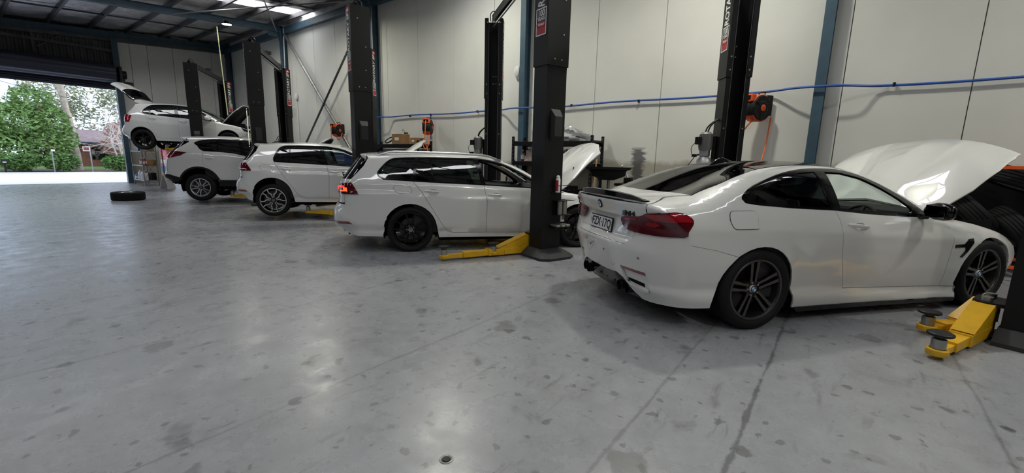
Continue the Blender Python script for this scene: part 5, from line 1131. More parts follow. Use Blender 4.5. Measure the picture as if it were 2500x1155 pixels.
def suv_cladding(c):
    B = c.B
    ro = .50; ri = .455
    for cx in (0, 2.70):
        ring = arcp(cx, .36, ro, 16, 164, 18) + arcp(cx, .36, ri, 164, 16, 18); c.side('arch_cladding', ring, 'plastic', off=.010, rim=.02, gap=0, h=.05)
    c.side('sill_cladding', [(.46, .50), (2.24, .50), (2.26, .33), (.44, .33)], 'plastic', off=.010, rim=.03, gap=0, h=.07)
    q3 = lambda L: [(q_c(x, c.sy(x, z)), z) for x, z in L]
    zz = np.linspace(.645, .38, 5); ed = [(q_c(float(c.pt('r', .45, z).x), .45), z) for z in zz]
    g = surf(B, 'c', q3([(-.46, .56), (-.60, .61), (-.70, .645)]) + ed + q3([(-.70, .40), (-.55, .44), (-.48, .48)]), off=.008, gap=0, h=.05, rim=.03)
    gc = surf(B, 'r', [(-.45, z) for z in zz] + [(.45, z) for z in zz[::-1]], off=.008, gap=0, rim=0, h=.08); skin('bumper_cladding', [g, mir(g), gc], 'plastic', c.root)
suv_cladding(suv)
# ------------------------------------------------------------------ two-post lifts
HT = 4.18
CPROF = [(-.17, -.14), (.17, -.14), (.17, .14), (.10, .14), (.10, .12), (.15, .12), (.15, -.12), (-.15, -.12), (-.15, .12), (-.10, .12), (-.10, .14), (-.17, .14)]
def post_parts(root, p, az, far):
    i = Vector((math.cos(az), math.sin(az), 0)); s = Vector((-i.y, i.x, 0)); o = Vector((p[0], p[1], 0))
    f = lambda a, b, h: o + s * a + i * b + Vector((0, 0, h))
    col = G().prism(CPROF, 0.0, 2.70, f).out('column', 'lift_black', root)
    big = [(a * 1.09, b * 1.09) for a, b in CPROF]
    sl = G().prism(big, 2.62, HT, f).out('column_extension', 'lift_black', root)
    for a in (-.10, .10):
        G().bar(f(a, .142, .1), f(a, .142, HT - .1), .006, .004, up=i).out('slide_track', 'lift_edge', col)
    # bolts
    for (a, b, z, n) in ((-.06, -.154, 2.70, -i), (.06, -.154, 2.70, -i), (-.09, -.154, 3.45, -i), (.05, -.154, 3.95, -i), (-.08, -.154, 3.02, -i), (-.135, .154, 2.72, i), (.135, .154, 2.72, i), (-.135, .154, 2.9, i), (.135, .154, 2.9, i), (-.135, .141, 1.9, i), (.135, .141, 1.9, i), (.135, .141, 1.2, i), (-.135, .154, 4.1, i), (.135, .154, 4.1, i), (-.03, -.118, 3.1, i), (.03, -.118, 3.1, i), (-.03, -.118, 2.95, i), (.03, -.118, 2.95, i)):
        c = f(a, b, z); G().cyl(c - n * .004, c + n * .006, .011, 8).out('bolt', 'steel', sl if z > 2.6 else col)
    # cover plate on the outer face (sheave housing)
    hp = [(-.07, 1.70), (.07, 1.68), (.07, 2.02), (-.07, 2.02)]
    V = [f(-.08, -.14, 1.64), f(.08, -.14, 1.64), f(.08, -.14, 2.06), f(-.08, -.14, 2.06), f(-.065, -.22, 1.70), f(.065, -.22, 1.70), f(.065, -.22, 1.96), f(-.065, -.22, 1.96)]
    mo('sheave_cover', V, [(4, 5, 6, 7), (0, 1, 5, 4), (1, 2, 6, 5), (2, 3, 7, 6), (3, 0, 4, 7)], 'boot', col)
    # rubber base cover
    bt = [(-.30, -.30), (-.18, -.38), (.18, -.38), (.30, -.30), (.30, .16), (-.30, .16)]; tp = [(-.175, -.15), (-.175, -.15), (.175, -.15), (.175, -.15), (.19, .15), (-.19, .15)]
    V = [f(a, b, 0) for a, b in bt] + [f(a, b, .035) for a, b in bt] + [f(a, b, .13) for a, b in tp]; n = 6
    F = [(k, (k + 1) % n, n + (k + 1) % n, n + k) for k in range(n)] + [(n + k, n + (k + 1) % n, 2 * n + (k + 1) % n, 2 * n + k) for k in range(n)] + [tuple(range(2 * n, 3 * n)), tuple(range(n - 1, -1, -1))]
    mo('base_cover', V, F, 'boot', root)
    # decals on both flanks of the extension
    for sg in (-1, 1):
        n_ = s * sg; c = lambda z, b=0, e=.0: f(sg * .1875, b, z) + n_ * e
        pl = G().box((0, 0, 0), (.22, 1.16, .002)).xf(frame(c(3.60), n_.cross(Vector((0, 0, 1))) if False else Vector((0, 0, 1)).cross(n_), n_)).out('decal_strip', 'black_print', sl)
        Mt = frame(c(3.70, 0, .0015), (0, 0, 1), n_); text('decal_lettering', 'ROTARY SP', .185, 'white_print', pl, Mt, .0005, .74, .12)
        rx_ = Vector((0, 0, 1)).cross(n_); Mr = frame(c(4.10, 0, .0018), rx_, n_)
        ov = lambda a, b, m, z0: G().prism([(a * math.cos(t * PI / 12), b * math.sin(t * PI / 12)) for t in range(24)], z0, z0 + .0006, lambda u, v, h: Mr @ Vector((u, v, h)))
        ov(.095, .055, 0, 0).out('decal_oval', 'red_print', pl); ov(.06, .018, 0, .0006).out('decal_swoosh', 'white_print', pl)
        Ml = frame(c(3.17, 0, .0018), rx_, n_); R_ = lambda x0, x1, y0, y1, z: G().prism([(x0, y0), (x1, y0), (x1, y1), (x0, y1)], z, z + .0006, lambda u, v, h: Ml @ Vector((u, v, h)))
        R_(-.108, .108, -.17, .17, 0).out('decal_border', 'white_print', pl); R_(-.092, .092, -.155, .155, .0006).out('decal_panel', 'black_print', pl); R_(-.088, .088, -.15, -.07, .0012).out('decal_panel', 'red_print', pl)
        text('decal_lettering', '100', .115, 'white_print', pl, Ml @ Matrix.Translation((0, .102, .0014)), .0004, .85); text('decal_lettering', 'YEARS', .062, 'white_print', pl, Ml @ Matrix.Translation((0, .035, .0014)), .0004, .85)
        G().prism([(.10 * math.cos(t * PI / 12), -.03 + .035 * math.sin(t * PI / 12)) for t in range(24)], .0014, .002, lambda u, v, h: Ml @ Vector((u, v, h))).out('decal_oval', 'red_print', pl)
        text('decal_lettering', 'Rotary', .045, 'white_print', pl, Ml @ Matrix.Translation((0, -.03, .0022)), .0004, 1, .2)
    # hydraulic hose loops on top
    G().tube(crom3([f(-.08, 0, HT - .02), f(-.09, .02, HT + .10), f(-.02, .06, HT + .16), f(.06, .10, HT + .08), f(.07, .12, HT - .02)], 5), .010, 8).out('hose_loop', 'lift_black', sl, True)
    return f, i, s
def power_unit(root, f, sg=-1):
    r = bpy.data.objects.new('power_unit', None); link(r, root)
    c = lambda a, b, z: f(sg * (.17 + a), b, z)
    G().box(c(.02, 0, 1.62), (.05, .05, .34)).out('bracket', 'lift_black', r)
    g = G().tube([c(.15, 0, 1.58), c(.15, 0, 1.60), c(.15, 0, 1.82), c(.15, 0, 1.85)], [.085, .092, .092, .06], 20)
    for k in range(12):
        a = 2 * PI * k / 12; d = Vector((math.cos(a), math.sin(a), 0)) * .093; g.bar(c(.15, 0, 1.62) + d, c(.15, 0, 1.80) + d, .012, .012)
    g.out('motor', 'motor', r, True, 30)
    G().box(c(.15, -.085, 1.70) , (.09, .09, .11)).out('name_plate', 'white_plastic', r) if False else None
    G().box(c(.26, .02, 1.72), (.10, .09, .11), bev=.01).out('switch_box', 'lift_black', r)
    G().box(c(.15, 0, 1.54), (.13, .13, .10), bev=.012).out('valve_block', 'alu', r)
    G().tube([c(.15, 0, 1.10), c(.15, 0, 1.14), c(.15, 0, 1.36), c(.15, 0, 1.44), c(.15, 0, 1.49)], [.11, .115, .115, .10, .06], 20).out('oil_tank', 'alu', r, True, 50)
    G().tube([c(.15, 0, 1.05), c(.15, 0, 1.10)], .112, 20).out('tank_base', 'lift_black', r, True)
    lv = G().tube([c(.20, 0, 1.52), c(.30, 0, 1.50)], .012, 8); lv.tube([c(.28, 0, 1.50), c(.38, .02, 1.36)], .006, 6); lv.sphere(c(.38, .02, 1.35), .018, 10); lv.box(c(.30, 0, 1.50), (.06, .06, .04)); lv.out('lever', 'lift_black', r, True)
    for e in (.05, -.05): G().tube(crom3([c(.15, e, 1.84), c(.12, e, 1.93), c(.03, e * .6, 2.02), c(-.06, e * .5, 2.06)], 6), .011, 8).out('hydraulic_hose', 'lift_black', r, True)
    G().tube(crom3([c(.29, 0, 1.70), c(.36, .02, 1.62), c(.34, 0, 1.52)], 5), .005, 6).out('cable', 'lift_black', r, True)
def arm(root, a, b, z, pad_h=.12, gus=True):
    """telescopic arm from pivot a to pad centre b; z = underside; returns pad top height"""
    r = bpy.data.objects.new('lift_arm', None); link(r, root); a = Vector((a[0], a[1], z)); b = Vector((b[0], b[1], z)); d = b - a; L = d.length; d.normalize(); s = Vector((-d.y, d.x, 0))
    f = lambda u, v, h: a + d * u + s * v + Vector((0, 0, h))
    L1 = L * .52; L2 = L * .80
    G().box((0, 0, 0), (L1, .14, .095), bev=.006).xf(frame(f(L1 / 2, 0, .055), d, (0, 0, 1))).out('outer_section', 'yellow', r)
    G().box((0, 0, 0), (L2 - L1 + .12, .112, .075), bev=.004).xf(frame(f((L1 + L2) / 2 - .06, 0, .052), d, (0, 0, 1))).out('middle_section', 'yellow', r)
    G().box((0, 0, 0), (L - L2 + .08, .088, .052), bev=.004).xf(frame(f((L + L2) / 2 - .04, 0, .045), d, (0, 0, 1))).out('inner_section', 'yellow', r)
    if gus:
        l = min(.52, L1 * .9); pr = [(-.02, .10), (-.02, .27), (.04, .285), (.08, .28), (l, .115), (l, .10)]
        g = G()
        for v in (-.062, .062): g.prism(pr, v - .005, v + .005, lambda u, w, h: f(u, h, w))
        V = [f(-.02, -.07, .272), f(-.02, .07, .272), f(.08, .07, .286), f(.08, -.07, .286), f(l + .03, .07, .112), f(l + .03, -.07, .112)]
        g.add(V, [(0, 3, 2, 1), (3, 5, 4, 2)]); g.add([v - Vector((0, 0, .012)) for v in V], [(0, 1, 2, 3), (3, 2, 4, 5)]); g.out('gusset', 'yellow', r)
    G().lathe([(.0, .02), (.062, .02), (.066, .028), (.066, .062), (.058, .07), (.05, .07)], n=22).xf(Matrix.Translation(f(L, 0, 0))).out('pad_cup', 'yellow', r, True)
    G().lathe([(0, .06), (.044, .06), (.044, .07 + pad_h * .72), (.038, .07 + pad_h * .76), (.02, .075 + pad_h * .78), (.02, .07 + pad_h), (0, .07 + pad_h)], n=22).xf(Matrix.Translation(f(L, 0, 0))).out('pad_stem', 'steel', r, True)
    G().lathe([(0, .068 + pad_h), (.07, .068 + pad_h), (.078, .074 + pad_h), (.078, .086 + pad_h), (.07, .092 + pad_h), (.03, .088 + pad_h), (0, .088 + pad_h)], n=26).xf(Matrix.Translation(f(L, 0, 0))).out('pad', 'plastic', r, True)
    return z + .092 + pad_h
def lift(near, far, label, zc, pads, unit=True, azn=72, azf=-146):
    """pads: list of (which post, pivot offset, pad xy)"""
    root = empty('two_post_lift', (near[0], near[1], 0), 0, label, 'car lift', 'two-post lifts along the white wall')
    # build in world coordinates, then hang under the root
    kids0 = set(COL.objects)
    tmp = bpy.data.objects.new('tmp', None)
    fn, i_n, s_n = post_parts(root, near, math.radians(azn), False); ff, i_f, s_f = post_parts(root, far, math.radians(azf), True)
    # overhead beam with cable guide
    a = Vector((near[0], near[1], HT + .02)); b = Vector((far[0], far[1], HT + .02)); d = (b - a).normalized(); s = Vector((-d.y, d.x, 0))
    g = G(); g.bar(a, b, .012, .13); g.bar(a + s * .05, b + s * .05, .012, .13); g.bar(a + s * .025 + Vector((0, 0, .065)), b + s * .025 + Vector((0, 0, .065)), .07, .012); g.out('overhead_beam', 'lift_black', root)
    m = (a + b) / 2
    G().cyl(a + Vector((0, 0, -.14)) + s * .02, b + Vector((0, 0, -.14)) + s * .02, .014, 8).out('shut_off_bar', 'lift_edge', root, True)
    G().box(m + Vector((0, 0, .12)), (.14, .08, .09)).out('limit_switch', 'lift_black', root)
    for f_, nm in ((fn, 'n'), (ff, 'f')):
        c = G()
        c.prism([(-.14, -.10), (.14, -.10), (.14, .10), (-.14, .10)], zc + .02, zc + .85, f_)
        c.prism([(-.13, .10), (.13, .10), (.16, .26), (.10, .33), (-.10, .33), (-.16, .26)], zc + .28, zc + .31, f_); c.prism([(-.13, .10), (.13, .10), (.16, .26), (.10, .33), (-.10, .33), (-.16, .26)], zc + .01, zc + .03, f_)
        for a_ in (-.09, .09): c.cyl(f_(a_, .25, zc + .02), f_(a_, .25, zc + .34), .028, 12)
        c.out('carriage', 'lift_black', root)
        for a_ in (-.09, .09): G().cyl(f_(a_, .25, zc + .31), f_(a_, .25, zc + .345), .035, 14).out('pivot_pin', 'steel', root, True)
    for which, a_, pxy, ph in pads:
        f_ = fn if which == 'n' else ff; pv = f_(a_, .25, 0); arm(root, (pv.x, pv.y), pxy, zc + .015 if zc > .05 else .012, ph)
    if unit: power_unit(root, ff, -1 if True else 1)
    root['_w'] = 1
    for o in COL.objects:
        if o.parent == root: o.location -= root.location
    del root['_w']
    return root, fn, ff
def carpt(c, x, y): v = c.root.matrix_basis @ Vector((x, y, 0)); return (v.x, v.y)
def wpads(c, x0, x1, y, under, zc):
    ph = under - (zc + .015) - .092
    return [('n', .09, carpt(c, x0, -y), ph), ('n', -.09, carpt(c, x1, -y), ph), ('f', -.09, carpt(c, x0, y), ph), ('f', .09, carpt(c, x1, y), ph)]
NY = [-1.32, 3.38, 7.85, 12.6, 17.2]; FY = [1.49, 6.12, 10.6, 15.4, 20.2]
lift((5.15, NY[0]), (7.25, FY[0]), 'black lift with yellow arms on the floor beside the black-roofed coupe', 0, [('n', .09, (4.28, -.69), .10), ('n', -.09, (4.90, -.70), .10), ('f', -.09, (6.1, 2.2), .10), ('f', .09, (7.7, .75), .10)])
L3, fn3, ff3 = lift((5.2, NY[1]), (7.25, FY[1]), 'black lift with spray can on its post beside the station wagon', 0, [('n', .09, (3.97, 4.19), .10), ('n', -.09, (4.62, 3.86), .10), ('f', -.09, (6.1, 6.9), .10), ('f', .09, (7.8, 5.5), .10)])
lift((5.2, NY[2]), (7.25, FY[2]), 'black lift holding the hatchback with two-tone wheels just off the floor', .10, wpads(golf, .62, 1.95, .66, golf.z0 + .14, .10))
lift((5.2, NY[3]), (7.25, FY[3]), 'black lift holding the white SUV just off the floor', .14, wpads(suv, .68, 2.0, .66, suv.z0 + .24, .14))
lift((5.2, NY[4]), (7.20, FY[4]), 'black lift holding the small hatchback high off the floor', 1.40, wpads(polo, .56, 1.85, .60, polo.z0 + .15, 1.40))
# ------------------------------------------------------------------ things along the long wall
# blue compressed-air pipe, bowed out around the columns
ap = empty('air_pipe', (8.93, 0, 2.63), 0, 'blue compressed air pipe clipped along the white wall', 'pipe')
pts = []; y = -8.9
while y < 12.95:
    x = 0
    for cy in COLY: x = min(x, -.235 * math.exp(-((y - cy) / .55) ** 4))
    pts.append((x, y, .012 * math.sin(y * 1.9) + .01 * math.sin(y * .7))); y += .12
pts += [(-.24, 13.0, .0), (-.25, 13.1, -.05), (-.23, 13.12, -.14)]
G().tube(pts, .019, 8).out('pipe', 'blue_pipe', ap, True)
G().tube([(0, 9.96, 0), (0, 9.96, -.72)], .015, 8).out('drop_pipe', 'blue_pipe', ap, True)
G().tube(crom3([(-.20, 13.2, -.05), (-.05, 13.6, .02), (0, 13.95, -.10), (0, 14.0, -.28)], 6), .014, 8).out('drop_pipe', 'lift_black', ap, True)
for y in (-3.3, -1.9, -.4, 1.6, 3.6, 5.2, 8.1, 9.96, 10.9): G().box((.005, y, .0), (.06, .035, .06), bev=.006).out('clip', 'lift_black', ap)
# orange air hose reels
def hose_reel(pos, az, label, hang, loop):
    r = empty('hose_reel', pos, az, label, 'hose reel', 'orange hose reels on the white wall')
    # local: axis of the drum = +x (face towards +x), y sideways, z up
    for nm, a0, a1, m_ in (('upper_shell', 25, 150, 'orange'), ('front_band', 150, 215, 'plastic'), ('lower_shell', 215, 330, 'orange'), ('rear_band', 330, 385, 'plastic')):
        G().lathe([(.0, -.10), (.215, -.10), (.225, -.08), (.225, .08), (.215, .10), (.0, .10)], 'x', (0, 0, 0), 14, math.radians(a0), math.radians(a1)).out(nm, m_, r, True, 40)
    for sx in (-1, 1):
        d = G().lathe([(0, .125), (.10, .125), (.12, .118), (.20, .118), (.215, .10), (.215, .095)], 'x', (0, 0, 0), 12).out('side_plate', 'plastic', r, False); d.scale.x = sx
        g = G()
        for k in range(3):
            a = 2 * PI * k / 3 + .4; g.bar((.122, math.cos(a) * .06, math.sin(a) * .06), (.122, math.cos(a) * .19, math.sin(a) * .19), .05, .02, up=(1, 0, 0))
        o = g.out('rib', 'plastic', d); G().lathe([(0, .136), (.035, .136), (.055, .130), (.058, .12)], 'x', n=18).out('hub_badge', 'orange', d, True)
        G().box((.137, .012, 0), (.004, .02, .01)).out('hub_mark', 'red_print', d); G().box((.137, -.014, 0), (.004, .016, .01)).out('hub_mark', 'red_print', d)
    G().box((0, -.19, .16), (.19, .10, .13), bev=.02).out('outlet_housing', 'orange', r); G().box((0, -.235, .165), (.13, .03, .07), bev=.01).out('outlet_mouth', 'dark', r)
    G().box((0, .24, .06), (.10, .12, .34), bev=.01).out('wall_bracket', 'lift_black', r)
    G().tube([(-.06, .08, .23), (-.06, .08, .27), (.06, .08, .27), (.06, .08, .23)], .01, 8).out('carry_handle', 'lift_black', r, True)
    h = [(0, -.22, .17), (0, -.27, .12), (-.01, -.28, -.10), (-.02, -.27, -.4)] + hang
    G().tube(crom3(h, 8), .013, 8).out('hose', 'orange_hose', r, True)
    e = Vector(h[-1]); G().tube([e, e + Vector((0, 0, -.03)), e + Vector((0, 0, -.035)), e + Vector((0, 0, -.08))], [.014, .014, .008, .008], 10).out('coupling', 'chrome', r, True)
    G().tube(crom3(loop, 8), .013, 8).out('supply_hose', 'orange_hose', r, True)
hose_reel((8.66, 1.37, 2.34), math.radians(-122), 'orange and black hose reel beside the lift post next to the coupe', [(-.04, -.27, -.60), (-.04, -.27, -.72)], [(.02, -.10, -.20), (-.10, -.2, -.45), (-.14, -.22, -.62)])
hose_reel((8.62, 9.74, 2.24), math.radians(-55), 'orange and black hose reel with a looped hose above the box shelf', [(.03, -.25, -.62), (.08, -.25, -.85)], [(-.02, -.12, -.2), (-.10, -.22, -.45), (-.02, -.24, -.62), (.06, -.22, -.5), (.06, -.12, -.2)])
hose_reel((8.52, 14.33, 2.24), math.radians(-75), 'orange and black hose reel in front of the diagonal brace tube', [(-.02, -.26, -.55), (-.02, -.26, -.7)], [(0, -.05, -.21), (.06, -.06, -.32), (.14, -.02, -.26), (.16, .06, -.08)])
o = G().tube(crom3([(.0, 0, 0), (.02, .02, -.3), (-.03, .03, -.55), (-.15, .06, -.85), (-.2, .05, -.95)], 8), .013, 8).out('orange_hose', 'orange_hose', None, True); o.location = (8.80, 1.16, 2.20); tag(o, 'orange rubber hose hanging against the wall under the hose reel by the coupe', 'hose')
# white wall sensors
for p, l in (((8.94, 6.80, 3.53), 'white oval wireless unit on the wall above the bag-topped rack'), ((8.94, 17.95, 3.66), 'white oval wireless unit on the wall near the conduit and corner column')):
    r = empty('wireless_unit', p, 0, l, 'wireless unit', 'white wireless units on the wall')
    G().lathe([(0, -.05), (.06, -.048), (.11, -.03), (.12, 0), (.11, .03)], 'x', n=24).out('body', 'white_plastic', r, True).scale = (1, .75, 1.15)
    G().tube(crom3([(0, -.02, -.12), (-.01, -.05, -.18), (.02, -.07, -.2)], 5), .006, 6).out('cable', 'white_plastic', r, True)

# black bolt-together racks
def rack(pos, L, H, levels, label, depth=.5):
    r = empty('storage_rack', pos, 0, label, 'storage rack', 'black steel racks along the wall')      # local: y along the wall, x towards the wall
    for y in (0, L):
        for x in (0, depth):
            u = G().box((x, y, H / 2), (.05, .05, H)).out('upright', 'lift_black', r)
            g = G()
            for k in range(int(H / .09)): g.box((x - .026, y, .06 + k * .09), (.003, .012, .022))
            g.out('slots', 'grey_plastic', u)['kind'] = 'stuff'
        g = G(); g.bar((0, y, .3), (depth, y, .9), .02, .03); g.bar((0, y, 1.4), (depth, y, .9), .02, .03); g.out('end_brace', 'lift_black', r); G().bar((0, y, H - .12), (depth, y, H - .12), .03, .04).out('end_tie', 'lift_black', r)
    for z in levels:
        for x in (0, depth): G().box((x, L / 2, z - .05), (.03, L, .10)).out('beam', 'lift_black', r)
        G().box((depth / 2, L / 2, z - .005), (depth - .02, L - .04, .016)).out('shelf', 'grey_plastic', r)
    return r
rack((8.42, 9.95, 0), 2.42, 1.86, (.2, .75, 1.28, 1.76), 'black steel rack with a cardboard box on top, behind the hatchback')
rack((8.40, 4.35, 0), 2.1, 1.92, (.2, .75, 1.34, 1.80), 'black steel rack with clear plastic bag on top, behind the station wagon')
def solo(g, name, m, label, cat, loc=(0, 0, 0), rz_=0, smooth=False, group=None):
    o = g.out(name, m, None, smooth); o.location = loc; o.rotation_euler = (0, 0, rz_); return tag(o, label, cat, group)
def carton(name, d, label, loc, rz_, m='card', cat='box'):
    r = empty(name, loc, rz_, label, cat); G().box((0, 0, d[2] / 2), d, bev=.004).out('carton', m, r)
    G().box((0, 0, d[2] + .001), (d[0] * .99, .05, .002)).out('tape', 'wood', r); G().box((-d[0] / 2 - .001, 0, d[2] * .5), (.002, d[1] * .4, d[2] * .3)).out('box_label', 'white_print', r); return r
carton('cardboard_box', (.34, .42, .30), 'brown cardboard box on top of the black rack', (8.64, 11.0, 1.765), .1)
carton('cardboard_box', (.28, .30, .18), 'low cardboard box at the rack end by the looped hose reel', (8.64, 10.25, 1.765), -.1)
r = empty('coiled_cable', (8.6, 11.5, 1.785), 0, 'black coiled cable with yellow plug on top of the black rack', 'cable')
G().tube([(.12 * math.cos(t * .5) * (1 + t * .006), .16 * math.sin(t * .5), .10 + .10 * math.cos(t * .5) + t * .001) for t in range(26)], .014, 8).out('coil', 'lift_black', r, True); G().box((0, -.22, .05), (.06, .10, .09), bev=.01).out('plug', 'yellow', r)
r = empty('clamp_tool', (8.66, 10.85, 2.066), .3, 'small metal clamp standing on the cardboard box', 'clamp')
G().tube([(0, 0, .005), (0, 0, .10), (0, .05, .14), (0, .08, .10)], .01, 8).out('clamp_bar', 'steel', r, True); G().box((0, -.06, .03), (.05, .12, .04), bev=.01).out('clamp_base', 'lift_black', r)
for k in range(3): carton('stored_box', (.36, .30 + .1 * k, .26), ('grey storage box', 'dark grey storage box', 'large dark storage box')[k] + ' on the rack shelf under the cardboard box', (8.68, 10.35 + .66 * k, 1.292), 0, 'grey_plastic')
# crumpled clear plastic bag
V = []; F = []; n = 26; mrow = 12
for i in range(mrow + 1):
    for j in range(n):
        a = 2 * PI * j / n; t = i / mrow; rr = math.sin(PI * min(1, .5 + t * .5)) if False else math.cos(t * PI / 2) ** .6
        k = 1 + .22 * math.sin(a * 5 + i * 1.3) + .14 * math.sin(a * 9 + i * 2.1) + rnd.uniform(-.07, .07)
        V.append((.22 * rr * k * math.cos(a), .52 * rr * k * math.sin(a), .0 + .30 * t * (1 + .25 * math.sin(a * 2 + 1) + rnd.uniform(-.1, .1))))
for i in range(mrow):
    for j in range(n): F.append((i * n + j, i * n + (j + 1) % n, (i + 1) * n + (j + 1) % n, (i + 1) * n + j))
bag = mo('plastic_bag', V, F, 'bagfilm', None, True, 25); bag.location = (8.62, 5.05, 1.81); tag(bag, 'crumpled clear plastic bag on top of the black rack', 'plastic bag')
g = G().box((0, 0, .05), (.30, .55, .10), bev=.02); solo(g, 'black_part', 'plastic', 'black plastic part under the clear bag on the rack', 'car part', (8.62, 5.0, 1.809))
r = empty('shopping_bag', (8.62, 6.0, 1.354), .2, 'pale crumpled shopping bag on the rack shelf behind the wagon', 'bag')
g = G(); V = []
for i in range(7):
    for j in range(16):
        a = 2 * PI * j / 16; t = i / 6; k = 1 + .12 * math.sin(a * 4 + i) + rnd.uniform(-.05, .05); V.append((.13 * k * math.cos(a) * (1 - .25 * t * t), .22 * k * math.sin(a) * (1 - .2 * t * t), .25 * t))
F = [(i * 16 + j, i * 16 + (j + 1) % 16, (i + 1) * 16 + (j + 1) % 16, (i + 1) * 16 + j) for i in range(6) for j in range(16)] + [tuple(range(15, -1, -1)), tuple(range(96, 112))]
mo('bag_body', V, F, mat('beige_bag', (.45, .36, .33), .7), r, True); G().tube(crom3([(0, -.08, .24), (0, -.05, .34), (0, .05, .34), (0, .08, .24)], 5), .012, 6).out('bag_handle', 'white_plastic', r, True)
def bottle(name, pos, h, rr, m, label, cap='white_plastic', grp=None):
    r = empty(name, pos, 0, label, 'bottle', grp); G().lathe([(0, 0), (rr, 0), (rr, h * .68), (rr * .85, h * .76), (rr * .4, h * .84), (rr * .38, h * .92)], n=16).out('bottle_body', m, r, True); G().lathe([(rr * .45, h * .88), (rr * .45, h), (0, h)], n=14).out('cap', cap, r, True)
    G().lathe([(rr * 1.01, h * .15), (rr * 1.01, h * .55)], n=16).out('bottle_label', 'white_print', r, True); return r
bottle('red_bottle', (8.6, 6.3, 1.354), .26, .05, 'reflector', 'thin red bottle on the rack shelf beside the shopping bag')
for k in range(4): bottle('oil_bottle', (8.6 + .05 * (k % 2), 4.5 + .2 * k, 1.354), .28, .06, 'plastic', 'black oil bottle on the rack shelf behind the wagon bonnet', 'green_plastic', 'oil bottles on the rack')
# green crate on the rack
r = empty('green_crate', (8.64, 5.47, 1.354), 0, 'green plastic crate on the rack shelf under the clear bag', 'crate'); g = G()
for (x, y, dx, dy) in ((-.16, 0, .012, .4), (.16, 0, .012, .4), (0, -.2, .33, .012), (0, .2, .33, .012)): g.box((x, y, .11), (dx, dy, .20))
g.box((0, 0, .012), (.33, .41, .012)); g.out('crate_body', 'green_plastic', r); G().box((0, 0, .215), (.35, .43, .015)).out('crate_rim', 'green_plastic', r)
# tall oil drainer with black tray
r = empty('oil_drainer', (7.75, 3.62, 0), math.radians(20), 'black oil drainer with a wide funnel tray on a tall stand', 'oil drainer')
def frus(a, b, z0, z1): return [(-a[0], -a[1], z0), (a[0], -a[1], z0), (a[0], a[1], z0), (-a[0], a[1], z0), (-b[0], -b[1], z1), (b[0], -b[1], z1), (b[0], b[1], z1), (-b[0], b[1], z1)]
FQ = [(0, 1, 5, 4), (1, 2, 6, 5), (2, 3, 7, 6), (3, 0, 4, 7), (3, 2, 1, 0)]
g = G().add(frus((.07, .10), (.20, .30), 1.03, 1.11), FQ); g.add(frus((.20, .30), (.21, .32), 1.11, 1.21), FQ[:4]); g.add(frus((.21, .32), (.27, .40), 1.21, 1.235), FQ[:4]); g.add(frus((.27, .40), (.275, .41), 1.235, 1.275), FQ[:4]); g.out('funnel_tray', 'plastic', r)
G().cyl((0, 0, .5), (0, 0, 1.04), .03, 12).out('stand_pipe', 'steel', r, True); G().lathe([(0, .06), (.20, .06), (.22, .1), (.22, .52), (.18, .58), (0, .6)], n=24).out('oil_tank', 'lift_black', r, True)
for k in range(3):
    a = 2 * PI * k / 3; G().lathe([(0, -.015), (.035, -.015), (.035, .015), (0, .015)], 'y', (.2 * math.cos(a), .2 * math.sin(a), .036), 14).out('castor', 'rubber', r, True)
G().cyl((.2, 0, .06), (.2, 0, .05), .01, 6).out('foot', 'steel', r)
# broom leaning by the rack
r = empty('broom', (8.1, 4.15, 0), 0, 'broom with a pale wooden handle leaning on the rack', 'broom')
G().cyl((0, 0, .06), (.20, .02, 1.42), .014, 10).out('handle', 'wood', r, True); G().box((0, 0, .075), (.07, .34, .05), bev=.01).out('head', 'wood', r); G().box((0, 0, .03), (.06, .32, .055)).out('bristles', 'plastic', r)
# bench along the wall by the coupe
b = empty('work_bench', (8.55, 2.75, 0), 0, 'black steel work bench against the stained wall behind the coupe', 'bench')
G().box((0, 0, .93), (.72, 1.9, .05), bev=.006).out('bench_top', 'lift_black', b)
for x in (-.3, .3):
    for y in (-.88, .88): G().box((x, y, .455), (.06, .06, .91)).out('leg', 'lift_black', b)
G().box((0, 0, .25), (.62, 1.78, .03)).out('lower_shelf', 'lift_black', b)
r = empty('floor_jack_handle', (8.30, 3.45, .956), 0, 'chrome ratchet tool standing on the work bench', 'tool'); G().box((0, 0, .06), (.12, .16, .12), bev=.02).out('base', 'lift_black', r); G().cyl((0, 0, .10), (-.02, .14, .34), .014, 10).out('handle', 'chrome', r, True); G().cyl((-.02, .14, .34), (-.022, .155, .36), .02, 10).out('grip', 'white_plastic', r, True)
r = empty('bench_vice', (8.28, 3.18, .956), .5, 'small black vice on the work bench next to the ratchet tool', 'vice'); G().box((0, 0, .04), (.14, .10, .08), bev=.01).out('vice_body', 'plastic', r); G().box((-.09, 0, .09), (.03, .12, .06), bev=.008).out('jaw', 'steel', r); G().box((-.02, 0, .09), (.03, .12, .06), bev=.008).out('jaw', 'steel', r); G().cyl((-.12, -.09, .05), (-.12, .09, .05), .007, 8).out('handle', 'steel', r)
solo(G().box((0, 0, .012), (.20, .62, .024), bev=.004), 'timber_offcut', 'wood', 'pale timber board lying on the work bench', 'board', (8.42, 2.85, 1.06), .35)
solo(G().box((0, 0, .05), (.30, .36, .10), bev=.012), 'toolbox', 'plastic', 'black toolbox under the timber board on the bench', 'toolbox', (8.42, 2.85, .957), .2)
r = empty('green_tub', (8.55, 2.10, .956), .1, 'green plastic tub with dark lid and pale label on the bench', 'tub'); G().box((0, 0, .14), (.22, .30, .28), bev=.02).out('tub', 'green_plastic', r); G().box((0, 0, .295), (.25, .33, .03), bev=.01).out('lid', 'plastic', r); G().box((-.113, -.02, .16), (.004, .12, .12)).out('tub_label', 'white_print', r)
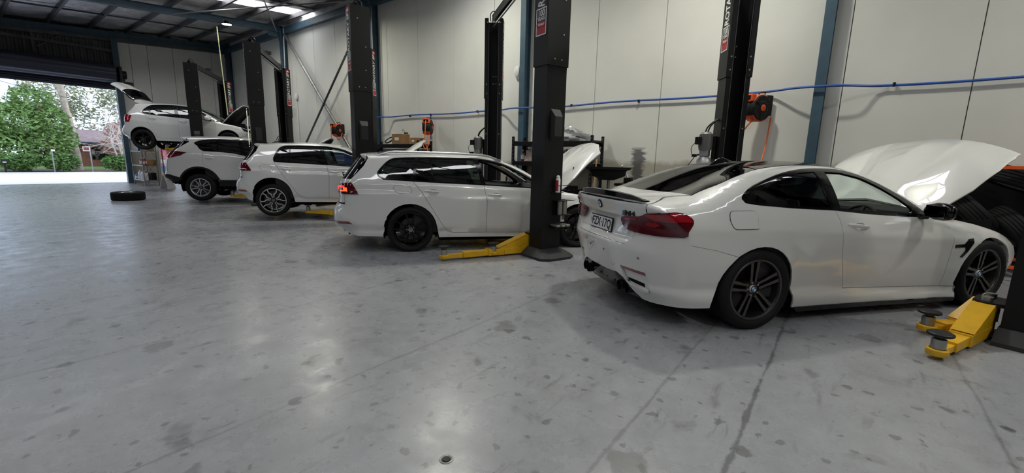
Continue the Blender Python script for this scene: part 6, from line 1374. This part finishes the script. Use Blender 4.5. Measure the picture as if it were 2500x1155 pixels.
solo(G().box((0, 0, .03), (.09, .17, .06), bev=.008), 'timber_block', 'orange', 'orange block on top of the green tub lid', 'block', (8.55, 2.16, 1.267), .2)
# blue tool chest
tch = empty('tool_chest', (8.45, 13.75, 0), 0, 'blue tool chest with silver drawers behind the hatchback', 'tool chest')
G().box((0, 0, .74), (.5, .75, 1.40), bev=.012).out('cabinet', 'bluebox', tch)
for k in range(9):
    d = G().box((-.255, 0, .16 + k * .145), (.02, .66, .125), bev=.004).out('drawer', 'bluebox', tch); G().box((-.272, 0, .205 + k * .145), (.02, .64, .025), bev=.005).out('drawer_pull', 'alloy', d)
G().box((0, 0, 1.455), (.52, .77, .03), bev=.008).out('lid', 'plastic', tch)
for x in (-.2, .2):
    for y in (-.3, .3): G().lathe([(0, -.015), (.035, -.015), (.035, .015), (0, .015)], 'y', (x, y, .036), 14).out('castor', 'rubber', tch, True)
# ------------------------------------------------------------------ tyre rack in the corner by the coupe's nose
r = empty('tyre_rack', (8.05, -3.9, 0), 0, 'orange-beamed tyre rack against the wall beyond the coupe bonnet', 'tyre rack')
for y in (0, 3.25):
    for x in (0, .75): G().box((x, y, .73), (.06, .06, 1.46)).out('upright', 'lift_black', r)
for z in (.18, 1.42):
    for x in (0, .75): G().box((x, 1.62, z), (.03, 3.25, .04)).out('beam', 'orange', r)
mo('rack_back', [(.80, 0, .1), (.80, 3.25, .1), (.80, 3.25, 1.40), (.80, 0, 1.40)], [(0, 1, 2, 3)], 'lift_black', r)
def loose_tyre(R, w, rr):
    h = w / 2; sh = R - rr; prof = [(rr, -h * .75), (rr + .012, -h * .85), (rr + sh * .4, -h), (R - .03, -h * .98), (R - .008, -h * .86), (R, -h * .72)]
    for k in (-.5, -.17, .17, .5): prof += [(R + .002, h * (k - .08)), (R - .010, h * (k - .06)), (R - .010, h * (k + .0)), (R + .002, h * (k + .02))]
    prof += [(R, h * .72), (R - .008, h * .86), (R - .03, h * .98), (rr + sh * .4, h), (rr + .012, h * .85), (rr, h * .75), (rr + .02, h * .6), (R - .03, h * .5), (R - .03, -h * .5), (rr + .02, -h * .6), (rr, -h * .75)]
    return G().lathe(prof, 'z', n=48)
tm = None
for k, (x, y, z, tilt, yaw, lb) in enumerate(((8.45, -1.05, .56, 52, 4, 'worn black tyre leaning at the open end of the orange rack'), (8.42, -1.42, .78, 48, -4, 'black tyre wedged halfway up the orange rack'), (8.46, -1.80, .62, 52, 6, 'black tyre leaning low inside the orange rack'), (8.44, -2.15, .92, 45, 0, 'black tyre leaning high in the orange rack'), (8.45, -2.6, .62, 55, -5, 'black tyre resting deep inside the orange rack'), (8.43, -1.02, 1.16, 30, 10, 'black tyre lying on top of the pile by the rack end'), (8.45, -2.95, .95, 48, 5, 'black tyre leaning deep and high in the orange rack'), (8.42, -1.75, 1.27, 20, -8, 'black tyre flat on top of the pile in the orange rack'))):
    if tm is None: o = loose_tyre(.32, .225, .215).out('tyre', 'rubber', None, True, 45); tm = o.data
    else: o = bpy.data.objects.new('tyre', tm); link(o)
    o.location = (x, y, z); o.rotation_euler = (math.radians(tilt), math.radians(6), math.radians(yaw)); tag(o, lb, 'tyre', 'loose tyres in the orange rack')
# tyre and wheel lying on the open floor
r = empty('wheel_on_floor', (3.02, 15.95, .118), .4, 'black tyre lying flat on the open grey floor', 'tyre'); loose_tyre(.375, .232, .235).out('tyre', 'rubber', r, True, 45)
G().lathe([(.235, .085), (.228, .09), (.21, .05), (.20, -.02), (.06, -.03), (.05, .03), (0, .035)], n=36).out('rim', 'alloy_dark', r, True); G().lathe([(.236, .086), (.232, .094), (.226, .088)], n=36).out('rim_edge', 'alloy', r, True)
# ------------------------------------------------------------------ shelves beside the roller door
sh = empty('shelving_unit', (4.70, 21.9, 0), 0, 'grey metal shelving unit beside the roller door post', 'shelves')
for x in (0, .45):
    for y in (0, 1.5): G().box((x, y, .97), (.035, .035, 1.94)).out('upright', 'grey_plastic', sh)
for z in (.22, .80, 1.36, 1.90): G().box((.225, .75, z), (.48, 1.52, .03), bev=.003).out('shelf', 'galv', sh)
for a_, b_ in (((0, .25), (.45, 1.05)), ((.45, .25), (0, 1.05)), ((0, 1.1), (.45, 1.88)), ((.45, 1.1), (0, 1.88))): G().bar((a_[0], -.02, a_[1]), (b_[0], -.02, b_[1]), .025, .006).out('end_brace', 'lift_black', sh)
lb = ('white plastic oil jug on the bottom shelf by the door', 'white plastic fluid bottle on the bottom shelf by the door')
for k in range(6): bottle('fluid_bottle', (4.79 + .05 * (k % 2), 22.05 + .2 * k, .236), .34 + .03 * (k % 2), .075, 'white_plastic', lb[k % 2], 'red_print' if k % 3 == 0 else 'white_plastic', 'bottles on the bottom shelf')
bottle('blue_bottle', (4.78, 23.25, .236), .22, .09, 'badge_blue', 'blue bottle at the end of the bottom shelf by the door', 'badge_blue')
for k in range(4): bottle('red_can', (4.79 + .07 * (k % 2), 22.1 + .17 * k, .816), .30, .05, 'red_print', 'red spray can on the middle shelf by the door', 'white_plastic', 'red cans on the middle shelf')
carton('parts_box', (.26, .34, .22), 'brown parts box on the middle shelf by the door', (5.0, 22.1, .816), 0); carton('parts_box', (.26, .40, .18), 'wide brown parts box on the shelf above the red cans', (4.98, 22.15, 1.376), .1); carton('parts_box', (.30, .40, .18), 'grey parts box behind the red cans', (4.97, 22.7, .816), 0, 'grey_plastic')
solo(G().box((0, 0, .06), (.34, .5, .12), bev=.02), 'storage_tray', 'bluebox', 'dark blue tray on the upper shelf by the door', 'tray', (4.95, 22.95, 1.376), 0)
solo(G().box((0, 0, .14), (.18, .5, .28), bev=.01), 'dark_case', 'lift_black', 'black tool case on the bottom shelf by the door', 'case', (5.04, 22.3, .236), 0)
solo(G().box((0, .36, .97), (.04, .72, 1.94), bev=.003), 'plywood_sheet', 'door_brown', 'tall brown plywood sheet standing beside the shelving unit', 'board', (5.26, 21.55, 0), math.radians(-14))
r = empty('folding_sign', (5.02, 20.3, 0), math.radians(30), 'white A-frame floor sign standing near the SUV bumper', 'floor sign')
for s_ in (-1, 1): G().box((0, s_ * .10, .27), (.30, .015, .56), Matrix.Rotation(s_ * .32, 3, 'X'), bev=.004).out('board', 'white_plastic', r)
for k in range(3): G().box((0, -.125 - .0 + (.05 * k - .05) * .33 * -1, .18 + .11 * k), (.22, .006, .012), Matrix.Rotation(-.32, 3, 'X')).out('print_line', 'grey_plastic', r)
# pole under the lamp, work light on a lift post
o = G().cyl((6.50, 18.45, 5.80), (6.61, 18.46, 2.75), .017, 8).out('hanging_pole', mat('pale_yellow_pole', (.75, .72, .42), .4), None, True); tag(o, 'pale yellow pole hanging from the rafter under the lamp', 'pole')
r = empty('work_light', (5.06, 12.86, 1.55), 0, 'slim lit work light fixed to the lift post beside the SUV', 'work light'); G().cyl((0, 0, 0), (0, 0, 1.0), .008, 8).out('tube', mat('lit_work_light', (.9, .9, .7), .4, emit=((1, .98, .75), .7)), r, True); G().box((.0, -.03, .04), (.03, .09, .03)).out('clip', 'lift_black', r); G().box((.0, -.03, .96), (.03, .09, .03)).out('clip', 'lift_black', r)
# ------------------------------------------------------------------ bits on the post beside the wagon
i_ = Vector((math.cos(math.radians(72)), math.sin(math.radians(72)), 0)); s_ = Vector((-i_.y, i_.x, 0)); P3 = Vector((5.2, NY[1], 0)); pf = lambda a, b, z: P3 + s_ * a + i_ * b + Vector((0, 0, z))
ang = math.radians(72) - PI / 2
R3 = Matrix.Rotation(ang, 3, 'Z')
tr = empty('can_holder', pf(-.05, -.14, .93), ang, 'black wire can holder fixed to the lift post beside the wagon', 'holder')
G().box((0, -.05, 0), (.16, .10, .008)).out('tray', 'lift_black', tr); G().tube([(-.08, -.002, .10), (-.08, -.10, .10), (.08, -.10, .10), (.10, -.06, .10), (.22, -.06, .10)], .005, 6).out('ring', 'lift_black', tr, True)
cn = empty('spray_can', pf(-.05, -.195, .936), 0, 'red and white spray can in the holder on the lift post', 'spray can'); G().lathe([(0, 0), (.033, 0), (.033, .18), (.026, .195), (.012, .20)], n=20).out('can', 'white_print', cn, True); G().lathe([(.0335, .02), (.0335, .17)], n=20, a0=1.6, a1=3.9).out('can_print', 'red_print', cn, True); G().lathe([(.026, .195), (.024, .225), (.010, .235), (0, .235)], n=16).out('cap', 'white_plastic', cn, True)
ah = empty('adapter_holder', pf(.12 - .25, -.14, .62), ang, 'black bracket for lift adapters on the post beside the wagon', 'bracket'); G().box((0, -.07, 0), (.24, .14, .008)).out('shelf', 'lift_black', ah); G().box((0.02, -.07, .20), (.30, .14, .006)).out('top_plate', 'lift_black', ah); G().box((0, -.004, .1), (.22, .008, .22)).out('back_plate', 'lift_black', ah)
for k in (0, 1):
    o = G().lathe([(0, 0), (.036, 0), (.036, .185), (.028, .19), (.0, .19)], n=20).out('lift_adapter', 'steel', None, True); o.location = pf(-.17 + .085 * k, -.215, .626); tag(o, 'silver height adapter cylinder in the bracket on the lift post', 'adapter', 'silver lift adapters')
ch = empty('frame_clip_holder', pf(-.10, -.14, .44), ang, 'silver frame adapters hung on the lift post beside the wagon', 'adapter'); G().box((0, -.06, 0), (.26, .12, .012)).out('shelf', 'lift_black', ch)
for k in range(3): G().box((-.09 + .09 * k, -.08, .03), (.07, .16, .03), bev=.012).out('frame_adapter', 'steel', ch)
G().box((.10, -.003, .12), (.07, .004, .11)).out('instruction_label', 'white_print', ch); G().box((.115, -.006, .125), (.02, .002, .06)).out('label_print', 'black_print', ch)
# ------------------------------------------------------------------ outside the roller door
def leafmat(n, c, v=.4): 
    m = mat(n, c, .6, var=(3.5, v)); return m
M['leaf_green'] = leafmat('fresh_green_leaf', (.20, .34, .095)); M['leaf_olive'] = leafmat('olive_gum_leaf', (.36, .38, .22)); M['leaf_hedge'] = leafmat('hedge_leaf', (.12, .24, .06)); M['leaf_pink'] = leafmat('reddish_leaf', (.50, .26, .22)); M['leaf_yellow'] = leafmat('yellow_leaf', (.52, .45, .18))
M['bark'] = mat('pale_gum_bark', (.52, .44, .36), .8, var=(4, .35)); M['twig'] = mat('bare_pale_twig', (.66, .60, .55), .7); M['trunk'] = mat('brown_trunk', (.16, .11, .07), .8)
def leaves(name, parent, blobs, n, size, m, seed):
    rg = random.Random(seed); V = []; F = []
    tot = sum(b[3] * b[4] * b[5] for b in blobs)
    for (x, y, z, a, b, c) in blobs:
        for _ in range(int(n * a * b * c / tot)):
            u = Vector((rg.gauss(0, 1), rg.gauss(0, 1), rg.gauss(0, 1))).normalized() * (rg.uniform(.35, 1) ** .5)
            p = Vector((x + u.x * a, y + u.y * b, z + u.z * c)); d = Vector((rg.gauss(0, 1), rg.gauss(0, 1), rg.gauss(0, .6))).normalized(); e = d.orthogonal().normalized(); e.rotate(Matrix.Rotation(rg.uniform(0, 6.3), 3, d)); s = size * rg.uniform(.6, 1.4)
            k = len(V); V += [p - d * s, p + e * s * .42, p + d * s, p - e * s * .42]; F.append((k, k + 1, k + 2, k + 3))
    o = mo(name, V, F, m, parent); o['kind'] = 'stuff'; return o
def limb(g, p, d, L, r, rg, depth, spread=.55, kids=3):
    pts = [p]; dd = d.normalized()
    for k in range(3):
        dd = (dd + Vector((rg.gauss(0, .13), rg.gauss(0, .13), rg.gauss(0, .06)))).normalized(); pts.append(pts[-1] + dd * L / 3)
    g.tube(pts, [r, r * .85, r * .7, r * .55], 5 if depth < 2 else 7, cap=False)
    if depth:
        for k in range(kids):
            q = pts[1 + k % 3]; nd = (dd + Vector((rg.gauss(0, spread), rg.gauss(0, spread), rg.gauss(.1, spread * .7)))).normalized(); limb(g, q, nd, L * rg.uniform(.6, .85), r * .55, rg, depth - 1, spread, kids)
rg = random.Random(3)
t = empty('leafy_tree', (3.0, 39.5, 0), 0, 'dense bright green tree standing across the driveway', 'tree'); g = G(); limb(g, Vector((0, 0, 0)), Vector((.05, 0, 1)), 2.2, .16, rg, 2, .5); limb(g, Vector((1.3, -.3, 0)), Vector((-.3, 0, 1)), 2.0, .10, rg, 1); g.out('trunk', 'trunk', t, True)
leaves('foliage', t, [(-.2, 0, 2.9, 1.5, 1.3, 1.1), (.6, .2, 4.2, 1.1, 1.0, .9), (-1.2, 0, 2.2, 1.2, 1.1, .9), (1.3, -.2, 3.0, .9, .9, 1.1), (.9, -.4, 1.5, 1.3, 1.0, .9), (-.6, -.4, 1.2, 1.5, 1.0, 1.1), (1.8, 0, 2.0, .7, .8, .7)], 9000, .12, 'leaf_green', 1)
t = empty('gum_tree', (5.55, 40.5, 0), 0, 'tall pale-barked gum tree with forked trunk across the driveway', 'tree'); g = G(); rr = random.Random(5)
g.tube(crom3([(-.22, 0, -.1), (-.26, 0, 1.5), (-.36, 0, 3.5), (-.47, 0, 5.2), (-.62, 0, 8)], 5), [.25] * 5 + [.21] * 6 + [.17] * 5 + [.14] * 5, 12); g.tube(crom3([(-.35, 0, 4.6), (-.8, .1, 5.6), (-1.6, .2, 6.4), (-2.6, .2, 7.2)], 5), [.08] * 8 + [.06] * 8, 8)
g.tube(crom3([(-.55, 0, 5.6), (-.2, .2, 6.6), (.4, .3, 8)], 5), .12, 8); g.out('trunk', 'bark', t, True); leaves('foliage', t, [(-.5, 0, 8.6, 3.0, 2.0, 1.2), (-2.4, 0, 7.4, 1.2, 1.0, .6)], 1500, .14, 'leaf_olive', 2)
for k, (x, y, sd, lb) in enumerate(((7.5, 39.0, 11, 'bare pale-branched tree growing beside the door post'), (8.7, 40.5, 12, 'bare branching shrub in front of the tiled roof'))):
    t = empty('bare_tree', (x, y, 0), 0, lb, 'tree'); g = G(); rr = random.Random(sd)
    for q in range(4): limb(g, Vector((rr.uniform(-.2, .2), 0, .1)), Vector((rr.uniform(-.6, .6), rr.uniform(-.3, .3), 1)), 2.0, .055, rr, 4, .6, 3)
    g.out('branches', 'twig', t, True)
for k, (x, y, z, a, n, m_, lb) in enumerate(((-1.5, 50, 4.6, 4.2, 4200, 'leaf_olive', 'olive gum tree far behind the bright green tree'), (6, 56, 5.2, 4.8, 4500, 'leaf_olive', 'pale olive gum tree beyond the tiled roof'), (13, 54, 5.4, 4.4, 4000, 'leaf_olive', 'pale gum tree far beyond the door post'), (2.0, 46, 2.2, 2.0, 1800, 'leaf_yellow', 'yellowing shrub behind the bright green tree'), (9.0, 47, 2.4, 1.8, 1500, 'leaf_pink', 'reddish shrub behind the bare tree'))):
    t = empty('background_tree', (x, y, 0), 0, lb, 'tree'); G().tube([(0, 0, 0), (.2, 0, z * .5), (0, 0, z)], [.22, .16, .06], 8).out('trunk', 'bark', t, True)
    rr = random.Random(40 + k); leaves('foliage', t, [(rr.uniform(-a, a) * .5, rr.uniform(-1, 1), z + rr.uniform(-a, a) * .45, a * .5, a * .45, a * .38) for _ in range(7)], n, .15, m_, 20 + k)
for k, (x, lb) in enumerate(((6.9, 'low green hedge bush beside the gum trunk'), (8.3, 'low green hedge bush in front of the tiled roof'), (9.8, 'low green hedge bush beyond the door post'), (2.6, 'low green bush under the bright green tree'), (4.3, 'low green bush left of the gum trunk'))):
    t = empty('hedge_bush', (x, 37.6, 0), 0, lb, 'bush'); G().tube([(0, 0, 0), (0, 0, .5)], .04, 6).out('stem', 'trunk', t); leaves('foliage', t, [(0, 0, .55, .85, .6, .5), (.3, 0, .75, .5, .5, .4), (-.4, 0, .6, .5, .5, .45)], 1600, .085, 'leaf_hedge', 60 + k)
# neighbouring house
h = empty('house', (9.5, 49, 0), 0, 'low house with brown tiled roof across the road', 'house'); G().box((0, 1.5, 1.0), (9, 4, 2.0)).out('wall', mat('red_brick_wall', (.24, .10, .07), .8, var=(8, .3)), h)
V = [(-5, -1.1, 1.95), (5, -1.1, 1.95), (4, 1.6, 3.0), (-4, 1.6, 3.0), (5, 4.2, 1.95), (-5, 4.2, 1.95)]; mo('roof', V, [(0, 1, 2, 3), (3, 2, 4, 5), (1, 4, 2), (0, 3, 5)], mat('tiled_roof', (.30, .22, .23), .8, var=(10, .25)), h)
G().box((0, -1.12, 1.93), (10, .06, .12)).out('gutter', mat('dark_gutter', (.06, .07, .11), .5), h); G().box((-1.5, -.52, 1.1), (1.4, .06, 1.0)).out('window', 'glass_dark', h)
# sign posts by the road
def signpost(x, y, hgt, label, plate=None):
    r = empty('sign_post', (x, y, 0), 0, label, 'sign post'); G().cyl((0, 0, 0), (0, 0, hgt), .035, 10).out('post', 'galv', r, True)
    if plate: G().box((plate[0], -.04, hgt - plate[2] / 2), (plate[1], .01, plate[2])).out('sign_plate', 'white_print', r); G().box((plate[0], -.047, hgt - plate[2] / 2), (plate[1] * .8, .004, plate[2] * .75)).out('sign_print', mat('sign_brown', (.22, .05, .04), .6), r)
    else: G().box((.05, -.02, hgt - .06), (.16, .05, .1)).out('sign_plate', 'white_plastic', r)
    return r
signpost(3.78, 36.2, 1.35, 'short grey post with a small white plate by the road'); signpost(5.35, 36.0, 1.55, 'grey post with two small brown sign plates beside the gum trunk', (-.16, .30, .26))
r = empty('letterbox', (1.95, 36.5, 0), 0, 'dark letterbox post with white marks at the lawn edge', 'letterbox'); G().cyl((0, 0, 0), (0, 0, .55), .04, 8).out('post', 'lift_black', r); G().box((0, 0, .6), (.26, .2, .2), bev=.02).out('box', 'plastic', r); G().box((0, -.11, .6), (.14, .01, .05)).out('slot_plate', 'white_print', r)
struct(G().box((-5, 35.42, .03), (70, .18, .10)).out('kerb', 'asphalt')); struct(mo('garden_bed', [(1.9, 36.2, .03), (30, 36.2, .03), (30, 46, .05), (1.9, 46, .05)], [(0, 1, 2, 3)], 'soil'))
pw = G().tube(crom3([(-6, 38, 8.2), (1, 38.5, 5.55), (5, 39, 4.55), (9, 40, 4.2)], 8), .012, 6).out('overhead_cable', 'lift_black', None, True); tag(pw, 'thin overhead cable sagging in front of the trees', 'cable')
# banner flag outside the side door
r = empty('banner', (6.22, 25.9, 0), math.radians(-15), 'pink and red printed banner standing outside the side door', 'banner'); G().box((0, 0, 1.0), (.55, .01, 1.9)).out('cloth', 'pink', r); G().cyl((-.28, 0, 0), (-.28, 0, 2.0), .012, 8).out('pole', 'galv', r, True); G().box((0, -.008, .55), (.42, .004, .3)).out('print_block', 'badge_blue', r); G().box((0, -.008, .9), (.42, .004, .18)).out('print_block', 'white_print', r); G().box((0, 0, .02), (.6, .3, .04)).out('base', 'galv', r)
